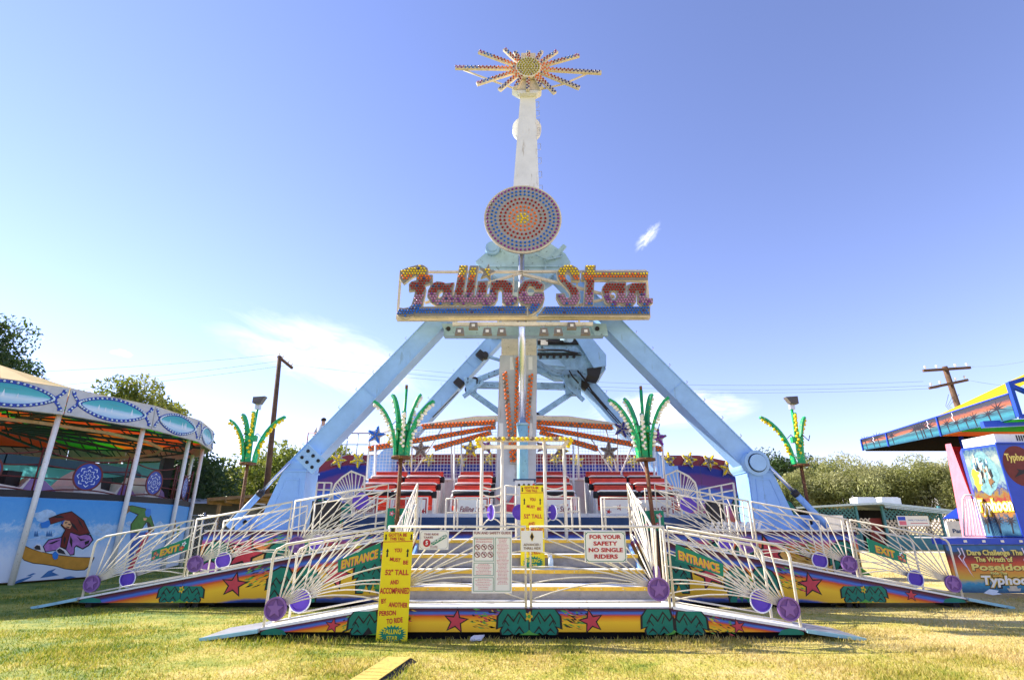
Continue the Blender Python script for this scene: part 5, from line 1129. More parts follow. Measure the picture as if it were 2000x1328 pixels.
slant_sign('entrance_sign', 'green entrance sign sloping up the left entrance ramp railing', [(660, 1094), (743, 1059), (743, 1092), (660, 1118)], YSG, 'ENTRANCE', group='entrance signs')
slant_sign('entrance_sign', 'green entrance sign sloping down the right entrance ramp railing', [(1320, 1062), (1413, 1101), (1413, 1126), (1320, 1094)], YSG, 'ENTRANCE', group='entrance signs')
slant_sign('exit_sign', 'green flowered exit sign on the left exit ramp railing', [(297, 1076), (370, 1049), (366, 1073), (295, 1095)], YE - .01, 'EXIT', True, 'exit signs')
slant_sign('exit_sign', 'green flowered exit sign on the right exit ramp railing', [(1693, 1050), (1770, 1082), (1772, 1101), (1699, 1078)], YE - .01, 'EXIT', True, 'exit signs')

# ================================================================ palm lamps
def palm_lamp(label, bx, Y, topz, hz, s, leaves, bulbmat, floodlight, lean=0, group='palm lamps'):
    """rusty post with a crown of curved green leaves edged with bulbs; hz: height of the crown's plate"""
    rt = thing('palm_lamp', label, 'lamp', (bx, Y, 0), group); xt = bx + lean
    MB().tube([V(bx, Y, 0), V(bx + lean * .5, Y, hz * .5), V(xt, Y, hz)], .042, 8).build('post', 'rusty_post', rt); MB().cyl((xt, Y, hz - .03), (xt, Y, hz + .02), .20 * s, n=16).build('plate', 'rusty_post', rt)
    MB().box((bx, Y, .02), (.3, .3, .04)).build('foot', 'rusty_post', rt)
    stem_top = topz - (.25 if floodlight else 0)
    MB().tube([V(xt, Y, hz + .02), V(xt + .02, Y, stem_top)], .035 * s, 6).build('stem', 'green_leaf', rt)
    MB().box((xt, Y - .02, hz + .62 * s), (.26 * s, .14, .14 * s)).build('junction_box', 'green_leaf', rt)
    rr_ = random.Random(int(bx * 100))
    for k, (ang, out, hgt, yd) in enumerate(leaves):            # direction sideways, spread, height, depth direction
        mb = MB(); P = []; n = 9; w0 = .13 * s
        for i in range(n + 1):
            t = i / n; x = xt + ang * out * s * (.20 + .80 * t ** 1.9); y = Y + yd * out * s * (.20 + .80 * t ** 1.9); z = hz + .02 + hgt * s * (1 - (1 - t) ** 1.35); P.append(V(x, y, z))
        sd = V(-yd, ang, 0); sd = sd.normalized() if sd.length > .1 else V(1, 0, 0)
        vs, fs = [], []
        for i, p in enumerate(P):
            t = i / n; ww = w0 * (1 - .35 * t) * .5; up_ = (P[min(i + 1, n)] - P[max(i - 1, 0)]).normalized(); nn = sd.cross(up_).normalized() * .028
            vs += [p - sd * ww - nn, p + sd * ww - nn, p + sd * ww + nn, p - sd * ww + nn]
        for i in range(n):
            for a, b in ((0, 1), (1, 2), (2, 3), (3, 0)): fs.append((i * 4 + a, i * 4 + b, i * 4 + 4 + b, i * 4 + 4 + a))
        fs += [(3, 2, 1, 0), (4 * n, 4 * n + 1, 4 * n + 2, 4 * n + 3)]; mb.add(vs, fs); o = mb.build('leaf', 'green_leaf', rt)
        mb = MB(); out_dir = V(ang, yd, 0) if abs(ang) + abs(yd) > .1 else V(0, -1, 0)
        for i in range(3, 2 * n):
            t = i / 2; a = int(t); p = P[a].lerp(P[a + 1], t - a); tan = (P[a + 1] - P[a]).normalized(); ww = w0 * (1 - .62 * t / n) * .5
            nn = sd.cross(tan).normalized(); 
            if nn.dot(V(out_dir.x, out_dir.y, -.4)) < 0: nn = -nn
            e = (1 if i % 2 else -1) * .35; mb.bulb(p + sd * (e * ww) + nn * .026 + V(rr_.uniform(-.008, .008), 0, rr_.uniform(-.01, .01)), nn, rr_.uniform(.034, .044) * s, L=1.35) if rr_.random() > .06 else None
        stuff(mb.build('bulbs', bulbmat, o))
    mb = MB(); q = V(xt, Y, hz + .62 * s)
    for k in (-1, 1): mb.tube([q, q + V(k * .15 * s, -.06, .12 * s), q + V(k * .3 * s, -.02, -.02 * s), q + V(k * .36 * s, 0, .12 * s)], .012, 4)
    mb.build('lead', 'rubber', rt)
    if floodlight:
        p = V(xt + .04, Y - .05, topz - .10)
        o = MB().prism([p + V(-.10, -.12, -.08), p + V(.10, -.12, -.10), p + V(.16, -.02, .12), p + V(-.15, -.02, .10)], (0, .16, 0)).build('floodlight', 'flood_grey', rt); MB().tube([V(xt + .02, Y, stem_top), p + V(0, 0, -.05)], .025, 5).build('bracket', 'steel', o); MB().box((xt + .03, Y, stem_top), (.12, .1, .14)).build('ballast', 'steel', o)
    else: MB().box((xt + .02, Y, stem_top + .04), (.05, .05, .10)).build('socket', 'rusty_post', rt)
Yi, Yo = 11.25, 13.6
p = W(783, 893, Yi); t = W(794, 760, Yi)
palm_lamp('palm lamp with white bulbs left of the gate, nearer and taller than its neighbour', W(776, 1020, Yi).x, Yi, t.z, p.z, 1.0, [(-1, .62, 1.12, -.3), (-.75, .42, 1.35, .5), (.75, .40, 1.36, .5), (1, .66, 1.12, -.3), (.25, .2, .9, -1)], 'bulb_white', False, p.x - W(776, 1020, Yi).x)
p = W(1261, 897, Yi); t = W(1243, 762, Yi)
palm_lamp('palm lamp with white bulbs right of the gate, on a leaning rusty post', W(1283, 1035, Yi).x, Yi, t.z, p.z, 1.0, [(-1, .72, 1.2, -.25), (-.6, .50, 1.32, .5), (.7, .42, 1.40, .45), (1, .56, 1.25, -.3), (-.3, .2, .9, -1)], 'bulb_white', False, p.x - W(1283, 1035, Yi).x)
p = W(484, 905, Yo); t = W(500, 776, Yo)
palm_lamp('palm lamp with yellow bulbs and floodlight at the left beside the utility pole', W(470, 1005, Yo).x, Yo, t.z, p.z, 1.0, [(-1, .58, 1.05, -.2), (-.75, .55, 1.25, .3), (1, .84, 1.12, -.2), (.15, .2, 1.25, -1)], 'bulb_yellow', True, p.x - W(470, 1005, Yo).x)
p = W(1564, 908, Yo); t = W(1540, 776, Yo)
palm_lamp('palm lamp with yellow bulbs and floodlight at the right before the olive trees', W(1587, 1035, Yo).x, Yo, t.z, p.z, 1.0, [(-1, .92, 1.15, -.2), (.8, .45, 1.2, .2), (-.2, .22, 1.25, -1)], 'bulb_yellow', True, p.x - W(1587, 1035, Yo).x)

# ================================================================ small things on the ground and steps
a, b, c, d = [RP(x, y, (0, 0, .05), V(0, 0, 1)) for x, y in ((664, 1328), (712, 1328), (785, 1283), (745, 1280))]
rt = thing('cable_ramp', 'yellow cable ramp with black rubber edges lying in the foreground grass', 'cable ramp', tuple(V((a + c).x / 2, (a + c).y / 2, 0)))
ax = (d - a).normalized(); si = V(ax.y, -ax.x, 0); A0 = a - ax * .6; A0.z = 0; D0 = d.copy(); D0.z = 0; w_ = .30
MB().prism([A0 + V(0, 0, 0), A0 + si * .07 + V(0, 0, .036), A0 + si * (.07 + w_) + V(0, 0, .036), A0 + si * (.14 + w_)], (D0 - A0)).build('rubber_base', 'rubber', rt)
MB().prism([A0 + si * .08 + V(0, 0, .037), A0 + si * .08 + V(0, 0, .046), A0 + si * (.06 + w_) + V(0, 0, .046), A0 + si * (.06 + w_) + V(0, 0, .037)], (D0 - A0)).build('lid', 'dusty_yellow', rt)
mb = MB()
for k in range(9): q = A0 + ax * (.08 + k * .13); mb.beam(q + si * .10 + V(0, 0, .047), q + si * (w_ + .03) + V(0, 0, .047), .02, .004)
mb.build('tread_bar', 'dusty_yellow', rt)
p = RP(932, 1249, (0, 0, .02), V(0, 0, 1)); mb = MB(); mb.add([p + V(*q) for q in ((-.10, -.03, .0), (.06, -.04, .02), (.10, .05, .055), (-.05, .05, .05), (-.09, .02, .03))], [(0, 1, 2, 3, 4)]); mb.prism([p + V(-.10, -.03, -.012), p + V(.06, -.04, .0), p + V(.1, .05, .04), p + V(-.05, .05, .035)], (0, 0, .006))
tag(mb.build('paper_scrap', 'paper', None, p), 'crumpled white paper scrap on the grass before the skirt', 'litter')
bx, by, bz = W(1076, 1105, 10.3).x, 10.3, .80
rt = thing('spray_bottle', 'white spray bottle standing on the step right of the farther height sign', 'bottle', (bx, by, bz)); MB().tube([V(bx, by, bz), V(bx, by, bz + .14), V(bx, by, bz + .17), V(bx, by, bz + .2)], [.045, .045, .03, .018], 12).build('bottle_body', 'bulb_pale', rt); MB().box((bx - .015, by, bz + .225), (.08, .03, .05)).build('trigger_head', 'white', rt); MB().beam((bx - .045, by, bz + .21), (bx - .03, by, bz + .16), .012, .02).build('trigger', 'white', rt)
# ================================================================ snow ride at the left
SC, SR = V(-20.1, 20.0, 0), 7.85
def sp_(ang, r, z): return V(SC.x + r * math.cos(R(ang)), SC.y + r * math.sin(R(ang)), z)
sn = thing('snow_ride', 'round covered ride with winter murals, cream canvas roof and blue-lit valance', 'fair ride', tuple(SC))
ANG = [-112 + 20 * k for k in range(18)]
art = [('tent_orange',), ('tent_green',), ('tent_red',)]
for k, a in enumerate(ANG):
    b = a + 20; Z0, Z1, ZP = 4.68, 5.50, 7.5
    A0, B0, A1, B1 = sp_(a, SR, Z0), sp_(b, SR, Z0), sp_(a, SR - .05, Z1), sp_(b, SR - .05, Z1)
    vis = a in (-52, -32, -12, 8, 28, 48)
    pn = MB().prism([A0.lerp(B0, .006), B0.lerp(A0, .006), B1.lerp(A1, .006), A1.lerp(B1, .006)], (SC - (A0 + B0) / 2).normalized() * .04).build('valance_panel', 'valance_grey', sn)
    if vis:
        u = (B0 - A0); L = u.length; H = (A1 - A0).length; f_ = Frame(A0.lerp(A1, .5).lerp(B0.lerp(B1, .5), .5), u, A1 - A0)
        def lens(hw, hh, n=18): return [(hw * math.cos(t), hh * math.sin(t) * (1 - .35 * math.cos(t) ** 2)) for t in [2 * PI * i / (2 * n) for i in range(2 * n)]]
        o = fill('lens_border', [lens(L * .41, H * .47)], f_, 'lens_blue', pn, .012, .002); 
        # winter scene with fading sky
        m = MB(); q = lens(L * .35, H * .345); m.prism([f_(x, y, .022) for x, y in q], f_.n * -.006, 0, [(x + k, .5 + y / (H * .62)) for x, y in q]); m.build('winter_scene', 'snow_lens', o)
        rr = random.Random(k)
        for j in range(4):
            x = rr.uniform(-.2, .25) * L; s = rr.uniform(.10, .2) * H; fill('painted_fir', [[(x - s * .3, -.12 * H), (x, -.12 * H + s * 1.6), (x + s * .3, -.12 * H)]], f_, 'snow_paint', o, .002, .024 + .0005 * j)
        for e in (-1, 1):
            for v in (-1, 1): fill('border_tail', [[(e * L * .365, v * H * .02), (e * L * .395, v * -H * .02), (e * L * .47, v * H * .28), (e * L * .475, v * H * .40), (e * L * .435, v * H * .40), (e * L * .43, v * H * .28)]], f_, 'lens_blue', pn, .012, .0025 + .0006 * (v > 0))
        mb = MB(); q = lens(L * .382, H * .408, 22)
        for x, y in q: mb.bulb(f_(x, y, .016), f_.n, .034)
        for e in (-1, 1):
            for v in (-1, 1):
                for t in (.12, .22, .33): mb.bulb(f_(e * L * (.40 + .12 * t * 1.6), v * H * t * 1.1, .016), f_.n, .032)
        stuff(mb.build('bulbs', 'bulb_pale', pn))
    # roof gore: outer canvas and coloured lining
    C1 = V(SC.x, SC.y, ZP); m1 = sp_(a, SR * .55, 6.22); m2 = sp_(b, SR * .55, 6.22); mid = (sp_((a + b) / 2, SR * .985, Z1 - .02)); mm = sp_((a + b) / 2, SR * .53, 6.10)
    mb = MB(); mb.add([A1, mid, B1, m2, mm, m1, C1], [(0, 1, 4, 5), (1, 2, 3, 4), (5, 4, 6), (4, 3, 6)]); mb.build('roof_gore', 'canopy_cream', sn)
    mb = MB(); lin = {-52: 'tent_orange', -32: 'tent_orange', -12: 'tent_green', 8: 'tent_red', 28: 'tent_green', 48: 'tent_red'}.get(a, ('tent_orange', 'tent_green', 'tent_red')[k % 3]); mb.add([A1 + V(0, 0, -.25), mid + V(0, 0, -.25), B1 + V(0, 0, -.25), sp_(b, SR * .55, 5.62), sp_((a + b) / 2, SR * .53, 5.58), sp_(a, SR * .55, 5.62), V(SC.x, SC.y, 5.9)], [(5, 4, 1, 0), (4, 3, 2, 1), (6, 4, 5), (6, 3, 4)]); mb.build('roof_lining', lin, sn)
    # posts, truss, wall
    P0, P1 = sp_(a, 7.5, 0), sp_(a, 7.5, 4.72); MB().cyl(P0, P1, .075, n=10).build('post', 'white', sn)
    Q0, Q1 = sp_(a, 7.1, 4.75), sp_(b, 7.1, 4.75); t = MB(); t.beam(Q0, Q1, .05, .06); t.beam(Q0 + V(0, 0, .4), Q1 + V(0, 0, .4), .05, .06)
    for j in range(5): t.beam(Q0.lerp(Q1, j / 5), Q0.lerp(Q1, (j + 1) / 5) + V(0, 0, .4), .03, .03)
    t.beam(sp_(a, 7.4, 4.75), sp_(a, 1.0, 5.1), .07, .09); t.beam(sp_(a, 7.4, 5.15), sp_(a, 1.0, 5.5), .05, .06)
    for j in range(6): t.beam(sp_(a, 7.2 - j, 4.78 + j * .055), sp_(a, 6.7 - j, 5.15 + j * .055), .035, .035)
    t.build('roof_truss', 'truss', sn)
    g = MB(); g.beam(sp_(a, 6.0, 4.62), sp_(a + 20, 6.0, 4.62), .06, .10); g.build('scalloped_rail', 'lattice_tan', sn)
    if -60 <= a <= 40:
        W0, W1 = sp_(a, 7.42, .06), sp_(b, 7.42, .06); up_ = V(0, 0, 2.24); wl = MB(); wl.prism([W0.lerp(W1, .004), W1.lerp(W0, .004), W1.lerp(W0, .004) + up_, W0.lerp(W1, .004) + up_], (SC - W0).normalized() * .04, 0, [(k * 2.7, 0), (k * 2.7 + 2.7, 0), (k * 2.7 + 2.7, 1), (k * 2.7, 1)]); wl.build('mural_panel', 'snow_wall', sn)
        MB().prism([W0 + V(0, 0, 2.25), W1 + V(0, 0, 2.25), W1 + V(0, 0, 2.44), W0 + V(0, 0, 2.44)], (SC - W0).normalized() * .06).build('ledge', 'dark', sn)
        rt_ = MB()
        for z in (2.45, 2.85, 3.25, 3.65): A_, B_ = sp_(a, 7.3, z), sp_(b, 7.3, z); c_ = (A_ + B_) / 2 + V(0, 0, (2.98 - z) * .55); rt_.tube(bez(A_, c_, B_, 8), .022, 5)
        rt_.tube([sp_(a + .6, 7.3, 2.3), sp_(a + .6, 7.3, 3.75)], .025, 5); rt_.tube([sp_(b - .6, 7.3, 2.3), sp_(b - .6, 7.3, 3.75)], .025, 5); rt_.build('curved_guard_rail', 'rail_red', sn)
        c_ = (sp_(a, 7.36, 3.0) + sp_(b, 7.36, 3.0)) / 2; o_ = (c_ - V(SC.x, SC.y, 3.0)).normalized(); u_ = V(-o_.y, o_.x, 0); f_ = Frame(c_, u_, V(0, 0, 1))
        dd = MB().cyl(c_, c_ + o_ * .03, .42, n=28).build('snowflake_disc', 'lens_blue', sn); fill('disc_rim', [circ(.44, 28), circ(.39, 28)], f_, 'rail_red', dd, .02, .022)
        for j in range(8):
            t_ = 2 * PI * j / 8
            for r0, r1, w_ in ((.05, .12, .02), (.16, .22, .05), (.27, .33, .07)):
                ct, s_ = math.cos(t_), math.sin(t_); pts = [(r1 * ct, r1 * s_), (r0 * ct - w_ * s_, r0 * s_ + w_ * ct), (r0 * ct - w_ * s_ - .022 * ct, r0 * s_ + w_ * ct - .022 * s_), ((r1 - .03) * ct, (r1 - .03) * s_), (r0 * ct + w_ * s_ - .022 * ct, r0 * s_ - w_ * ct - .022 * s_), (r0 * ct + w_ * s_, r0 * s_ - w_ * ct)]
                fill('flake_mark', [pts], f_, 'snow_paint', dd, .002, .031)
# inner floor, track and centre
MB().cyl((SC.x, SC.y, .0), (SC.x, SC.y, 2.2), 2.0, n=18).build('centre_drum', 'truss', sn); MB().cyl((SC.x, SC.y, 2.2), (SC.x, SC.y, 6.6), .45, n=12).build('centre_column', 'truss', sn)
mb = MB(); n = 36
for j in range(n):
    a, b = 360 * j / n, 360 * (j + 1) / n; mb.add([sp_(a, 3.6, 1.9), sp_(b, 3.6, 1.9), sp_(b, 6.9, 1.9), sp_(a, 6.9, 1.9)], [(0, 3, 2, 1)]); mb.add([sp_(a, 6.9, 1.9), sp_(b, 6.9, 1.9), sp_(b, 6.9, 0), sp_(a, 6.9, 0)], [(0, 1, 2, 3)])
mb.build('track_floor', 'track', sn)
for j in range(9): a = -140 + j * 26; MB().beam(sp_(a, 5.4, 3.5), sp_(a + 26, 5.4, 3.5), .20, .28).build('drive_beam', 'truss', sn)
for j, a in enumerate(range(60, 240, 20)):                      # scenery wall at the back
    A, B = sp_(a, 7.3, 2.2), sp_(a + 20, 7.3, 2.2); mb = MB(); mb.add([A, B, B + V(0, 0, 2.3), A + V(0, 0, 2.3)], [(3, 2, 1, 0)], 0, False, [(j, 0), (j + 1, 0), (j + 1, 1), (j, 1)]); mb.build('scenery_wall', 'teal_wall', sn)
def mural(pl, fr, mat, par, nm, lift, org=(0, 960), scl=5.108):
    P = []
    for a, b in pl: q = RP(org[0] + a / scl, org[1] + b / scl, fr.o, fr.n); d = q - fr.o; P.append((d.dot(fr.u), d.dot(fr.v)))
    return fill(nm, [P], fr, mat, par, .003, lift)
def wall_frame(a):
    A, B = sp_(a, 7.42, 0), sp_(a + 20, 7.42, 0); return Frame(A, B - A, V(0, 0, 1))
fw = wall_frame(-32); fig = mural([(195,630),(200,560),(240,532),(330,572),(430,600),(520,620),(640,635),(780,650),(945,652),(905,735),(845,782),(760,786),(640,770),(560,746),(430,726),(330,716),(240,686)], fw, 'ink', sn, 'painted_snowboarder', .001)
M_ = lambda pl, m, z, nm: mural(pl, fw, m, fig, nm, z)
M_([(205,628),(210,565),(240,540),(330,580),(430,606),(520,627),(640,641),(780,656),(933,660),(895,728),(840,774),(760,778),(640,763),(560,738),(430,718),(330,708),(240,678)], 'board_orange', .006, 'snowboard')
M_([(425,545),(480,475),(600,450),(690,400),(740,395),(905,425),(932,480),(885,540),(825,575),(760,545),(745,560),(742,630),(700,636),(650,585),(620,560),(560,585),(450,604)], 'ink', .006, 'trouser_outline')
M_([(435,545),(485,485),(600,460),(690,412),(740,405),(890,437),(918,480),(878,528),(822,562),(760,530),(735,555),(732,618),(700,625),(660,575),(620,550),(560,575),(455,596)], 'pants_lilac', .0105, 'trousers')
M_([(482,262),(600,216),(712,192),(835,285),(900,418),(790,440),(700,408),(660,570),(595,560),(612,440),(645,380),(600,335),(635,285),(498,328)], 'ink', .0145, 'jacket_outline')
M_([(492,268),(600,226),(710,202),(826,292),(886,410),(790,428),(700,396),(650,556),(603,548),(622,440),(655,380),(612,332),(642,278),(502,318)], 'jacket_red', .019, 'jacket')
M_([(612,300),(640,284),(690,292),(710,335),(692,368),(640,352),(618,330)], 'face_paint', .0235, 'face'); M_([(606,310),(612,290),(645,283),(630,300),(622,330)], 'pants_blue', .0275, 'cap')
M_([(398,312),(488,284),(497,328),(470,356),(410,364)], 'glove_blue', .0235, 'glove'); M_([(517,620),(545,592),(578,620),(570,665),(540,678),(520,655)], 'glove_blue', .0235, 'glove')
M_([(330,550),(360,522),(400,525),(430,570),(440,600),(410,600),(350,580)], 'bob_white', .0235, 'boot'); M_([(552,580),(590,552),(650,580),(690,630),(640,632),(570,615)], 'bob_white', .0275, 'boot'); M_([(335,552),(362,530),(392,540),(400,580),(350,576)], 'dark', .0275, 'boot_panel'); M_([(560,582),(590,562),(630,590),(650,625),(575,610)], 'dark', .0315, 'boot_panel')
for pl in ([(520,250),(600,236),(640,262),(560,262)], [(760,250),(800,300),(830,370),(790,320)], [(700,300),(740,330),(780,400),(720,350)], [(640,440),(655,470),(635,530),(628,480)]): M_(pl, 'ink', .0235, 'fold_shadow')
for pl in ([(470,520),(560,485),(600,480),(520,520)], [(760,440),(800,470),(860,475),(800,492)], [(700,440),(720,480),(715,560),(690,500)], [(840,500),(890,480),(880,515),(845,530)]): M_(pl, 'ink', .0150, 'fold_shadow')
for pl in ([(640,305),(668,300),(662,312),(642,316)], [(672,318),(700,322),(698,334),(676,330)], [(655,345),(690,352),(680,360),(660,355)]): M_(pl, 'ink', .0275, 'face_mark')
for pl in ([(100,930),(180,880),(330,835),(300,860),(210,900)], [(400,860),(480,790),(560,765),(520,800),(590,830),(470,850)], [(260,840),(330,810),(360,815),(300,840)], [(620,860),(700,840),(760,850),(680,868)]): mural(pl, fw, 'tree_paint', sn, 'painted_shade', .0004)
for pl in ([(230,480),(330,465),(420,430),(470,445),(560,400),(600,420),(520,455),(400,480)], [(900,420),(960,380),(1010,410),(1080,370),(1130,420),(1000,450)]): mural(pl, fw, 'cloud_paint', sn, 'painted_mountain', .0004)
for px in (470, 490, 510, 350, 370): mural([(px - 14, 445), (px, 385), (px + 14, 445)], fw, 'tree_paint', sn, 'painted_fir', .0008)
fw = wall_frame(-12); o2, s2 = (160, 960), 5.533; fig = mural([(455,185),(470,155),(540,145),(690,178),(700,230),(745,255),(785,380),(770,430),(720,440),(700,330),(650,400),(600,450),(520,440),(525,350),(600,250),(510,210),(480,240)], fw, 'ink', sn, 'painted_snowboarder', .001, o2, s2)
M_ = lambda pl, m, z, nm: mural(pl, fw, m, fig, nm, z, o2, s2)
M_([(515,160),(540,153),(685,185),(695,235),(740,262),(775,375),(758,385),(725,330),(690,320),(645,395),(600,440),(530,430),(535,350),(615,242),(515,205)], 'jacket_green', .006, 'jacket'); M_([(462,185),(475,160),(515,155),(520,205),(485,235)], 'paint_brown', .006, 'glove'); M_([(680,215),(700,180),(740,185),(745,240),(720,275),(685,262)], 'glove_blue', .0105, 'helmet'); M_([(660,280),(700,285),(690,310),(665,312)], 'face_paint', .0105, 'face')
M_([(745,390),(780,385),(775,430),(715,440)], 'paint_brown', .0105, 'glove'); M_([(525,440),(600,450),(690,430),(650,560),(560,640),(560,770),(500,780),(520,600)], 'pants_blue', .006, 'trousers'); M_([(690,440),(750,430),(700,520),(560,800),(470,960),(430,950),(560,700),(650,520)], 'star_red', .0105, 'snowboard')
fw = wall_frame(8); mural([(930,560),(1000,300),(1020,310),(1010,400),(960,560)], fw, 'paint_brown', sn, 'painted_skier', .001, o2, s2); mural([(1030,380),(1050,360),(1060,390),(1035,500),(1020,480)], fw, 'jacket_green', sn, 'painted_skier', .001, o2, s2)
rr = random.Random(12)
for a in (-52, -32, -12):
    fw = wall_frame(a)
    for j in range(0):
        x, z, s = rr.uniform(.15, 2.5), rr.uniform(1.05, 1.35), rr.uniform(.12, .28); fill('painted_fir', [[(x - s * .35, z), (x - s * .1, z + s * .5), (x - s * .18, z + s * .5), (x, z + s * 1.1), (x + s * .18, z + s * .5), (x + s * .1, z + s * .5), (x + s * .35, z)]], fw, 'tree_paint', sn, .0008, .0002 + .0001 * j)
    for j in range(5):
        x, z, s = rr.uniform(.2, 2.4), rr.uniform(1.45, 1.85), rr.uniform(.1, .22); fill('painted_cloud', [[(x + s * 1.5 * math.cos(t) * (1 + .2 * math.sin(3 * t + j)), z + s * .55 * math.sin(t) * (1 + .25 * math.cos(4 * t))) for t in [2 * PI * i / 20 for i in range(20)]]], fw, 'cloud_paint', sn, .0008, .0012 + .0001 * j)
# painted rider on the back scenery
fb = Frame(sp_(172, 7.2, 3.0), sp_(152, 7.2, 0) - sp_(172, 7.2, 0), V(0, 0, 1))
def back_fig(x, z, s, m):
    o = fill('painted_rider', [[(x + a * s, z + b * s) for a, b in [(-.9, .55), (-.4, .75), (-.1, .6), (.35, .62), (.6, .3), (.7, -.3), (-.3, -.35), (-.35, .25), (-.85, .4)]]], fb, m, sn, .003, .002); fill('rider_face', [circ(.2 * s, 12, x + .2 * s, z + .82 * s)], fb, 'face_paint', o, .003, .006); fill('rider_cap', [[(x + a * s, z + b * s) for a, b in [(-.05, .92), (.02, 1.1), (.3, 1.15), (.5, 1.0), (.45, .92)]]], fb, 'pants_blue', o, .003, .010)
back_fig(.9, .55, .75, 'pants_blue'); back_fig(-1.6, .6, .5, 'paint_brown'); back_fig(3.2, .5, .5, 'board_orange')
def bobsled(ang, i):
    c = sp_(ang, 5.9, 0); o_ = (c - SC).normalized(); t_ = V(-o_.y, o_.x, 0); f = lambda a, b, z: c + t_ * a + o_ * b + V(0, 0, z)
    nth = ('nearest', 'second', 'third', 'fourth', 'fifth')[i]
    rt = thing('bobsled_car', f'{nth} white and purple bobsled car behind the red guard rails', 'ride car', tuple(c + V(0, 0, 1.9)), 'bobsled cars')
    prof = [(-1.15, 2.25), (-1.2, 2.75), (-.95, 3.05), (-.62, 3.28), (-.35, 3.25), (-.25, 2.72), (.35, 2.62), (.55, 2.95), (.9, 2.85), (1.25, 2.55), (1.35, 2.2), (1.1, 2.02), (-.9, 2.02)]
    MB().prism([f(a, .45, z) for a, z in prof], o_ * -.9).build('body', 'bob_white', rt)
    MB().prism([f(a, .47, z) for a, z in [(.4, 2.5), (.56, 2.93), (.9, 2.84), (1.24, 2.54), (1.3, 2.25), (.8, 2.2)]], o_ * -.94).build('nose_panel', 'bob_purple', rt); MB().box(tuple(f(.05, 0, 2.85)), (.5, .5, .5)).build('seat_pad', 'dark', rt)
    MB().cyl(f(.0, 0, 1.9), f(0, 0, 2.05), .2, n=10).build('bogie', 'dark', rt)
for i, a in enumerate((-62, -36, -10, 16)): bobsled(a, i)
MB().prism([sp_(40, 6.6, 1.9), sp_(47, 6.6, 1.9), sp_(47, 6.6, 4.4), sp_(40, 6.6, 4.4)], (SC - sp_(44, 6.6, 0)).normalized() * .4).build('black_speaker_stack', 'black', sn)

# ================================================================ storm ride at the right
ty = thing('storm_ride_canopy', 'long canopy with stormy sea valance and yellow roof at the right edge', 'canopy', (13.5, 16, 0))
ed = [(12.66, 13.3, 4.07, 4.68), (12.60, 15.7, 4.03, 4.56), (12.46, 17.8, 4.03, 4.44), (12.30, 18.9, 4.04, 4.40)]
for i in range(3):
    (x0, y0, a0, b0), (x1, y1, a1, b1) = ed[i], ed[i + 1]; A, B, C_, D = V(x0, y0, a0), V(x1, y1 - .02, a1), V(x1, y1 - .02, b1), V(x0, y0, b0)
    mb = MB(); mb.prism([A, B, C_, D], (.04, .003, 0), 0, [(y0 * .8, 0), (y1 * .8, 0), (y1 * .8, 1), (y0 * .8, 1)]); pn = mb.build('valance_panel', 'storm', ty)
    f_ = Frame(B, A - B, V(0, 0, 1)); L = (A - B).length; rr = random.Random(i + 4)
    for k in range(max(3, int(L * 2.6))):                        # palms, lightning
        x = rr.uniform(.15, L - .25); s = rr.uniform(.18, .30); z0 = .03
        pts = []; 
        for j in range(7): t = R(-20 + 36 * j); pts += [(x + math.cos(t - .2) * s * .25, z0 + s * 1.1 + math.sin(t - .2) * s * .2), (x + math.cos(t) * s * 1.1, z0 + s * 1.1 + math.sin(t) * s * .75)]
        o = fill('painted_palm', [pts], f_, 'palm_ink', pn, .001, .001 + .0004 * k); fill('palm_trunk', [[(x + .1 * s, 0.02), (x - .02, z0 + s), (x + .02, z0 + s), (x + .22 * s, .02)]], f_, 'palm_ink', o, .001, .001 + .0004 * k)
    for k in range(1):
        x = rr.uniform(.2, L - .2); h0 = (b0 - a0) * .95; fill('painted_lightning', [[(x, h0), (x + .03, h0 * .8), (x - .02, h0 * .72), (x + .04, h0 * .5), (x + .025, h0 * .5), (x - .045, h0 * .72), (x + .01, h0 * .8), (x - .02, h0)]], f_, 'bolt_white', pn, .001, .004)
    MB().beam(V(x1 - .01, y1 - .01, a1 - .02), V(x1 - .01, y1 - .01, b1 + .02), .05, .04).build('valance_post', 'booth_blue', ty); MB().beam(D + V(0, 0, .02), C_ + V(0, 0, .02), .03, .03).build('top_trim', 'booth_blue', ty)
mb = MB(); rf = [V(12.66, 13.3, 4.72), V(12.60, 15.7, 4.60), V(12.46, 17.8, 4.47), V(12.3, 18.9, 4.43)]; rd_ = [V(16.5, 12.5, 6.6), V(16.0, 15.7, 6.05), V(15.6, 17.8, 5.2), V(15.0, 18.9, 4.43)]
for i in range(3): mb.add([rf[i], rf[i + 1], rd_[i + 1], rd_[i]], [(0, 3, 2, 1)])
mb.build('canvas_roof', 'tent_yellow', ty)
MB().prism([V(12.35, 18.8, 4.0), V(19, 18.8, 4.0), V(19, 18.8, 4.35), V(12.35, 18.8, 4.35)], (0, .06, 0)).build('far_valance', 'dark', ty)
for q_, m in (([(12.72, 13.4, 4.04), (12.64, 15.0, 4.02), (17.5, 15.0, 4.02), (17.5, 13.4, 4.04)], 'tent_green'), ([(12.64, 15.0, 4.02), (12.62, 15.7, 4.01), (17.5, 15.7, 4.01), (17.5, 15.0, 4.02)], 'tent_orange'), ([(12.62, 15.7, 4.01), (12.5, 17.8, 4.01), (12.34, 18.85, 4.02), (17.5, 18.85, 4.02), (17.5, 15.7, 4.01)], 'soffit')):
    MB().prism([V(*p) for p in q_], (0, 0, .02)).build('soffit', m, ty)
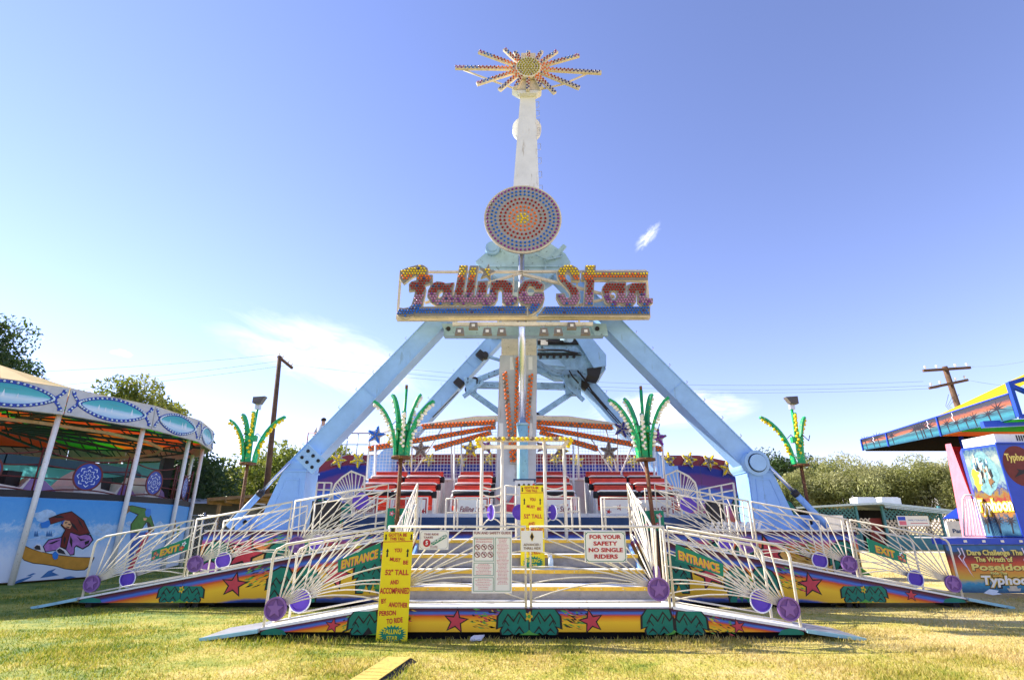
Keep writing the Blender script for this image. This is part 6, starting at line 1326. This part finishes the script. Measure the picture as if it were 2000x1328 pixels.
for p, q in ((V(12.72, 13.25, 4.95), V(14.6, 12.6, 5.5)), (V(12.72, 13.25, 4.1), V(14.6, 12.6, 4.2)), (V(12.72, 13.25, 4.1), V(12.72, 13.25, 4.98)), (V(12.75, 13.25, 4.9), V(13.7, 12.9, 4.15)), (V(13.7, 12.9, 4.15), V(14.5, 12.6, 5.4))): MB().beam(p, q, .10, .10).build('truss_bar', 'booth_blue', ty)
MB().beam(V(12.3, 13.9, 4.02), V(15, 13.2, 4.05), .16, .16).build('edge_beam', 'booth_blue', ty)
MB().prism([V(12.9, 12.96, 4.15), V(15, 12.2, 4.2), V(15, 12.2, 5.6), V(12.9, 12.96, 5.0)], (0, .05, 0)).build('green_gable', 'tent_green', ty)
for x, y in ((13.2, 15.75), (15.2, 18.7), (17.5, 18.7), (17.5, 13.0)): MB().cyl((x, y, 0), (x, y, 4.1), .06, n=8).build('canopy_post', 'booth_blue', ty)
dr = thing('red_drape', 'red canvas drape gathered in a pink-edged wedge beside the blue booth', 'drape', (13, 16, 1.2))
a, b, c, d = W(1846, 868, 15.9), W(1857, 866, 15.2), W(1926, 1050, 14.3), W(1880, 1050, 15.3)
mb = MB(); n = 10
for i in range(n + 1):
    t = i / n; p, q = a.lerp(d, t), b.lerp(c, t); k = .05 * math.sin(t * 9); mb.add([p, p.lerp(q, .5) + V(-.05 + k * .5, 0, 0), q], [])
mb.f = []; mb.m = []; mb.sm = []
for i in range(n):
    for j in (0, 1): mb.f.append([i * 3 + j, i * 3 + j + 1, i * 3 + 4 + j, i * 3 + 3 + j]); mb.m.append(0); mb.sm.append(True)
mb.build('pink_edge', 'drape_pink', dr)
a, b, c, d = W(1852, 872, 16.2), W(1905, 872, 16.2), W(1960, 1048, 15.2), W(1912, 1048, 15.2); mb = MB(); m_ = 14
for i in range(n + 1):
    for j in range(m_ + 1): t, s = i / n, j / m_; p = a.lerp(d, t).lerp(b.lerp(c, t), s); mb.v.append(p + V(0, .07 * math.sin(s * 20) * (.3 + t), 0))
for i in range(n):
    for j in range(m_): mb.f.append([i * (m_ + 1) + j, i * (m_ + 1) + j + 1, (i + 1) * (m_ + 1) + j + 1, (i + 1) * (m_ + 1) + j]); mb.m.append(0); mb.sm.append(True)
mb.build('red_cloth', 'drape_red', dr)
# booth on the trailer deck
bo = thing('ticket_booth', 'blue booth airbrushed with a storm scene and big yellow ride name', 'booth', (12.6, 14.5, 1.25))
BY, BX0, BX1, BZ0, BZ1 = 14.05, 11.70, 11.87, 1.27, 3.42; BYN = 13.2
MB().prism([V(BX0, BY, BZ0), V(BX1, BYN, BZ0), V(14.6, BYN, BZ0), V(14.6, BY + .8, BZ0), V(BX0 + .6, BY + .8, BZ0)], (0, 0, BZ1 - BZ0)).build('cabin', 'booth_blue', bo)
f_ = Frame((BX0, BY, BZ0), (BX1 - BX0, BYN - BY, 0), (0, 0, 1)); fw_ = math.hypot(BX1 - BX0, BYN - BY)
def swirl(nm, cx, cy, rx, ry, mat, par, lift, seed, k=.18):
    r0 = random.Random(seed); ph = [r0.uniform(0, 6) for _ in range(4)]; return fill(nm, [[(cx + rx * math.cos(t) * (1 + k * math.sin(3 * t + ph[0]) + k * .6 * math.sin(7 * t + ph[1])), cy + ry * math.sin(t) * (1 + k * math.sin(4 * t + ph[2]) + k * .5 * math.sin(9 * t + ph[3]))) for t in [2 * PI * i / 40 for i in range(40)]]], f_, mat, par, .0015, lift)
mb = MB(); q = [(.02, .02), (fw_ - .02, .02), (fw_ - .02, 2.10), (.02, 2.10)]; mb.prism([f_(x, y, .005) for x, y in q], f_.n * -.004, 0, [(x * 1.2, y / 2.15) for x, y in q]); art_ = mb.build('airbrush_mural', 'booth_art', bo)
swirl('painted_foam', .42, 1.50, .31, .50, 'foam_teal', art_, .006, 3, .07); swirl('painted_glow', .20, 1.38, .11, .28, 'gold', art_, .008, 4, .15); swirl('painted_spray', .30, 1.72, .12, .16, 'cloud_paint', art_, .009, 7, .2)
r9 = random.Random(9)
for k in range(26): swirl('painted_crag', .42 + r9.uniform(-.16, .16), 1.52 + r9.uniform(-.30, .32), r9.uniform(.015, .05), r9.uniform(.04, .11), r9.choice(('lattice_tan', 'paint_brown', 'ink', 'cloud_paint', 'foam_teal', 'truss')), art_, .010 + .0006 * k, 30 + k, .3)
f2 = f_
for dz, m, bo_, li in ((0, 'gold', .15, .012), (0, 'bulb_white', .03, .020)): text('Typhoon', f2, .44, .60, .27, m, bo, w=.84, bold=bo_, shear=.1, lift=li + .008)
for k in range(3):
    x = .14 + k * .28; pts = []
    for j in range(8): t = R(10 + 45 * j); pts += [(x + math.cos(t - .25) * .04, .36 + math.sin(t - .25) * .04), (x + math.cos(t) * .15, .36 + math.sin(t) * .11)]
    o = fill('painted_palm', [pts], f_, 'text_shadow', bo, .002, .008); fill('palm_trunk', [[(x - .03, .08), (x - .01, .36), (x + .015, .36), (x, .08)]], f_, 'text_shadow', o, .002, .008)
f3 = Frame((BX1 + .02, BYN, BZ0), (1, 0, 0), (0, 0, 1)); o = fill('dark_vignette', [circ(.40, 30, .42, 1.62, .48)], f3, 'jacket_red', bo, .002, .001); text('Typhoon', f3, .42, 1.75, .16, 'text_yellow', o, w=.62, bold=.05, lift=.005)
fill('painted_palm', [[(.2, 1.35), (.35, 1.5), (.3, 1.55), (.45, 1.52), (.6, 1.58), (.5, 1.48), (.65, 1.35), (.45, 1.44)]], f3, 'text_shadow', o, .002, .005)
MB().box((13.15, BYN + .62, BZ1 + .14), (2.3, 1.0, .24)).build('air_conditioner', 'white', bo); mb = MB()
for k in range(8): mb.box((12.55 + k * .06, BYN + .115, BZ1 + .16), (.028, .01, .14))
mb.build('vent_slot', 'dark', bo)
MB().beam(V(BX1 - .02, BYN - .03, BZ1 + .015), V(14.6, BYN - .03, BZ1 + .015), .05, .03).build('roof_trim', 'booth_blue', bo)
# trailer front with slogan
tr = thing('ride_trailer', 'blue trailer front painted with a stormy sunset sea and yellow slogan', 'trailer', (12, 13.3, 0))
x0, x1 = 9.80, 15.0; Y0 = 12.95
mb = MB(); q = [V(x0 + .05, Y0, .13), V(x1, Y0, .08), V(x1, Y0, 1.12), V(x0, Y0, 1.12)]; mb.prism(q, (0, .05, 0), 0, [(0, 0), (5, 0), (5, 1), (0, 1)]); mb.build('mural_board', 'storm_front', tr)
MB().box(((x0 + x1) / 2 - .03, Y0 + .1, 1.19), (x1 - x0 + .1, .30, .13)).build('deck_edge', 'booth_blue', tr); MB().box(((x0 + x1) / 2 + .6, Y0 + 1.4, 1.235), (x1 - x0 - 1.2, 2.4, .03)).build('deck', 'steel', tr)
for k in range(5): MB().box((10.25 + k * .42, Y0 - .055, 1.19), (.07, .02, .05)).build('latch', 'bulb_white', tr)
for x in (12.4, 13.4, 14.5): MB().box((x, 14.2, .6), (.15, 1.2, 1.16)).build('trailer_leg', 'booth_blue', tr)
f_ = Frame((x0, Y0, 0), (1, 0, 0), (0, 0, 1))
for s, x, z, h_, w_, sh in (('Dare Challenge The', 1.08, .90, .105, 1.25, 0), ('The Wrath of', 1.02, .76, .10, .85, 0), ('Poseidon', 1.12, .585, .13, 1.28, 0), ('Ride The', 1.05, .50, .055, .36, 0)):
    text(s, f_, x + .012, z - .012, h_, 'text_shadow', tr, w=w_, bold=.06, lift=.003); text(s, f_, x, z, h_, 'text_yellow', tr, w=w_, bold=.05, lift=.007)
for m, b_, li in (('text_shadow', .2, .003), ('gold', .12, .006), ('sign_white', .045, .010)): text('Typhoon', f_, 1.22, .30, .17, m, tr, w=1.2, bold=b_, shear=.1, lift=li)
for k, (x, s) in enumerate(((.38, 1), (.30, .7), (1.75, 1), (1.3, .5), (2.1, .8))):
    z = 1.05; pts = [(x, z), (x + .03, z - .18 * s), (x - .03, z - .25 * s), (x + .05, z - .5 * s), (x + .10, z - .62 * s), (x + .035, z - .5 * s), (x - .055, z - .25 * s), (x + .005, z - .18 * s), (x - .03, z)]; fill('painted_lightning', [pts], f_, 'bolt_white', tr, .002, .001)
fill('painted_clouds', [[(.02, 1.10), (2.6, 1.10), (2.5, 1.0), (2.2, 1.03), (1.9, .95), (1.6, 1.02), (1.2, .96), (.9, 1.03), (.6, .95), (.4, 1.02), (.2, .96), (.02, 1.0)]], f_, 'tree_paint', tr, .001, .0005)
o = fill('painted_ship', [[(1.18, .16), (1.42, .16), (1.46, .22), (1.38, .21), (1.36, .40), (1.22, .38), (1.21, .21), (1.14, .22)]], f_, 'lattice_tan', tr, .002, .001)
fill('painted_foam', [[(.6, .12), (.75, .2), (.95, .17), (.9, .13), (1.0, .1), (.8, .08)]], f_, 'snow_paint', tr, .002, .001)
cbx = thing('crowd_barrier', 'white tubular crowd barrier leaning upright between drape and booth', 'barrier', (11.2, 13.9, 1.26))
c = [W(1884, 1046, 13.9), W(1880, 975, 13.9), W(1884, 967, 13.9), W(1900, 966, 13.9), W(1906, 974, 13.9), W(1926, 1046, 13.9)]; MB().tube(c + [c[0]], .022, 6).build('frame', 'white', cbx)
for k in range(1, 6): t = k / 6; MB().tube([c[1].lerp(c[4], t), c[0].lerp(c[5], t)], .010, 4).build('bar', 'white', cbx)
# ================================================================ background buildings
ls = thing('lattice_stall', 'low teal stall with lattice walls and a shallow pale roof beyond the right ramp', 'stall', (25, 41, 0))
sx0, sx1, SY = 18.2, 31.2, 41.0
def SXP(px): return W(px, 1020, SY).x
xr0, xa, xr1 = W(1512, 1000, SY).x, W(1706, 980, SY).x, W(1868, 1000, SY).x
zr0, za, zr1 = W(1512, 992, SY).z, W(1706, 981, SY).z, W(1868, 998, SY).z
MB().prism([V(xr0, SY - .8, zr0 - .12), V(xa, SY - .8, za - .14), V(xr1, SY - .8, zr1 - .12), V(xr1, SY - .8, zr1), V(xa, SY - .8, za), V(xr0, SY - .8, zr0)], (0, 7, 0)).build('roof', 'roof_teal', ls)
for k in range(3): MB().prism([V(xa + .2, SY - .82 - .02 * k, za - .18 - .1 * k), V(xr1, SY - .82 - .02 * k, zr1 - .16 - .1 * k), V(xr1, SY - .82 - .02 * k, zr1 - .10 - .1 * k), V(xa + .2, SY - .82 - .02 * k, za - .12 - .1 * k)], (0, .02, 0)).build('fascia_board', 'roof_teal', ls)
def lattice(par, x0, x1, z0, z1, mat, y=SY, p=.30):
    mb = MB(); w_, h_ = x1 - x0, z1 - z0; s = x0 - h_
    while s < x1:
        for sg in (1, -1):
            a, b = (s, z0), (s + h_, z1)
            if sg < 0: a, b = (s, z1), (s + h_, z0)
            t0 = max(0, (x0 - a[0]) / (b[0] - a[0])); t1 = min(1, (x1 - a[0]) / (b[0] - a[0]))
            if t1 > t0: mb.beam((a[0] + (b[0] - a[0]) * t0, y + .02 * sg, a[1] + (b[1] - a[1]) * t0), (a[0] + (b[0] - a[0]) * t1, y + .02 * sg, a[1] + (b[1] - a[1]) * t1), .02, .09)
        s += p
    return stuff(mb.build('lattice', mat, par))
xd0, xd1, xl0, xe = SXP(1676), SXP(1728), SXP(1590), SXP(1840)
lattice(ls, xl0, xd0, 2.15, 2.85, 'lattice_teal'); lattice(ls, SXP(1642), xd0, 1.05, 2.1, 'lattice_tan'); lattice(ls, xd1, xe, 2.05, 2.75, 'lattice_teal'); lattice(ls, xd1, xe, .95, 2.02, 'lattice_tan'); lattice(ls, xd0, SXP(1700), 1.2, 2.15, 'lattice_tan')
for x0_, x1_ in ((SXP(1520), xd0), (xd1, xe)): MB().box(((x0_ + x1_) / 2, SY, .50), (x1_ - x0_, .08, 1.0)).build('kick_board', 'stall_teal', ls)
for x in (SXP(1520), xl0, xd0, xd1, xe): MB().box((x, SY - .02, 1.5), (.16, .16, 3.0)).build('post', 'stall_teal', ls)
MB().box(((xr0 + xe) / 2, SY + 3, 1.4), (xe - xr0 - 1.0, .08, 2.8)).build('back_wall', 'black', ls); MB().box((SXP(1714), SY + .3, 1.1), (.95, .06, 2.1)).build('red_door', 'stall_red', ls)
rt, f_, w, h = board('notice_board', 'plain pale board leaning at the left end of the lattice stall', (1586, 1006, 1646, 1042), SY - .6, 'bulb_white', 'board'); MB().box((rt.location.x, SY - .5, rt.location.z / 2), (w * .8, .05, rt.location.z)).build('legs', 'wood_new', rt)
rt, f_, w, h = board('raffle_banner', 'white printed banner hung on the lattice wall of the stall', (1755, 1007, 1812, 1027), SY - .12, 'sign_white', 'banner')
fill('blue_block', [[(.03 * w, .55 * h), (.27 * w, .55 * h), (.27 * w, .92 * h), (.03 * w, .92 * h)]], f_, 'booth_blue', rt, .004, .001); fill('picture_block', [[(.05 * w, .1 * h), (.27 * w, .1 * h), (.27 * w, .5 * h), (.05 * w, .5 * h)]], f_, 'pink', rt, .004, .001); text('FAMILY FUN RAFFLE', f_, .64 * w, .5 * h, .16 * h, 'tree_paint', rt, w=.6 * w); 
mb = MB(); mb.add([f_(.4 * w, .25 * h, .004), f_(.95 * w, .25 * h, .004), f_(.95 * w, .31 * h, .004), f_(.4 * w, .31 * h, .004)], [(0, 1, 2, 3)]); mb.build('small_print', 'star_red', rt)
for px in (1685, 1732): 
    p = W(px, 975, SY + 3); tag(MB().box((0, 0, .18), (1.5, 1.0, .5)).box((0, 0, .46), (1.3, .8, .08)).build('roof_vent', 'white', None, (0, 0, 0)), 'white roof vent box on the %s part of the stall roof' % ('left' if px < 1700 else 'right'), 'vent', 'roof vents').location = V(p.x, SY + 3, za + .02)
bt = thing('popup_tent', 'small blue pop-up tent with a grey side banner by the storm ride', 'tent', (29.5, 36, 0))
TY = 34.0; tx0, tx1 = W(1850, 1020, TY).x, W(1900, 1020, TY).x; zt0, zt1 = W(1845, 1012, TY).z, W(1880, 998, TY).z
MB().add([V(tx0 - .2, TY, zt0), V(tx1 + 1.2, TY, zt0), V(tx1 + 2.2, TY + 3, zt0), V(tx0 + 2.0, TY + 3, zt0), V((tx0 + tx1) / 2 + 1.2, TY + 1.5, zt1 + .25)], [(0, 1, 4), (1, 2, 4), (2, 3, 4), (3, 0, 4)]).build('tent_top', 'booth_blue', bt)
MB().prism([V(tx0, TY + .05, .2), V(tx1, TY + .05, .2), V(tx1, TY + .05, zt0 - .15), V(tx0, TY + .05, zt0 - .15)], (0, .02, 0)).build('side_banner', 'valance_grey', bt); text('Park', Frame((tx0, TY + .045, 0), (1, 0, 0), (0, 0, 1)), .6, 1.2, .22, 'dark_blue', bt, w=.8, bold=.05)
for x in (tx0 + .05, tx1 + 1): MB().cyl((x, TY + .1, 0), (x, TY + .1, zt0), .03, n=6).build('tent_leg', 'steel', bt); MB().cyl((x + 2.0, TY + 2.9, 0), (x + 2.0, TY + 2.9, zt0), .03, n=6).build('tent_leg', 'steel', bt)
# left background
bw = thing('siding_building', 'long low building with grey-brown horizontal siding behind the snow ride', 'building', (-18, 32, 0))
BYL = 30.0; bx0, bx1 = -27.0, W(472, 1000, BYL).x
MB().box(((bx0 + bx1) / 2, BYL + 2.5, 1.35), (bx1 - bx0, 5, 2.7)).build('wall', 'siding', bw)
for k in range(15): MB().beam((bx0, BYL - .015, .2 + k * .17), (bx1, BYL - .015, .2 + k * .17), .03, .02).build('siding_board', 'siding', bw)
MB().prism([V(bx0 - .4, BYL - .5, 2.7), V(bx0 - .4, BYL + 5.5, 2.7), V(bx0 - .4, BYL + 2.5, 3.1)], (bx1 - bx0 + .8, 0, 0)).build('roof', 'valance_grey', bw)
sh = thing('timber_shelter', 'open timber shelter with a pale plank roof behind the left lamp', 'shelter', (-13, 28, 0)); SHY = 27.5
a, b = W(405, 972, SHY), W(545, 962, SHY); 
MB().prism([V(a.x, SHY, a.z - .16), V(b.x, SHY, b.z - .12), V(b.x, SHY, b.z), V(a.x, SHY, a.z)], (0, 3, 0)).build('roof', 'wood_new', sh); 
for k in range(5): t = k / 4; MB().beam(V(a.x + (b.x - a.x) * t, SHY + .1, a.z + (b.z - a.z) * t - .22), V(a.x + (b.x - a.x) * t, SHY + 2.9, a.z + (b.z - a.z) * t - .22), .08, .14).build('rafter', 'wood_new', sh)
for x in (a.x + .5, b.x - .3): MB().box((x, SHY + .3, 1.3), (.14, .14, 2.6)).build('post', 'wood_new', sh)
for k in range(8): z = 1.2 + k * .17; MB().box((b.x - .9, SHY + 2.6, z), (2.0, .03, .12)).build('louvre_slat', 'wood_new', sh)
cl = thing('chain_link_fence', 'chain-link fence with steel posts running behind the left exit ramp', 'fence', (-11, 26, 0)); FY = 26.0
fx0, fx1 = W(330, 1000, FY).x, W(540, 1000, FY).x; mb = MB(); h_ = 2.0; s = fx0 - h_
while s < fx1:
    for sg in (1, -1):
        A_, B_ = ((s, 0), (s + h_, h_)) if sg > 0 else ((s, h_), (s + h_, 0)); t0 = max(0, (fx0 - s) / h_); t1 = min(1, (fx1 - s) / h_)
        if t1 > t0: mb.beam((s + h_ * t0, FY, A_[1] + (B_[1] - A_[1]) * t0), (s + h_ * t1, FY + .003, A_[1] + (B_[1] - A_[1]) * t1), .008, .008)
    s += .16
stuff(mb.build('wire_mesh', 'steel', cl))
for k in range(4): x = fx0 + (fx1 - fx0) * k / 3; MB().cyl((x, FY, 0), (x, FY, 2.15), .04, n=8).build('post', 'steel', cl)
MB().cyl((fx0, FY, 2.02), (fx1, FY, 2.02), .025, n=6).build('top_pipe', 'steel', cl)

# ================================================================ utility poles and wires
def upole(label, base, top, r0, r1, arms, extra):
    rt = thing('utility_pole', label, 'utility pole', tuple(base), 'utility poles'); MB().tube([base, base.lerp(top, .5), top], [r0, (r0 + r1) / 2, r1], 10).build('post', 'wood_pole', rt); d = (top - base).normalized()
    for (p, q) in arms:
        o = MB().beam(p, q, .12, .14).build('crossarm', 'wood_pole', rt)
        for t in (.06, .30, .70, .94): c_ = p.lerp(q, t); MB().tube([c_, c_ + V(0, 0, .14), c_ + V(0, 0, .18), c_ + V(0, 0, .28)], [.02, .02, .06, .05], 8).build('insulator', 'bulb_white', o)
    if extra:
        c_ = base.lerp(top, .60) + V(-.35, -.1, 0); o = MB().tube([c_, c_ + V(0, 0, .05), c_ + V(0, 0, 1.05), c_ + V(0, 0, 1.12)], [.24, .28, .28, .2], 14).build('transformer', 'dark', rt)
        for k in (-1, 1): MB().cyl(c_ + V(k * .12, 0, 1.1), c_ + V(k * .12, 0, 1.36), .04, n=6).build('bushing', 'dark', o)
        mb = MB(); q = base.lerp(top, .84); 
        for k in range(3): mb.tube([c_ + V(-.2 + .2 * k, 0, 1.3), c_ + V(-.5 + .1 * k, 0, 1.8), q + V(-.3 + .3 * k, 0, 0)], .012, 4)
        mb.build('lead', 'wire', rt)
    return rt
t1 = W(546, 700, 32); b1_ = W(520, 960, 32); d_ = (t1 - b1_) / (t1.z - b1_.z); bs = V(b1_.x - d_.x * b1_.z, 32 - d_.y * b1_.z, 0)
upole('slim brown wooden utility pole behind the left lamp', bs, t1 + d_ * .15, .20, .13, [(W(543, 696, 31.9), W(571, 719, 33.2))], False)
t2 = W(1845, 716, 30); b2_ = W(1866, 800, 30); d_ = (t2 - b2_) / (t2.z - b2_.z); bs2 = V(t2.x + .5, 30, 0)
upole('weathered utility pole with two crossarms and transformer above the storm ride', bs2, t2, .2, .14, [(W(1803, 724, 29.9), W(1895, 718, 29.9)), (W(1815, 758, 29.8), W(1890, 742, 29.8))], True)
def owire(label, p, q, sag):
    P = [p.lerp(q, i / 16) - V(0, 0, sag * 4 * (i / 16) * (1 - i / 16)) for i in range(17)]; tag(MB().tube(P, .008, 4).build('overhead_wire', 'wire', None, P[0]), label, 'wire', 'overhead wires')
nmz = ('upper', 'middle', 'lower')
for k, (p, q) in enumerate(((W(543, 692, 32), W(1803, 745, 30)), (W(560, 703, 32.5), W(1815, 753, 30)), (W(570, 712, 33), W(1835, 758, 30)))): owire(f'{nmz[k]} overhead wire crossing behind the tower between the two poles', p, q, .9)
for k, (p, q) in enumerate(((W(543, 692, 32), W(-60, 730, 30)), (W(560, 703, 32.5), W(-60, 765, 30)), (W(570, 712, 33), W(-60, 778, 30)))): owire(f'{nmz[k]} overhead wire running left from the slim pole', p, q, .2)
for k, (p, q) in enumerate(((W(1893, 716, 30), W(2060, 690, 26)), (W(1890, 742, 30), W(2060, 752, 27)))): owire(f'{nmz[k]} overhead wire running right from the weathered pole', p, q, .2)

# ================================================================ trees
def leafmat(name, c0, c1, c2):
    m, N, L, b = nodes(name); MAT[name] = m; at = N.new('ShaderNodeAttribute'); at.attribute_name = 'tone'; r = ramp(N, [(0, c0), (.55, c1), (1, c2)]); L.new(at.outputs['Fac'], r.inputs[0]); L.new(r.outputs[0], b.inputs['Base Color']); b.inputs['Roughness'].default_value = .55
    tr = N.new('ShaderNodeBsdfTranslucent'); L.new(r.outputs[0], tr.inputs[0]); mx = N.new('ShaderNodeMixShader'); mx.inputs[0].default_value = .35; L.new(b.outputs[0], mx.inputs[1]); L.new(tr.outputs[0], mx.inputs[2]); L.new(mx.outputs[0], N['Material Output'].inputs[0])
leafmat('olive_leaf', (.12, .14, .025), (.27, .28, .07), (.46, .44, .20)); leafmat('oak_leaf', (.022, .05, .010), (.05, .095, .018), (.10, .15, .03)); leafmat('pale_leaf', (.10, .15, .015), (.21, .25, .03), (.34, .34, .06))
def tree(name, label, base, H, rx, rz, mat, n, seed, ls_=.28, group=None, trunk_h=.32, clumps=26, asp=.42):
    g = np.random.default_rng(seed); rt = thing(name, label, 'tree', tuple(base), group); B = np.array(base); rr = random.Random(seed)
    cz = H - rz; C_ = V(*base) + V(0, 0, cz); tr = MB(); th = max(.8, H * trunk_h); tr.tube([V(*base), V(*base) + V(.1, 0, th * .5), V(*base) + V(.05, .1, th), C_], [.035 * H, .028 * H, .024 * H, .01 * H], 8)
    cen = []
    for k in range(clumps):
        u = g.normal(size=3); u /= np.linalg.norm(u); 
        if u[2] < -.55: u[2] *= -.5
        r = g.uniform(.45, .92); c_ = np.array([u[0] * rx * r, u[1] * rx * r, u[2] * rz * r]); cen.append((c_, g.uniform(.26, .46) * min(rx, rz), g.uniform(0, 1)))
        if k < 9: e = C_ + V(*(c_ * .8)); s = V(*base) + V(0, 0, th * rr.uniform(.8, 1.15)); tr.tube([s, s.lerp(e, .5) + V(rr.uniform(-.3, .3), rr.uniform(-.3, .3), .2), e], [.014 * H, .009 * H, .003 * H], 5)
    tr.build('trunk', 'bark', rt)
    per = n // clumps; co = []; tone = []
    for c_, r, t in cen:
        p = g.normal(size=(per, 3)); p /= np.linalg.norm(p, axis=1)[:, None]; rad = r * g.uniform(.25, 1.12, per) ** .55; q = c_ + p * rad[:, None] * np.array([1.05, 1.05, .9])
        co.append(q); tone.append(np.clip(.50 * t + .22 * g.random(per) + .18 + .18 * (p[:, 2]), 0, 1))  # clump tops tinted lighter, light from above put into the leaf colour
    q = np.concatenate(co); tone = np.concatenate(tone); m = len(q); ax = g.normal(size=(m, 3)); ax[:, 2] += .5; ax /= np.linalg.norm(ax, axis=1)[:, None]; sd = np.cross(ax, g.normal(size=(m, 3))); sd /= np.linalg.norm(sd, axis=1)[:, None] + 1e-9
    L = ls_ * g.uniform(.6, 1.3, m)[:, None]; w_ = L * asp; q = q + np.array([0, 0, cz]); vv = np.stack([q - ax * L * .5, q + sd * w_ * .5, q + ax * L * .5, q - sd * w_ * .5], 1)
    me = bpy.data.meshes.new('crown'); me.vertices.add(m * 4); me.vertices.foreach_set('co', vv.ravel()); me.loops.add(m * 4); me.loops.foreach_set('vertex_index', np.arange(m * 4)); me.polygons.add(m); me.polygons.foreach_set('loop_start', np.arange(m) * 4)
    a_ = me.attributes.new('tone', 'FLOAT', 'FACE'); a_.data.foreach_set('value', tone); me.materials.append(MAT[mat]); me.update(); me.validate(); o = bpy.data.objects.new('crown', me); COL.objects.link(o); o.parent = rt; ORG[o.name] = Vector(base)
OG = 'olive trees behind the stall'
ol = [(1512, 925, 47, 2.6), (1570, 915, 50, 2.8), (1640, 890, 49, 3.6), (1712, 905, 51, 2.9), (1778, 884, 49, 3.9), (1850, 895, 48, 3.3), (1915, 884, 50, 3.6), (1980, 892, 49, 3.4)]
nth = ('first and leftmost', 'second', 'third', 'fourth', 'fifth', 'sixth', 'seventh', 'eighth')
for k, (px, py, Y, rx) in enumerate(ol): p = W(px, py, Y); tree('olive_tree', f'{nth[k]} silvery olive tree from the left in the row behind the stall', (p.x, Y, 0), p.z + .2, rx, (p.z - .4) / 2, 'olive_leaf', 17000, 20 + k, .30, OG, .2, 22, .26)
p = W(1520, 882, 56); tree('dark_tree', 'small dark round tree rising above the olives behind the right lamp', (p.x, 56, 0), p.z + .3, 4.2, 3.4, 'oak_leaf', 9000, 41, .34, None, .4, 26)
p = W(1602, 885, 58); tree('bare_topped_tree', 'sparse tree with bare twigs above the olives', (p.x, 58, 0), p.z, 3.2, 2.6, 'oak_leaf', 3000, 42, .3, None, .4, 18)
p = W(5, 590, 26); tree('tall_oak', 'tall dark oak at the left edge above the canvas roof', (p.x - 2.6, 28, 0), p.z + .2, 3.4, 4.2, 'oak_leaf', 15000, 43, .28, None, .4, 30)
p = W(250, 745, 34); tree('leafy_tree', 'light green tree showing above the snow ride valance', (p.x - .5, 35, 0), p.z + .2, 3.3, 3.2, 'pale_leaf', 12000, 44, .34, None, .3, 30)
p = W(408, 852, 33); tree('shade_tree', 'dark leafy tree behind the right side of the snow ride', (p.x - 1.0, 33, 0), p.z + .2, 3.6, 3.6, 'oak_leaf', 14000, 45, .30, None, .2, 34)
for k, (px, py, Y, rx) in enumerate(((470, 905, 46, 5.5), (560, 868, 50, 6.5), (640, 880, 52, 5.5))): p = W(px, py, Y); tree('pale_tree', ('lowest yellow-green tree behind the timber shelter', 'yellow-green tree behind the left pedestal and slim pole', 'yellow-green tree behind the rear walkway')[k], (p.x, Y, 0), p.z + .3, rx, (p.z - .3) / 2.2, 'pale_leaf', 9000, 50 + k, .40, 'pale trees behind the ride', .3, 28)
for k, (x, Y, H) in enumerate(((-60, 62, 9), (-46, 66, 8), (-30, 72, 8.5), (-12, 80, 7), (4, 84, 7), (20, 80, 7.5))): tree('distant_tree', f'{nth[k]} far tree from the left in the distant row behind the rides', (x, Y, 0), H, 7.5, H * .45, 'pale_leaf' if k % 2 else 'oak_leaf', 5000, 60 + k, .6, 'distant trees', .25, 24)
